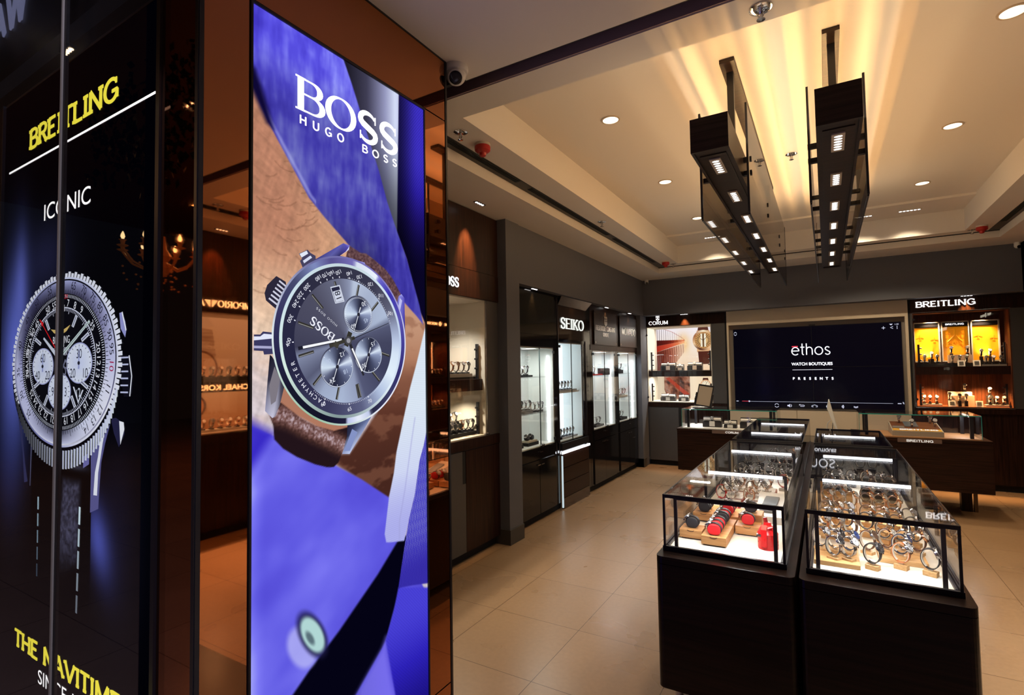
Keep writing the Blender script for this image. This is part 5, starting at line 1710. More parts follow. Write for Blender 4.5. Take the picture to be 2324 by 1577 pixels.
# ---------------------------------------------------------------- service counters
PLATE = mat('name_plate', (.17, .115, .10), .25)
for x0, x1, nm, p0, p1, lx in ((-1.69, -.45, 'CORUM', -1.257, -.90, -.62), (.225, 1.395, 'BREITLING', .623, .995, 1.24)):
    c = thing('service_counter', 'dark wood service counter with %s name plate, glass vitrine on top' % nm, 'counter', ((x0 + x1) / 2, 7.3, 0))
    MB().box(x0, x1, 6.95, 7.66, .772, .80).build('top', WENGEY, c)
    MB().box(x0 + .002, x1 - .002, 6.955, 6.985, .272, .771).build('front_panel', WENGEY, c)
    MB().box(x0 + .002, x0 + .03, 6.986, 7.64, .272, .771).box(x1 - .03, x1 - .002, 6.986, 7.64, .272, .771).build('side_panel', WENGEY, c)
    MB().box(x0 + .031, x1 - .031, 6.986, 7.64, .272, .29).build('underside', BLACKM, c)
    for x in (lx, x0 + .16 if lx > 0 else x0 + .3):
        MB().box(x - .045, x + .045, 7.36, 7.46, 0, .2715).build('leg', WENGE, c)
        MB().box(x + .06, x + .09, 7.36, 7.40, 0, .2715).build('leg', mat('bronze_leg', (.16, .10, .06), .35, .6), c)
    fr = Fr((0, 6.95, 0), (1, 0, 0), (0, -1, 0))
    part(fr, 'name_plate', PLATE, c, (p0, p1, .0005, .006, .756, .797))
    M = MB()
    wd = .150 if nm == 'CORUM' else .225
    letters(M, fr, nm, p1 - .03 - wd - (.02 if nm == 'CORUM' else .04), .765, .0065, .022, width=wd, stem=.2, hair=.15, serif=.08, gap=.1, dep=.004)
    M.build('lettering', emis('plate_letters', (1, .93, .82), .9), c)
    g0, g1 = x0 + .062, x1 - .075
    v = thing('glass_vitrine', 'glass vitrine on the %s counter, green edged top pane' % nm, 'glass display case', ((g0 + g1) / 2, 7.26, .80))
    z0, z1 = .80, 1.05
    MB().box(g0, g1, 6.975, 7.55, z0 + .0005, z0 + .012).build('floor', WHITE if nm == 'CORUM' else mat('tan_floor', (.42, .22, .10), .5), v)
    for b in ((g0, g1, 6.975, 6.981, z0 + .0125, z1 - .0105), (g0, g1, 7.544, 7.55, z0 + .0125, z1 - .0105), (g0, g0 + .006, 6.982, 7.543, z0 + .0125, z1 - .0105), (g1 - .006, g1, 6.982, 7.543, z0 + .0125, z1 - .0105)):
        MB().box(*b).build('side_pane', GLASS, v)
    MB().box(g0, g1, 6.977, 7.548, z1 - .010, z1).build('top_pane', GLASS, v)
    MB().box(g0, g1, 6.970, 6.9765, z1 - .009, z1).box(g0, g0 + .003, 6.965, 6.9745, z0 + .012, z1 - .010).box(g1 - .003, g1, 6.965, 6.9745, z0 + .012, z1 - .010).build('glass_edge', GEDGE, v)
    s = 1 if nm == 'CORUM' else -1
    e0 = (g0 if s > 0 else g1)
    for y in (7.02, 7.47):
        MB().box(e0 + s * .055, e0 + s * .085, y, y + .03, z0 + .012, z1 - .011).build('post', BLACK, v)
        o0 = (g1 if s > 0 else g0)
        MB().box(o0 - s * .085, o0 - s * .055, y, y + .03, z0 + .012, z1 - .011).build('post', BLACK, v)
    MB().box(e0 + s * .06, e0 + s * .072, 7.06, 7.46, z1 - .026, z1 - .012).build('led_bar', LEDW, v)
    lamp('case_light', 'AREA', (e0 + s * .09, 7.26, z1 - .03), 1.1, (1, .98, .95), .02, .4, (0, math.radians(-20 * s), 0), parent=v)

# tilted table mirror, its reflection painted as a beige face, and a computer screen seen edge-on, cash desk between the counters
c = thing('display_board', 'small black framed table mirror with beige face leaning on the left glass vitrine', 'table mirror', (-1.40, 7.10, 1.05))
T = Matrix.Translation((-1.395, 7.12, 1.078)) @ Matrix.Rotation(math.radians(9), 4, 'Y') @ Matrix.Rotation(math.radians(-14), 4, 'X')


def tbox(M, x0, x1, y0, y1, z0, z1):
    n0 = len(M.v)
    M.box(x0, x1, y0, y1, z0, z1)
    M.v[n0:] = [tuple(T @ Vector(p)) for p in M.v[n0:]]
    return M


tbox(MB(), -.095, .095, 0, .012, 0, .285).build('frame', BLACK, c)
tbox(MB(), -.083, .083, -.002, 0, .014, .262).build('face', mat('beige_reflection', (.42, .34, .25), .5), c)
tbox(MB(), -.11, -.096, -.01, .02, -.004, .17).build('support', BLACK, c)
tbox(MB(), .096, .11, -.01, .02, -.004, .17).build('support', BLACK, c)
MB().box(-1.515, -1.275, 7.09, 7.24, 1.0505, 1.064).build('foot', BLACK, c)
c = thing('cash_desk', 'low dark desk between the two service counters', 'desk', (-.11, 7.3, 0))
MB().box(-.445, .22, 7.0, 7.60, .675, .70).build('top', BLACKG, c)
MB().box(-.445, .22, 7.02, 7.05, .05, .674).box(-.445, -.42, 7.06, 7.58, 0, .674).box(.195, .22, 7.06, 7.58, 0, .674).build('body', WENGEY, c)
c = thing('computer_screen', 'slim white computer screen seen edge-on behind the right glass cases', 'computer screen', (.05, 7.35, .70))
M = MB()
M.prism([(.090, .80), (.083, .80), (.030, .95), (-.012, 1.08), (.006, 1.165), (.014, 1.165), (.050, 1.0)], lambda a, z, h: (a, h, z), 7.12, 7.60)
M.build('screen', OFFW, c, bevel=.003)
MB().box(.0, .16, 7.26, 7.46, .7005, .709).build('foot', STEEL, c)
M = MB().prism([(.02, .709), (.03, .709), (.045, .90), (.038, .90)], lambda a, z, h: (a, h, z), 7.31, 7.41)
M.build('stand', STEEL, c)
M = MB().tube([(-.035, 7.30, .702), (-.03, 7.30, .80), (-.01, 7.30, .90), (.02, 7.30, .93)], .004, 6)
M.build('cable', OFFW, c)
# ---------------------------------------------------------------- watches
LEATHER = {n: mat(n + '_leather', c, .55, bump=.3, bscale=300) for n, c in (('black', (.012, .012, .014)), ('brown', (.10, .035, .015)), ('tan', (.45, .15, .05)), ('navy', (.010, .018, .05)), ('grey', (.09, .09, .09)), ('cream', (.6, .52, .42)), ('red', (.5, .02, .015)))}
DIALS = {n: mat(n + '_dial', c, .35) for n, c in (('black', (.01, .01, .012)), ('white', (.80, .80, .78)), ('silver', (.48, .49, .52)), ('blue', (.02, .05, .20)), ('brown', (.10, .05, .03)))}
RUBBER = mat('black_rubber', (.008, .008, .009), .6)


def make_watch(strap, casem, dial, rx=.029, rz=.039, ang=38, bw=.018, metal=False, name='wristwatch'):
    r = bpy.data.objects.new(name, None)
    r.empty_display_size = .03
    COL.objects.link(r)
    th = .0028
    cz = rz + th
    n = 40
    M = MB()
    vs, fs = [], []
    for i in range(n):
        t = 2 * PI * i / n
        bump = .0009 if (metal and i % 2) else 0
        wv = bw / 2 * (1 - (.0 if metal else .12 * (1 - math.cos(t - math.radians(ang))) / 2))
        for rr, y in ((th + bump, -wv), (th + bump, wv), (0, wv), (0, -wv)):
            vs.append(((rx + rr) * math.cos(t), y, cz + (rz + rr) * math.sin(t)))
    for i in range(n):
        j = (i + 1) % n
        for k in range(4):
            l = (k + 1) % 4
            fs.append((i * 4 + k, j * 4 + k, j * 4 + l, i * 4 + l))
    M.add(vs, [f[::-1] for f in fs])
    M.build('bracelet' if metal else 'strap', strap, r, smooth=metal)
    t = math.radians(ang)
    nx, nz = math.cos(t) / rx, math.sin(t) / rz
    L = math.hypot(nx, nz)
    d = Vector((nx / L, 0, nz / L))
    p = Vector(((rx + th) * math.cos(t), 0, cz + (rz + th) * math.sin(t)))
    M = MB().lathe([(.0175, -.003), (.0205, -.001), (.0208, .006), (.0195, .0085), (.0172, .0092), (.0168, .0080)], p, 28, d)
    tz = Vector((-d.z, 0, d.x))
    for s in (-1, 1):
        for q in (-1, 1):
            e = p + tz * (s * .021) + Vector((0, q * .0075, 0))
            M.cyl(e + d * .004 - tz * (s * .006), e + d * .000 + tz * (s * .004), .0026, 6)
    cs = M.build('case', casem, r, smooth=True)
    M = MB().cyl(p + Vector((0, -.020, 0)) + d * .003, p + Vector((0, -.0245, 0)) + d * .003, .0032, 10)
    M.build('crown', casem, cs)
    M = MB().lathe([(.0168, .0076), (.0168, .0085)], p, 28, d)
    dl = M.build('dial', dial, r)
    M = MB()
    for k in range(12):
        a = 2 * PI * k / 12
        e1 = Vector((0, 1, 0)) * math.cos(a) + tz * math.sin(a)
        M.cyl(p + d * .0087 + e1 * .0122, p + d * .0087 + e1 * .0155, .0008, 4)
    for a, l, w_ in ((.6, .012, .0008), (2.4, .009, .001), (4.0, .0135, .0004)):
        e1 = Vector((0, 1, 0)) * math.cos(a) + tz * math.sin(a)
        M.cyl(p + d * .0090, p + d * .0090 + e1 * l, w_, 4)
    M.build('hands', BLACK if dial in (DIALS['white'], DIALS['silver']) else CHROME, dl)
    return r


WK = {
    'steel': ('silver dial steel bracelet watch', make_watch(STEEL, STEEL, DIALS['silver'], metal=True)),
    'steelb': ('black dial steel bracelet watch', make_watch(STEEL, STEEL, DIALS['black'], metal=True)),
    'rose': ('rose gold bracelet watch', make_watch(ROSE, ROSE, DIALS['white'], metal=True)),
    'rosel': ('brown strap rose gold watch', make_watch(LEATHER['brown'], ROSE, DIALS['white'])),
    'black': ('black strap steel watch', make_watch(LEATHER['black'], STEEL, DIALS['black'])),
    'blackw': ('white dial black strap watch', make_watch(LEATHER['black'], STEEL, DIALS['white'])),
    'rubber': ('chunky black rubber watch', make_watch(RUBBER, BLACK, DIALS['black'], bw=.022)),
    'tan': ('orange tan strap watch', make_watch(LEATHER['tan'], STEEL, DIALS['silver'])),
    'brown': ('brown strap steel watch', make_watch(LEATHER['brown'], STEEL, DIALS['brown'])),
    'navy': ('navy strap steel watch', make_watch(LEATHER['navy'], STEEL, DIALS['blue'])),
    'red': ('red strap rose gold watch', make_watch(LEATHER['red'], ROSE, DIALS['white'])),
    'cush': ('steel watch on black strap', make_watch(LEATHER['black'], STEEL, DIALS['black'], .0305, .0265, 138, .020)),
    'roll': ('small watch on black strap', make_watch(LEATHER['black'], STEEL, DIALS['silver'], .024, .024, 30, .012)),
    'rollw': ('small silver watch', make_watch(LEATHER['cream'], STEEL, DIALS['white'], .024, .024, 30, .012)),
}
used = set()


def first_or_copy(key, proto, loc, rz, label, cat, group):
    if key not in used:
        used.add(key)
        o = proto
        o.location = loc
        o.rotation_euler = (0, 0, rz)
    else:
        o = copy_tree(proto, loc, rz)
    o['label'] = label
    o['category'] = cat
    o['group'] = group
    return o


def watch(kind, x, y, z, rz, where, group):
    return first_or_copy(kind, WK[kind][1], (x, y, z), rz, WK[kind][0] + ' ' + where, 'watch', group)


STP = {}


def stand(bm, key, x, y, z, rz, h, where, group, w_=.046, d_=.032):
    kk = (key, h, w_)
    if kk not in STP:
        r = bpy.data.objects.new('watch_stand', None)
        COL.objects.link(r)
        MB().box(-w_ / 2, w_ / 2, -d_ / 2, d_ / 2, 0, h).build('base', bm, r)
        M = MB()
        n = 26
        vs, fs = [], []
        for i in range(n):
            t = math.radians(-70) + math.radians(-290 + 0) * i / (n - 1) * -1 if False else math.radians(-60 + 300 * i / (n - 1))
            for rr, yy in ((.0285, -.0065), (.0285, .0065), (.0265, .0065), (.0265, -.0065)):
                vs.append((rr * math.cos(t), yy, h + .006 + .0418 + (rr + .010) * math.sin(t)))
        for i in range(n - 1):
            for k in range(4):
                l = (k + 1) % 4
                fs.append((i * 4 + k, i * 4 + l, i * 4 + 4 + l, i * 4 + 4 + k))
        fs += [(0, 3, 2, 1), (n * 4 - 4, n * 4 - 3, n * 4 - 2, n * 4 - 1)]
        M.add(vs, fs)
        M.build('ring', mat('cream_ring', (.70, .64, .54), .3), r)
        MB().box(-.008, .008, -.005, .005, h, h + .006).build('clip', CHROME, r)
        STP[kk] = r
    return first_or_copy(('st', kk), STP[kk], (x, y, z), rz, key + ' stand ' + where, 'watch stand', group)


ORD = ['first', 'second', 'third', 'fourth', 'fifth', 'sixth', 'seventh', 'eighth', 'ninth', 'tenth']
R = math.radians


def row(kinds, xs, y, z, rz, tail, group, h=.016, wood_=None, key='light wood', jit=.012):
    for i, (k, x) in enumerate(zip(kinds, xs)):
        yy = y + random.uniform(-jit, jit)
        rr = rz + R(random.uniform(-9, 9))
        wh = ('under the %s watch ' % ORD[i]) + 'from left, ' + tail
        stand(wood_ or BAMBOO, key, x, yy, z, rr, h, wh, group + ' stands')
        watch(k, x, yy, z + h + .006, rr, ORD[i] + ' from left, ' + tail, group)


# --- right near case: light wood boards and ringed watches
g = 'ringed watches in the near right island case'
F0 = .7475


def board(x0, x1, y0, y1, h, lab, m=BAMBOO, z=F0):
    o = MB().box(x0, x1, y0, y1, z, z + h).build('display_board', m, None, bevel=.0015)
    o['label'] = lab
    o['category'] = 'display block'
    o['group'] = 'light wood display blocks'


board(-.074, .092, 2.615, 2.86, .019, 'flat light wood board front left in the near right glass case')
board(.165, .335, 2.765, 3.03, .019, 'flat light wood board front right in the near right glass case')
board(-.052, .08, 3.01, 3.36, .022, 'light wood board second on the left in the near right glass case')
board(.12, .345, 3.12, 3.42, .022, 'light wood board second on the right in the near right glass case')
board(-.07, .08, 3.43, 3.72, .030, 'light wood board third on the left in the near right glass case')
board(.12, .33, 3.48, 3.74, .030, 'light wood board third on the right in the near right glass case')
board(-.074, -.050, 3.372, 3.396, .15, 'tall thin light wood post at the left of the near right glass case')
board(-.068, -.046, 3.80, 3.822, .13, 'second tall thin light wood post, behind the middle light bar')
for k, x in enumerate((-.02, .035, .085)):
    board(x - .022, x + .022, 3.80, 3.83, .075, '%s small upright light wood block behind the middle light bar' % ('left', 'centre', 'right')[k])
front = 'front of near right island case'
RZ = R(-24)
for k, x, y, h, wh in (('rubber', .136, 2.655, .019, 'alone in the front middle'), ('tan', .238, 2.715, .019, 'in front of the navy strap watch'), ('black', .330, 2.685, .019, 'alone at the front right corner')):
    stand(BAMBOO, 'light wood', x, y, F0, RZ, h, 'of the watch ' + wh, g + ' stands')
    watch(k, x, y, F0 + h + .006, RZ, wh + ' of near right case', g)
row(['steelb', 'steel'], [.0, .052], 2.665, F0 + .0195, RZ, 'front left board, near right case', g, .008)
row(['steel', 'steelb', 'navy'], [-.05, .005, .058], 2.765, F0 + .0195, RZ, 'second row on front left board', g, .012)
row(['brown', 'navy'], [.128, .245], 2.80, F0 + .0195, RZ, 'middle front of near right case', g, .012, jit=.003)
row(['rosel', 'steel', 'rosel'], [.20, .262, .312], 2.875, F0 + .0195, RZ, 'front right board, near right case', g, .012)
row(['tan', 'steel', 'brown', 'black', 'rubber', 'black'], [-.045, .01, .07, .20, .26, .315], 2.985, F0 + .0225, RZ, 'third row of near right case', g, .018, jit=.005)
row(['steel', 'steel', 'navy', 'black', 'steelb', 'rosel', 'black'], [-.035, .01, .058, .14, .20, .26, .32], 3.13, F0 + .0225, RZ, 'fourth row of near right case', g, .012)
row(['steelb', 'rose', 'steel', 'rosel', 'rose', 'black', 'steel'], [-.03, .015, .06, .15, .205, .26, .318], 3.25, F0 + .0225, RZ, 'fifth row, before the middle light bar', g, .02)
row(['rose', 'steel', 'rose', 'rosel', 'rose', 'rose'], [-.03, .03, .09, .16, .22, .285], 3.50, F0 + .0305, RZ, 'sixth row, behind the middle light bar', g, .02, jit=.006)
row(['steel', 'rose', 'rosel', 'steel', 'rose'], [-.02, .04, .17, .23, .29], 3.66, F0 + .0305, RZ, 'seventh row of near right case', g, .02, jit=.006)
board(-.05, .11, 3.88, 4.05, .05, 'low black display box left of centre in the near right glass case', BLACKM)
board(.16, .33, 3.88, 4.05, .06, 'low black display box right of centre in the near right glass case', BLACKM)
row(['black', 'blackw', 'black'], [-.015, .035, .085], 3.96, F0 + .0505, RZ, 'on the left black box, near right case', g, .010, BLACK, 'black')
row(['brown', 'black', 'brown'], [.19, .245, .30], 3.96, F0 + .0605, RZ, 'on the right black box, near right case', g, .010, BLACK, 'black')
row(['black', 'blackw', 'black', 'rosel', 'black'], [-.04, .03, .12, .20, .28], 4.33, F0, RZ, 'last row of near right case', g, .03, BLACK, 'black')

# --- left near case: cushions in wooden trays, red canister, gridded trays
g = 'cushion watches in the near left island case'


def tray(x0, x1, y0, y1, h, lab, m=OAK):
    r = thing('wooden_tray', lab, 'tray', ((x0 + x1) / 2, (y0 + y1) / 2, F0), 'wooden trays in the near left case')
    MB().box(x0, x1, y0, y1, F0 + .006, F0 + h).build('body', m, r, bevel=.0015)
    MB().box(x0 + .008, x1 - .008, y0 + .008, y1 - .008, F0, F0 + .006).build('foot', BLACKM, r)
    M = MB()
    xm = (x0 + x1) / 2
    M.tube([(xm + .016 * math.cos(R(a)), y0 - .0005, F0 + h - .001 - .006 * math.sin(R(a))) for a in range(0, 181, 20)], .0012, 5)
    M.build('finger_notch', BLACKM, r)


def make_cushion(m):
    r = bpy.data.objects.new('watch_cushion', None)
    COL.objects.link(r)
    pr = []
    for i in range(28):
        t = 2 * PI * i / 28
        c_, s_ = math.cos(t), math.sin(t)
        pr.append((.0298 * math.copysign(abs(c_) ** .72, c_) * (1.0 - .10 * (s_ > 0) * s_), .0262 + .0252 * math.copysign(abs(s_) ** .80, s_)))
    M = MB().prism(pr, lambda a, z, h: (a, h, z + .0018), -.022, .022)
    M.build('pad', m, r, bevel=.004)
    return r


CUR = make_cushion(mat('red_suede', (.62, .012, .018), .5))
CUB = make_cushion(mat('black_suede', (.012, .013, .018), .6))


def cushion(red, x, y, z, where, rz=0.0):
    first_or_copy('cr' if red else 'cb', CUR if red else CUB, (x, y, z), rz, ('red' if red else 'black') + ' watch cushion ' + where, 'watch cushion', 'watch cushions in the near left case')
    watch('cush', x, y, z, rz, 'around the ' + ('red' if red else 'black') + ' cushion ' + where, g)


H = .046
tray(-.657, -.549, 2.695, 2.80, H, 'wooden tray at the front left holding one black cushion')
cushion(0, -.602, 2.746, F0 + H, 'in the front left wooden tray')
tray(-.542, -.430, 2.635, 2.855, H, 'front wooden tray holding the row of red cushions')
for i, y in enumerate((2.672, 2.735, 2.798)):
    cushion(1, -.486, y, F0 + H, '%s in the front tray row' % ('foremost', 'second', 'third')[i])
tray(-.542, -.430, 2.865, 2.985, H, 'wooden tray right behind the red cushion row')
cushion(0, -.486, 2.90, F0 + H, 'directly behind the red cushion row')
cushion(1, -.486, 2.955, F0 + H, 'behind the tray row black cushion')
tray(-.424, -.312, 2.875, 2.985, H, 'oak tray right of centre holding a single red cushion')
cushion(1, -.368, 2.925, F0 + H, 'alone in the right hand oak tray')
tray(-.424, -.312, 2.995, 3.105, H + .032, 'taller oak block behind the right hand red cushion')
cushion(0, -.368, 3.05, F0 + H + .032, 'on the taller oak block')
tray(-.663, -.550, 3.03, 3.24, H, 'wooden tray at the left side behind the front trays')
cushion(0, -.606, 3.075, F0 + H, 'front one in the left side tray')
cushion(0, -.606, 3.145, F0 + H, 'second one in the left side tray')
tray(-.540, -.430, 3.03, 3.22, H, 'wooden tray in the middle behind the front trays')
cushion(1, -.485, 3.075, F0 + H, 'front one in the middle rear tray')
cushion(1, -.485, 3.14, F0 + H, 'second one in the middle rear tray')
# red canister
c = thing('red_canister', 'glossy red metal canister with handle and spout at the front right', 'canister', (-.262, 2.735, F0))
cx, cyy = -.262, 2.735
MB().lathe([(.0425, 0), (.0435, .004), (.0435, .066), (.045, .070), (.042, .074), (.030, .098), (.017, .106), (.016, .118), (.004, .119)], (cx, cyy, F0), 36).build('body', RED, c, smooth=True)
MB().cyl((cx - .006, cyy, F0 + .118), (cx - .010, cyy, F0 + .140), .009, 14).build('spout', mat('dark_red', (.20, .008, .008), .25), c)
M = MB().tube([(cx + .004, cyy - .030, F0 + .098), (cx + .022, cyy - .030, F0 + .106), (cx + .030, cyy - .022, F0 + .084)], .007, 8)
M.build('cap_lever', RED, c, smooth=True)
M = MB().prism([(-.044, .010), (-.050, .016), (-.050, .094), (-.028, .112), (-.024, .106), (-.042, .088), (-.0425, .010)], lambda a, z, h: (cx - .012 + h, cyy + a, F0 + z), -.012, .012)
M.build('handle', RED, c, bevel=.002)
MB().box(cx - .045, cx - .024, cyy - .036, cyy - .026, F0 + .058, F0 + .068).build('badge', STEEL, c)
# gridded red-sided trays with watches
gt = mat('white_tile', (.80, .80, .78), .35)
rs = mat('red_side', (.40, .03, .03), .45)
n = 0
for y0 in (3.30, 3.52, 3.74):
    for x0 in (-.615, -.455):
        x1 = x0 + .145
        if x0 > -.5 and y0 == 3.30:
            x1 = -.375
        r = thing('gridded_tray', 'white tiled tray with red sides, %s of three rows, %s side' % (('nearest', 'middle', 'farthest')[int((y0 - 3.29) / .22)], 'left' if x0 < -.5 else 'right'), 'tray', ((x0 + x1) / 2, y0 + .1, F0), 'white tiled trays in the near left case')
        MB().box(x0, x1, y0, y0 + .19, F0, F0 + .026).build('body', rs, r)
        M = MB()
        k = max(2, round((x1 - x0) / .047))
        for i in range(k):
            for j in range(4):
                M.box(x0 + .003 + i * (x1 - x0 - .004) / k, x0 + (i + 1) * (x1 - x0 - .004) / k, y0 + .003 + j * .046, y0 + .046 + j * .046, F0 + .026, F0 + .032)
        M.build('tiles', gt, r)
g2 = 'ringed watches in the near left island case'
RZ = R(-14)
zz = F0 + .0325
row(['red', 'steel', 'rose'], [-.575, -.52, -.42], 3.42, zz, RZ, 'first row on white tiles, near left case', g2, .008, gt, 'white')
row(['steel', 'steelb', 'rose', 'steel'], [-.585, -.525, -.43, -.375], 3.60, zz, RZ, 'second row on white tiles, near left case', g2, .008, gt, 'white')
row(['steel', 'rose', 'steelb', 'rose'], [-.58, -.52, -.42, -.36], 3.80, zz, RZ, 'third row on white tiles, near left case', g2, .008, gt, 'white')
row(['black', 'steelb', 'black', 'steel', 'red'], [-.60, -.53, -.45, -.37, -.28], 4.02, F0, RZ, 'row before the second light bar, left case', g2, .02, gt, 'white')
row(['black', 'steel', 'steelb', 'steelb', 'black', 'steel'], [-.60, -.53, -.46, -.39, -.32, -.26], 4.28, F0, RZ, 'row behind the second light bar, left case', g2, .02, gt, 'white')
row(['steelb', 'black', 'steel', 'black'], [-.58, -.49, -.40, -.30], 4.42, F0, RZ, 'last row of near left case', g2, .02, gt, 'white')
c = thing('sign_card', 'white sloping card with a grey plaque in the near left glass case', 'display card', (-.30, 3.30, F0))
M = MB().prism([(3.16, F0), (3.46, F0), (3.46, F0 + .10), (3.16, F0 + .035)], lambda y, z, h: (h, y, z), -.365, -.232)
M.build('card', OFFW, c)
pt = lambda x, y, lift: (x, y, F0 + .035 + (y - 3.16) / .30 * .065 + lift)
vs = [pt(-.345, 3.20, .001), pt(-.275, 3.20, .001), pt(-.255, 3.38, .001), pt(-.325, 3.38, .001), pt(-.345, 3.20, .014), pt(-.275, 3.20, .014), pt(-.255, 3.38, .014), pt(-.325, 3.38, .014)]
MB().add(vs, [(3, 2, 1, 0), (4, 5, 6, 7), (0, 1, 5, 4), (1, 2, 6, 5), (2, 3, 7, 6), (3, 0, 4, 7)]).build('plaque', mat('grey_plaque', (.16, .18, .20), .3), c)
# far cases
row(['rosel', 'rose', 'steel', 'rose', 'steelb', 'steel'], [-.60, -.50, -.42, -.35, -.29, -.23], 4.90, F0, RZ, 'first row of far left case', g2 + ' far', .03, BLACK, 'black')
row(['steel', 'black', 'rose', 'steel'], [-.42, -.35, -.29, -.23], 5.15, F0, RZ, 'second row of far left case', g2 + ' far', .03, BLACK, 'black')
row(['steel', 'blackw', 'steel', 'black', 'black'], [-.05, .0, .06, .2, .28], 4.95, F0, RZ, 'only row of far right case', g2 + ' far', .03, BLACK, 'black')

# --- left wall cabinets
g3 = 'watches in the left wall cabinets'


def wall_row(kinds, fr, a0, da, d, z, where, rz, h=.03, group=g3, key='black', bm=BLACK, left_first=True):
    for i, k in enumerate(kinds):
        p = fr.p(a0 + i * da, d, z)
        stand(bm, key, *p, rz, h, 'under the %s watch, %s' % (ORD[i], where), group + ' stands')
        watch(k, p[0], p[1], p[2] + h + .006, rz, ORD[i] + ' from left, ' + where, group)


def block(fr, name, a0, a1, d0, d1, z0, z1, m, lab, grp='display risers in the wall cabinets'):
    o = part(fr, name, m, None, (a0, a1, d0, d1, z0, z1))
    o['label'] = lab
    o['category'] = 'display block'
    o['group'] = grp


BB = BLACKM
block(LEFT, 'display_riser', 3.25, 3.90, -.20, -.10, 1.5155, 1.535, BB, 'long black riser on the shelf of the left entrance cabinet')
block(LEFT, 'display_riser', 3.30, 3.865, -.19, -.11, 1.5355, 1.566, mat('grey_riser', (.33, .32, .30), .5), 'grey riser lying on the black riser, left entrance cabinet')
wall_row(['steel', 'rose', 'steelb', 'steel', 'black'], LEFT, 3.52, .078, -.15, 1.5665, 'upper shelf of entrance cabinet', R(-6), .012)
block(LEFT, 'display_riser', 3.46, 3.60, -.30, -.22, 1.516, 1.66, OFFW, 'tall white box behind the upper watches, left entrance cabinet')
wall_row(['rosel'], LEFT, 3.55, .1, -.26, 1.6605, 'on the tall white box', R(-6), .012)
block(LEFT, 'display_riser', 3.25, 3.90, -.17, -.09, 1.0245, 1.055, BB, 'long black riser at the bottom of the left entrance cabinet')
wall_row(['steel', 'rosel', 'steel', 'steelb', 'rose', 'steel', 'black'], LEFT, 3.40, .076, -.13, 1.0555, 'lower front row of entrance cabinet', R(-6), .016)
block(LEFT, 'display_riser', 3.30, 3.84, -.30, -.20, 1.0245, 1.12, BB, 'higher black riser behind the lower watches, entrance cabinet')
wall_row(['steel', 'black', 'rose', 'steel'], LEFT, 3.50, .09, -.25, 1.1205, 'lower back row of entrance cabinet', R(-6), .012)

block(LEFT, 'display_riser', 4.84, 4.955, -.17, -.09, 1.5135, 1.532, BB, 'small black riser on the top glass shelf, unsigned cabinet')
wall_row(['black'], LEFT, 4.87, .1, -.13, 1.5325, 'top glass shelf of unsigned cabinet', R(-10), .01)
wall_row(['steel'], LEFT, 4.76, .1, -.13, 1.5135, 'left on top glass shelf, unsigned cabinet', R(-10), .02)
block(LEFT, 'display_riser', 4.62, 4.93, -.17, -.08, 1.1265, 1.165, mat('grey_riser_dark', (.12, .12, .12), .4), 'dark grey riser on the middle glass shelf, unsigned cabinet')
wall_row(['black', 'steel', 'steelb'], LEFT, 4.72, .085, -.12, 1.1655, 'riser on middle glass shelf, unsigned cabinet', R(-10), .01)
wall_row(['blackw', 'steel', 'black'], LEFT, 5.00, .09, -.12, 1.1265, 'right part of middle glass shelf, unsigned cabinet', R(-10), .02)
for a0, a1, lab in ((4.80, 5.03, 'right'), (4.50, 4.70, 'left')):
    block(LEFT, 'display_riser', a0, a1, -.17, -.07, .788, .822, BB, '%s black riser at the bottom of the unsigned cabinet' % lab)
    block(LEFT, 'display_riser', a0 + .005, a1 - .02, -.165, -.075, .8225, .840, mat('cream_riser', (.60, .52, .40), .5), '%s cream tray at the bottom of the unsigned cabinet' % lab)
    for i in range(2):
        p = LEFT.p(a0 + .06 + i * .09, -.12, .8405)
        first_or_copy('cb', CUB, p, R(90), 'black watch cushion, %s one on the %s cream tray' % (('first', 'second')[i], lab), 'watch cushion', 'cushions in the unsigned cabinet')
        watch('cush', *p, R(90), 'round the %s cushion, %s cream tray' % (('first', 'second')[i], lab), g3)

for i, (a0, zz, ks) in enumerate(((5.55, 1.3255, ['steel', 'steelb', 'black', 'steel', 'steel']), (5.50, .7675, ['steel', 'steelb', 'steel', 'steelb', 'steel', 'steel']))):
    block(LEFT, 'display_riser', 5.46, 6.02, -.14, -.05, zz, zz + .02, mat('silver_riser', (.45, .47, .52), .3), '%s silver riser in the white lit cabinet' % ('upper', 'lower')[i])
    wall_row(ks, LEFT, a0, .085, -.095, zz + .0205, '%s shelf of white lit cabinet' % ('upper', 'lower')[i], R(-8), .01)
block(LEFT, 'display_riser', 5.46, 5.62, -.22, -.15, .7675, .86, mat('silver_riser', (.45, .47, .52), .3), 'higher silver riser at the back of the white lit cabinet')
wall_row(['steel', 'steel'], LEFT, 5.50, .085, -.185, .8605, 'back riser of white lit cabinet', R(-8), .01)

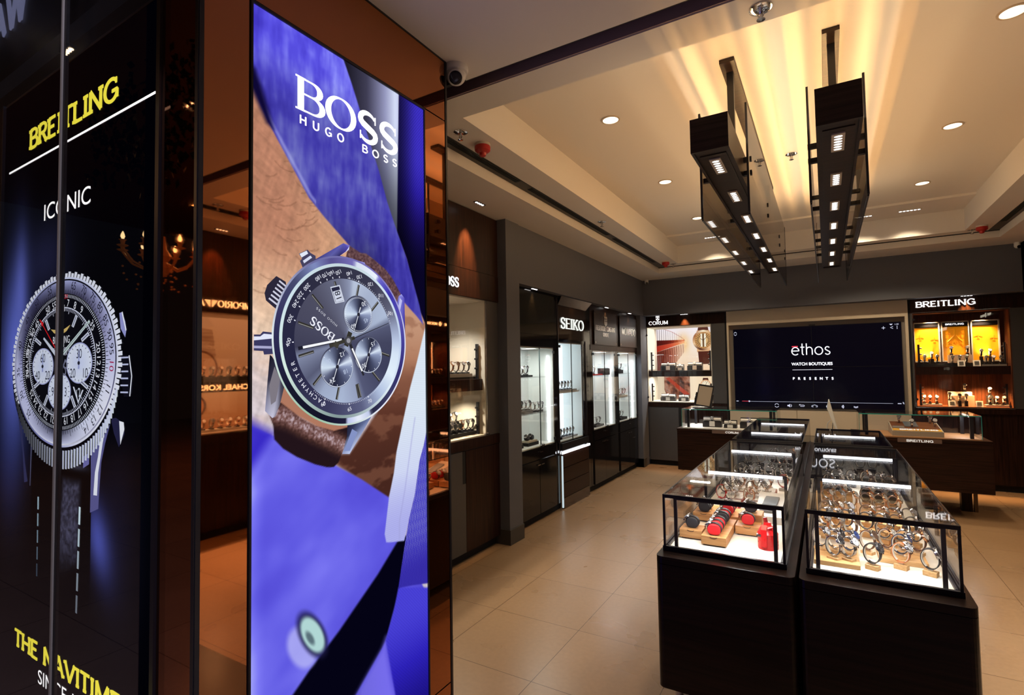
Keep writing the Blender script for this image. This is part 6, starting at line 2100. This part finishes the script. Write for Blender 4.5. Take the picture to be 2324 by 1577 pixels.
block(LEFT, 'display_riser', 6.90, 7.17, -.12, -.04, 1.4965, 1.59, mat('black_box', (.02, .017, .02), .4), 'black box on the shelf under the two-line sign')
block(LEFT, 'display_riser', 6.58, 6.88, -.13, -.04, 1.4965, 1.512, RED, 'flat red tray on the shelf under the two-line sign')
wall_row(['blackw'], LEFT, 6.62, .1, -.08, 1.5125, 'on the flat red tray', R(-8), .012)
block(LEFT, 'display_riser', 6.60, 6.92, -.14, -.05, .8005, .828, mat('grey_riser_dark', (.12, .12, .12), .4), 'grey stepped riser at the bottom under the two-line sign')
wall_row(['steel', 'black'], LEFT, 6.68, .12, -.09, .8285, 'grey riser under the two-line sign', R(-8), .012)
block(LEFT, 'display_riser', 7.56, 7.74, -.12, -.04, 1.5065, 1.56, BB, 'black box on the upper shelf under the one-word sign')
wall_row(['black'], LEFT, 7.68, .1, -.08, 1.5605, 'black box under the one-word sign', R(-8), .012)
block(LEFT, 'display_riser', 7.70, 7.92, -.13, -.04, 1.1465, 1.175, mat('cream_riser', (.60, .52, .40), .5), 'cream riser on the lower glass shelf under the one-word sign')
wall_row(['black', 'black'], LEFT, 7.76, .10, -.09, 1.1755, 'cream riser under the one-word sign', R(-8), .012)
block(LEFT, 'display_riser', 7.55, 7.88, -.13, -.04, .8075, .845, BB, 'black riser at the bottom under the one-word sign')
wall_row(['black', 'steel'], LEFT, 7.62, .12, -.09, .8455, 'bottom riser under the one-word sign', R(-8), .012)

# --- watch boxes with white rolls (back wall cabinet and its counter)


def roll_box(x, y, z, w_, h, kind, where, tall=0.0):
    c = thing('watch_box', 'black watch box with white roll, ' + where, 'watch box', (x, y, z), 'black watch boxes with white rolls')
    MB().box(x - w_ / 2, x + w_ / 2, y - .045, y + .045, z, z + h).build('box', mat('black_box', (.02, .017, .02), .4), c)
    M = MB().cyl((x - w_ * .46, y - .012, z + h + .024), (x + w_ * .46, y - .012, z + h + .024), .0225, 18)
    M.build('roll', mat('white_suede', (.80, .79, .76), .7), c, smooth=True)
    MB().box(x - w_ / 2, x + w_ / 2, y + .018, y + .045, z + h + .0005, z + h + .055).build('back_ledge', mat('black_box', (.02, .017, .02), .4), c)
    MB().box(x + .008 - .04, x + .008 + .025, y - .047, y - .0455, z + h * .15, z + h + .004).build('cloth', mat('white_suede', (.80, .79, .76), .7), c)
    watch(kind, x, y - .012, z + h + .0005 - .0028, R(-90), 'on the white roll, ' + where, 'watches on white rolls')


roll_box(-2.25, 8.82, 1.5305, .24, .075, 'roll', 'left on bridge picture shelf')
roll_box(-2.055, 8.80, 1.5305, .11, .045, 'roll', 'centre of bridge picture shelf')
roll_box(-1.825, 8.82, 1.5305, .23, .075, 'roll', 'right on bridge picture shelf')
roll_box(-2.265, 8.82, 1.0305, .24, .06, 'rollw', 'lower left below bridge picture')
roll_box(-2.01, 8.80, 1.0305, .16, .05, 'rollw', 'lower centre below bridge picture')
roll_box(-1.74, 8.82, 1.0305, .20, .06, 'roll', 'lower right below bridge picture')
roll_box(-1.287, 7.17, .813, .23, .072, 'roll', 'left in the left counter vitrine')
roll_box(-1.065, 7.13, .813, .15, .040, 'rollw', 'middle of left counter vitrine')
roll_box(-.84, 7.17, .813, .23, .072, 'roll', 'right in the left counter vitrine')

# --- yellow panel cabinet
g4 = 'watches before the yellow panels'
block(BACK, 'display_riser', 1.03, 1.90, -.20, -.10, 1.5415, 1.585, BB, 'long black riser under the yellow panels', 'risers in the yellow panel cabinet')
block(BACK, 'display_riser', 1.36, 1.60, -.19, -.12, 1.5855, 1.69, mat('tan_riser', (.55, .42, .33), .5), 'tall tan riser in front of the middle yellow panel', 'risers in the yellow panel cabinet')
block(BACK, 'display_riser', 1.68, 1.90, -.095, -.03, 1.5415, 1.562, mat('grey_riser', (.33, .32, .30), .5), 'pale plate at the right under the yellow panels', 'risers in the yellow panel cabinet')


def bw(k, a, d, z, where, h=.02):
    p = BACK.p(a, d, z)
    rz = R(-90)
    stand(BLACK, 'black', *p, rz, h, 'under the watch ' + where, g4 + ' stands')
    watch(k, p[0], p[1], p[2] + h + .006, rz, where, g4)


bw('steelb', 1.115, -.13, 1.5855, 'leftmost before the yellow panels')
block(BACK, 'display_riser', 1.165, 1.225, -.27, -.21, 1.5415, 1.64, BB, 'small black pedestal before the left yellow panel', 'risers in the yellow panel cabinet')
bw('steel', 1.195, -.172, 1.5855, 'white faced before the left yellow panel', .06)
bw('black', 1.245, -.13, 1.5855, 'right of the white faced one, left panel')
bw('navy', 1.395, -.155, 1.6905, 'left on the tall tan riser')
bw('black', 1.555, -.155, 1.6905, 'right on the tall tan riser')
bw('steelb', 1.39, -.08, 1.5415, 'low left before the tall tan riser', .05)
bw('steelb', 1.46, -.08, 1.5415, 'low middle before the tall tan riser', .05)
bw('black', 1.53, -.08, 1.5415, 'low right before the tall tan riser', .05)
bw('black', 1.69, -.16, 1.5855, 'left before the right yellow panel', .08)
bw('steel', 1.775, -.16, 1.5855, 'centre before the right yellow panel', .08)
bw('steelb', 1.715, -.065, 1.5625, 'left on the pale plate, right panel')
bw('steel', 1.785, -.065, 1.5625, 'middle on the pale plate, right panel')
bw('steelb', 1.855, -.065, 1.5625, 'right on the pale plate, right panel')
block(BACK, 'display_riser', 1.05, 1.27, -.19, -.08, 1.0305, 1.055, mat('grey_riser', (.33, .32, .30), .5), 'grey plate at the lower left below the yellow panels', 'risers in the yellow panel cabinet')
block(BACK, 'display_riser', 1.70, 1.92, -.19, -.08, 1.0305, 1.055, mat('grey_riser', (.33, .32, .30), .5), 'grey plate at the lower right below the yellow panels', 'risers in the yellow panel cabinet')
block(BACK, 'display_riser', 1.37, 1.60, -.19, -.13, 1.0305, 1.165, mat('tan_riser', (.55, .42, .33), .5), 'tall tan riser on the lower shelf below the yellow panels', 'risers in the yellow panel cabinet')
block(BACK, 'display_riser', 1.36, 1.59, -.28, -.20, 1.0305, 1.21, OFFW, 'white framed riser behind the lower tan riser', 'risers in the yellow panel cabinet')
for k, a, wh in (('steel', 1.09, 'left on lower left grey plate'), ('rose', 1.15, 'middle on lower left grey plate'), ('steel', 1.22, 'right on lower left grey plate'), ('steelb', 1.745, 'left on lower right grey plate'), ('steel', 1.81, 'middle on lower right grey plate'), ('steel', 1.875, 'right on lower right grey plate')):
    bw(k, a, -.13, 1.0555, wh)
bw('steelb', 1.345, -.10, 1.0305, 'left of the lower tan riser', .09)
bw('steelb', 1.445, -.10, 1.0305, 'left before the lower tan riser', .07)
bw('steelb', 1.51, -.10, 1.0305, 'right before the lower tan riser', .07)
bw('steel', 1.525, -.24, 1.2105, 'single one on top of the white riser', .015)
block(BACK, 'display_riser', 1.74, 1.80, -.28, -.22, 1.0305, 1.165, BB, 'black pedestal at the lower right', 'risers in the yellow panel cabinet')
bw('steel', 1.77, -.25, 1.1655, 'on the black pedestal at the lower right', .015)
for i, (a, z) in enumerate(((1.47, 1.5415), (1.62, 1.5415), (1.36, 1.0305), (1.625, 1.0305))):
    c = thing('price_card', 'white framed card %s' % ('upper left one', 'upper right one', 'lower left one', 'lower right one')[i] + ' before the tan riser', 'card', BACK.p(a, -.03, z), 'white framed price cards')
    fr2 = Fr(BACK.p(a, -.03, z), (1, 0, 0), (0, -1, 0))
    M = MB().prism([(0, 0), (.012, 0), (-.008, .075), (-.014, .075)], lambda d_, zz_, h: fr2.p(h, d_, zz_), -.036, .036)
    M.build('frame', OFFW, c)
    M = MB()
    vs = [fr2.p(-.022, .0095 + .0006, .016), fr2.p(.022, .0095 + .0006, .016), fr2.p(.022, -.0035 + .0006, .062), fr2.p(-.022, -.0035 + .0006, .062)]
    M.add(vs, [(0, 1, 2, 3)])
    M.build('print', mat('card_print', (.05, .05, .05), .5), c)

# slanted presentation box on the right counter
c = thing('presentation_box', 'slanted grey presentation box with wood top and four watches in the right vitrine', 'display box', (.81, 7.25, .8125))
x0, x1 = .59, 1.03
M = MB().prism([(7.04, .8125), (7.47, .8125), (7.47, .925), (7.04, .865)], lambda y, z, h: (h, y, z), x0, x1)
M.build('body', mat('grey_box', (.40, .37, .31), .5), c)


def sl(x, y, lift):
    return (x, y, .865 + (y - 7.04) * .06 / .43 + lift)


def slab(name, m, a0, a1, b0, b1, lift, **kw):
    vs = [sl(a0, b0, lift), sl(a1, b0, lift), sl(a1, b1, lift), sl(a0, b1, lift)]
    vs += [(p[0], p[1], p[2] + .004) for p in vs]
    return MB().add(vs, [(3, 2, 1, 0), (4, 5, 6, 7), (0, 1, 5, 4), (1, 2, 6, 5), (2, 3, 7, 6), (3, 0, 4, 7)]).build(name, m, c, **kw)


slab('wood_top', wood('walnut', (.10, .035, .012), (.20, .075, .03), .4, 0), x0 + .01, x1 - .01, 7.14, 7.46, .0005)
slab('title_strip', mat('strip_yellow', (.70, .38, .04), .4), x0 + .01, x1 - .01, 7.05, 7.135, .0005)
slab('picture_tile', mat('blue_grey_tile', (.10, .13, .16), .3), .72, .84, 7.22, 7.45, .005)
slab('picture_tile', mat('grey_tile', (.20, .19, .18), .3), x0 + .015, .71, 7.145, 7.23, .005)
M = MB()
fs_ = Fr((0, 7.07, .8740), (1, 0, 0), (0, -.001, 0))


class Slope:
    def p(s, a, d, z):
        return sl(a, 7.075 + z, .0048 + (0.0012 if d > 0 else 0))


letters(M, Slope(), 'BREITLING', .66, 0, 0, .045, width=.33, stem=.25, hair=.16, serif=.10, gap=.08, dep=.0012)
M.build('lettering', emis('box_letters', (1, .97, .92), .9), c)
for i, (x, y, k, wh) in enumerate(((.685, 7.40, 'steelb', 'back left'), (.78, 7.21, 'steel', 'front middle'), (.965, 7.41, 'steelb', 'back right'), (.985, 7.25, 'steel', 'front right'))):
    q = sl(x, y, .006)
    watch(k, q[0], q[1], q[2] + .0045, R(-90), wh + ' on the slanted presentation box', 'watches on the presentation box')

# --- mirror-side cabinet
g5 = 'watches in the mirrored right wall cabinet'
block(RIGHT, 'display_riser', -3.6, -2.5, -.16, -.06, 1.5245, 1.57, BB, 'long black riser under the reflected big watch picture')
wall_row(['rosel', 'steel', 'rose', 'black', 'rosel', 'steel', 'rose', 'black', 'steel', 'rose'], RIGHT, -3.40, .088, -.11, 1.5705, 'upper riser of reflected cabinet', R(180), .012, g5)
block(RIGHT, 'display_riser', -3.6, -2.5, -.15, -.06, 1.0245, 1.05, OFFW, 'long white riser under the reflected portrait picture')
wall_row(['rose', 'steel', 'rose', 'rosel', 'rose', 'black', 'rosel', 'rose', 'steel', 'rose'], RIGHT, -3.40, .088, -.105, 1.0505, 'lower riser of reflected cabinet', R(180), .012, g5)
block(RIGHT, 'display_riser', -6.62, -6.25, -.16, -.06, 1.491, 1.52, BB, 'black riser in the copper lit cabinet, upper shelf')
wall_row(['rose', 'steel', 'rose', 'black'], RIGHT, -6.58, .09, -.11, 1.5205, 'upper shelf of copper lit cabinet', R(180), .012, g5)
block(RIGHT, 'display_riser', -6.62, -6.25, -.16, -.06, .998, 1.03, BB, 'black riser in the copper lit cabinet, lower shelf')
wall_row(['steel', 'rose', 'rosel', 'rose'], RIGHT, -6.58, .09, -.11, 1.0305, 'lower shelf of copper lit cabinet', R(180), .012, g5)
for k, o in list(WK.items()):
    if k not in used:
        for ch in list(o[1].children):
            for c2 in list(ch.children):
                bpy.data.objects.remove(c2)
            bpy.data.objects.remove(ch)
        bpy.data.objects.remove(o[1])
# ---------------------------------------------------------------- ceiling fittings
PEND = []
for i, (xc, lab) in enumerate(((-.431, 'left of the two long dark wood pendant lights over the display island'), (.080, 'right of the two long dark wood pendant lights over the display island'))):
    pd = thing('pendant_light', lab, 'pendant light', (xc, 4.455, 3.36))
    hw = .084
    M = MB()
    y0, y1, z0, z1 = 2.53, 6.38, 2.60, 2.76
    M.box(xc - hw, xc + hw, y0, y0 + .014, z0, z1).box(xc - hw, xc + hw, y1 - .014, y1, z0, z1)
    M.box(xc - hw, xc - hw + .012, y0 + .014, y1 - .014, z0, z1).box(xc + hw - .012, xc + hw, y0 + .014, y1 - .014, z0, z1)
    M.box(xc - hw + .012, xc + hw - .012, y0 + .014, y1 - .014, z0 + .010, z0 + .022)
    M.build('beam', WENGEP, pd)
    part_ = MB().box(xc - .060, xc + .060, 2.62, 6.28, z0 + .006, z0 + .0098)
    part_.build('underside_panel', WENGEP, pd)
    M = MB().box(xc - .040, xc + .040, 3.165, 5.75, 3.335, 3.358)
    M.build('ceiling_plate', WENGEP, pd)
    for y in (3.30, 5.60):
        MB().box(xc - .018, xc + .018, y - .018, y + .018, z0 + .022, 3.336).build('post', BLACK, pd)
    for s in (-1, 1):
        gx = xc + s * .1165
        M = MB().box(gx - .003, gx + .003, 2.95, 5.86, 2.39, 2.97)
        p = M.build('glass_panel', SMOKE, pd)
        M = MB()
        M.box(gx - .005, gx + .005, 2.938, 2.95, 2.39, 2.97).box(gx - .004, gx + .004, 2.95, 5.86, 2.384, 2.39).box(gx - .005, gx + .005, 5.86, 5.866, 2.39, 2.97)
        M.build('edge', BLACK, p)
        M = MB()
        for y in (3.06, 4.02, 5.07, 5.75):
            for z in (2.635, 2.71):
                M.box(min(xc + s * hw, gx + s * .008), max(xc + s * hw, gx + s * .008), y - .012, y + .012, z - .012, z + .012)
        M.build('clip', BLACK, pd)
    for k in range(7):
        y = 2.775 + k * .5575
        M = MB().box(xc - .026, xc + .026, y - .110, y + .110, z0 - .0006, z0 + .0058)
        p = M.build('downlight', mat('downlight_trim', (.62, .56, .46), .5), pd)
        M = MB()
        for j in range(6):
            yy = y - .080 + j * .032
            vs = [(xc + .016 * math.cos(t), yy + .0095 * math.sin(t), z0 - .0012) for t in [2 * PI * q / 14 for q in range(14)]]
            M.add(vs, [tuple(range(14))[::-1]])
        M.build('lens', GRILL, p)
        if k % 2 == 0:
            lamp('downlight_lamp', 'SPOT', (xc, y, z0 - .01), 34, (1, .74, .46), .05, None, (0, 0, 0), math.radians(96), .6, pd)
    # linear uplights in the open top of the beam: two narrow ones behind added slats (stripes on the ceiling), two extra ones tilted outwards to fill the ceiling
    for dx, e in ((-.016, 15.0), (.023, 10)):
        lamp('uplight', 'AREA', (xc + dx, 4.455, 2.632), e, (1, .56, .20), .003, 3.5, (PI, 0, 0), parent=pd)
    for sgn in (-1, 1):
        lamp('uplight', 'AREA', (xc + sgn * .02, 4.455, 2.775), 21, (1, .72, .44), .02, 3.4, (0, -sgn * math.radians(97), 0), parent=pd)
    M = MB().box(xc - .072, xc - .050, 2.55, 6.36, 2.750, 2.756).box(xc + .050, xc + .072, 2.55, 6.36, 2.750, 2.756)
    for f in (-.036, -.023, -.009, .004, .016, .030):
        M.box(xc + f - .0016, xc + f + .0016, 2.56, 6.35, 2.686, 2.689)
    M.build('stripe_slats', BLACKM, pd)  # unseen lips and slats added to cast striped shadows on the ceiling

n = 0
for x, nm in ((-1.257, 'left'), (.870, 'right')):
    for y, q in ((3.52, 'nearest'), (5.0, 'middle'), (6.45, 'farthest')):
        r = thing('ceiling_light', '%s round recessed downlight of the row %s of the pendants' % (q, nm), 'ceiling light', (x, y, 3.36), 'round downlights in the ceiling coffer')
        M = MB().lathe([(.066, 0), (.066, -.004), (.055, -.006), (.055, 0)], (x, y, 3.36), 28)
        M.build('trim_ring', mat('downlight_rim', (.55, .45, .34), .5), r)
        M = MB().lathe([(.054, -.001), (.054, -.0035)], (x, y, 3.36), 28)
        M.build('lens', BULB, r)
        lamp('downlight_lamp', 'SPOT', (x, y, 3.345), 60, (1, .76, .48), .05, None, (0, 0, 0), math.radians(112), .7, r)
for x, nm in ((-1.26, 'left'), (.42, 'middle'), (.875, 'right')):
    r = thing('ceiling_spot', 'six-cell grille light at the far edge of the coffer, %s one' % nm, 'ceiling light', (x, 7.42, 3.335), 'six-cell grille lights by the far wall')
    MB().box(x - .11, x + .11, 7.39, 7.45, 3.331, 3.336).build('housing', mat('downlight_trim', (.62, .56, .46), .5), r)
    M = MB()
    for k in range(6):
        M.cyl((x - .085 + k * .034, 7.42, 3.3285), (x - .085 + k * .034, 7.42, 3.331), .013, 12)
    M.build('lens', GRILL, r)
    lamp('downlight_lamp', 'SPOT', (x, 7.42, 3.32), 60, (1, .80, .54), .05, None, (math.radians(8), 0, 0), math.radians(110), .7, r)

# slot diffusers
for x0, x1, nm in ((-2.112, -2.012, 'left'), (1.628, 1.728, 'right')):
    r = thing('air_diffuser', 'long black slot air diffuser in the ceiling along the %s wall' % nm, 'air vent', ((x0 + x1) / 2, 5.1, 3.085))
    MB().box(x0, x1, 2.5, 7.86, 3.081, 3.086).build('frame', mat('diffuser_black', (.012, .010, .009), .5), r)
    M = MB()
    for k in range(4):
        xx = (x0 + .045 + k * .013) if nm == 'left' else (x0 + .012 + k * .013)
        for y0, y1 in ((2.52, 3.55), (3.75, 5.55), (5.75, 7.4)):
            M.box(xx, xx + .005, y0, y1, 3.076, 3.081)
    M.build('slats', BLACKM, r)

# sprinklers and detectors
for x, y, z, lab in ((-1.914, 2.615, 3.085, 'chrome sprinkler by the column, beside the near red detector'), (-1.913, 5.025, 3.085, 'chrome sprinkler above the black cabinets on the left'), (-1.857, 7.70, 3.085, 'small sprinkler in the far left ceiling corner'), (1.46, 7.70, 3.085, 'small sprinkler in the far right ceiling corner'), (-.184, 2.37, 3.085, 'large chrome sprinkler in the ceiling edge nearest the camera'), (-.191, 4.925, 3.36, 'chrome sprinkler between the two pendants'), (1.55, 2.6, 3.085, 'sprinkler over the right wall cabinet, seen in the mirror')):
    r = thing('sprinkler', lab, 'sprinkler', (x, y, z), 'ceiling sprinklers')
    MB().lathe([(.045, 0), (.045, -.004), (.030, -.010), (.012, -.010)], (x, y, z), 24).build('escutcheon', CHROME, r, smooth=True)
    M = MB().cyl((x, y, z - .010), (x, y, z - .045), .006, 8)
    M.lathe([(.004, -.045), (.017, -.047), (.017, -.050), (.004, -.051)], (x, y, z), 16)
    for s in (-1, 1):
        M.tube([(x + s * .005, y, z - .012), (x + s * .011, y, z - .03), (x + s * .003, y, z - .046)], .0022, 6)
    M.build('head', CHROME, r)
DETR = mat('detector_red', (.42, .012, .008), .35)
for x, y, lab in ((-1.896, 2.834, 'red heat detector near the column, over the left aisle'), (-1.90, 7.45, 'red heat detector at the far end of the left air slot'), (1.512, 7.536, 'red heat detector by the right air slot'), (1.51, 2.83, 'red heat detector over the right wall, seen in the mirror')):
    r = thing('smoke_detector', lab, 'detector', (x, y, 3.085), 'red ceiling detectors')
    MB().lathe([(.052, 0), (.052, -.014), (.048, -.018)], (x, y, 3.085), 28).build('base', mat('detector_white', (.62, .56, .48), .5), r, smooth=True)
    MB().lathe([(.050, -.016), (.053, -.022), (.051, -.045), (.036, -.058), (.026, -.062), (.022, -.078), (.014, -.084), (.004, -.085)], (x, y, 3.085), 28).build('head', DETR, r, smooth=True)

# security cameras
cc = thing('security_camera', 'white dome security camera on the ceiling by the column corner', 'security camera', (-1.487, 2.001, 3.06))
bx, by = -1.487, 2.001
MB().lathe([(.058, 0), (.060, -.012), (.056, -.026), (.050, -.030)], (bx, by, 3.06), 32).build('base', mat('camera_white', (.62, .60, .60), .4), cc, smooth=True)
M = MB().sphere((bx, by, 3.022), .048, 28)
M.build('ball', mat('camera_white', (.62, .60, .60), .4), cc, smooth=True)
d = Vector((.42, -.62, -.66)).normalized()
o_ = Vector((bx, by, 3.022))
MB().lathe([(.036, .026), (.036, .046), (.031, .050)], o_, 28, d).build('lens_ring', mat('camera_white', (.62, .60, .60), .4), cc, smooth=True)
MB().lathe([(.031, .040), (.031, .051), (.020, .055), (.002, .056)], o_, 28, d).build('lens', BLACKG, cc, smooth=True)
for x, y, lab in ((-2.44, 8.34, 'small white camera in the far left corner'), (1.98, 8.34, 'small white camera in the far right corner')):
    c2 = thing('security_camera', lab + ' under the ceiling', 'security camera', (x, y, 2.998))
    MB().cyl((x, y, 2.998), (x, y, 2.965), .030, 18).build('base', OFFW, c2)
    MB().sphere((x, y, 2.955), .030, 18).build('ball', OFFW, c2, smooth=True)
    MB().cyl((x + .008, y - .018, 2.945), (x + .012, y - .030, 2.936), .018, 14).build('lens', BLACKG, c2)

# ---------------------------------------------------------------- the mall side, seen only as reflections
M = MB().box(-16, 10, -7.2, -7, -.1, 7)
struct('wall_mall', M, mat('mall_wall', (.10, .045, .025), .7))
M = MB().box(-16, 10, -7, -1.2, 5.6, 5.8)
struct('ceiling', M, mat('mall_ceiling', (.30, .16, .09), .8))
ch = thing('chandelier', 'glass chandelier with candle bulbs, seen in the dark mirror strip', 'chandelier', (-7.78, -2.1, 3.25))
c0 = Vector((-7.78, -2.1, 3.10))
MB().tube([c0 + Vector((0, 0, .38)), c0 + Vector((0, 0, 2.45))], .005, 6).build('chain', BLACKM, ch)
M = MB()
M.lathe([(.01, -.16), (.06, -.12), (.09, -.04), (.05, .04), (.10, .12), (.04, .22), (.015, .40)], c0, 20)
M.build('stem', mat('amber_glass', (.55, .20, .07), .08, .0, emit=(1, .3, .06), es=.10), ch, smooth=True)
for k in range(8):
    t = 2 * PI * k / 8
    dx, dy = math.cos(t), math.sin(t)
    pts = [c0 + Vector((dx * r_, dy * r_, z_)) for r_, z_ in ((.05, .02), (.18, -.06), (.30, .0), (.38, .10), (.42, .16))]
    MB().tube(pts, .014, 8).build('arm', mat('amber_glass', (.55, .20, .07), .08), ch, smooth=True)
    e = c0 + Vector((dx * .42, dy * .42, .16))
    M = MB().lathe([(.012, 0), (.06, .02), (.065, .03), (.02, .035), (.03, .09), (.045, .10), (.014, .11)], e, 14)
    M.build('candle_cup', mat('amber_glass', (.55, .20, .07), .08), ch, smooth=True)
    MB().lathe([(.012, .11), (.026, .14), (.020, .17), (.003, .21)], e, 12).build('bulb', emis('candle_bulb', (1, .62, .28), 6), ch)
M = MB()
for k in range(40):
    t = random.uniform(0, 2 * PI)
    r_ = random.choice((.1, .25, .42))
    z_ = random.uniform(-.34, -.05)
    M.sphere(c0 + Vector((r_ * math.cos(t), r_ * math.sin(t), z_)), .014, 8)
M.build('crystal_drops', mat('amber_glass', (.55, .20, .07), .08), ch, kind='stuff')
sg = thing('mall_sign', 'dim pale sign letters high in the mall, reflected at the upper left', 'sign', (-9.6, -1.0, 6.3))
SGF = Fr((0, -1.0, 0), (-1, 0, 0), (0, 1, 0))
MB().box(-12, -6.4, -1.1, -1.01, 5.9, 7.6).build('board', mat('mall_board', (.02, .022, .035), .5), sg)
M = MB()
letters(M, SGF, 'WA', 8.87, 6.36, .0, .5, width=1.28, stem=.2, hair=.18, gap=.06, dep=.02)
M.build('lettering', emis('dim_lavender', (.45, .48, .85), .55), sg)
for x, y, z, lab in ((-5.62, -.35, 4.45, 'four-cell mall spotlight reflected at the top of the black poster'), (-6.2, -1.6, 4.7, 'small mall spotlight reflected in the dark mirror strip')):
    r = thing('ceiling_spot', lab, 'ceiling light', (x, y, z))
    MB().box(x - .10, x + .10, y - .03, y + .03, z, z + .03).build('housing', BLACK, r)
    M = MB()
    for k in range(4):
        M.cyl((x - .066 + k * .044, y, z - .006), (x - .066 + k * .044, y, z), .018, 12)
    M.build('lens', emis('mall_spot_glow', (1, .72, .45), 9), r)
gl = thing('hanging_garland', 'dark leafy garland hanging in the mall, seen in the dark mirror strip', 'garland', (-7.0, -1.5, 4.6))
M = MB()
rg = random.Random(3)
for k in range(900):
    x = rg.uniform(-8.0, -5.0)
    zlo = 3.75 + .55 * max(0, x + 7.6) * .3 + .25 * math.sin(x * 3.1) + .2 * rg.random()
    z = rg.uniform(zlo, 5.2)
    y = -1.5 + rg.uniform(-.15, .15)
    a, L = rg.uniform(0, 2 * PI), rg.uniform(.07, .14)
    dx, dz, dy = math.cos(a) * L, math.sin(a) * L, rg.uniform(-.04, .04)
    M.add([(x, y, z), (x + dx * .5 - dz * .28, y + dy, z + dz * .5 + dx * .28), (x + dx, y, z + dz), (x + dx * .5 + dz * .28, y - dy, z + dz * .5 - dx * .28)], [(0, 1, 2, 3)])
M.build('leaves', mat('dark_leaves', (.012, .012, .008), .6), gl, kind='stuff')
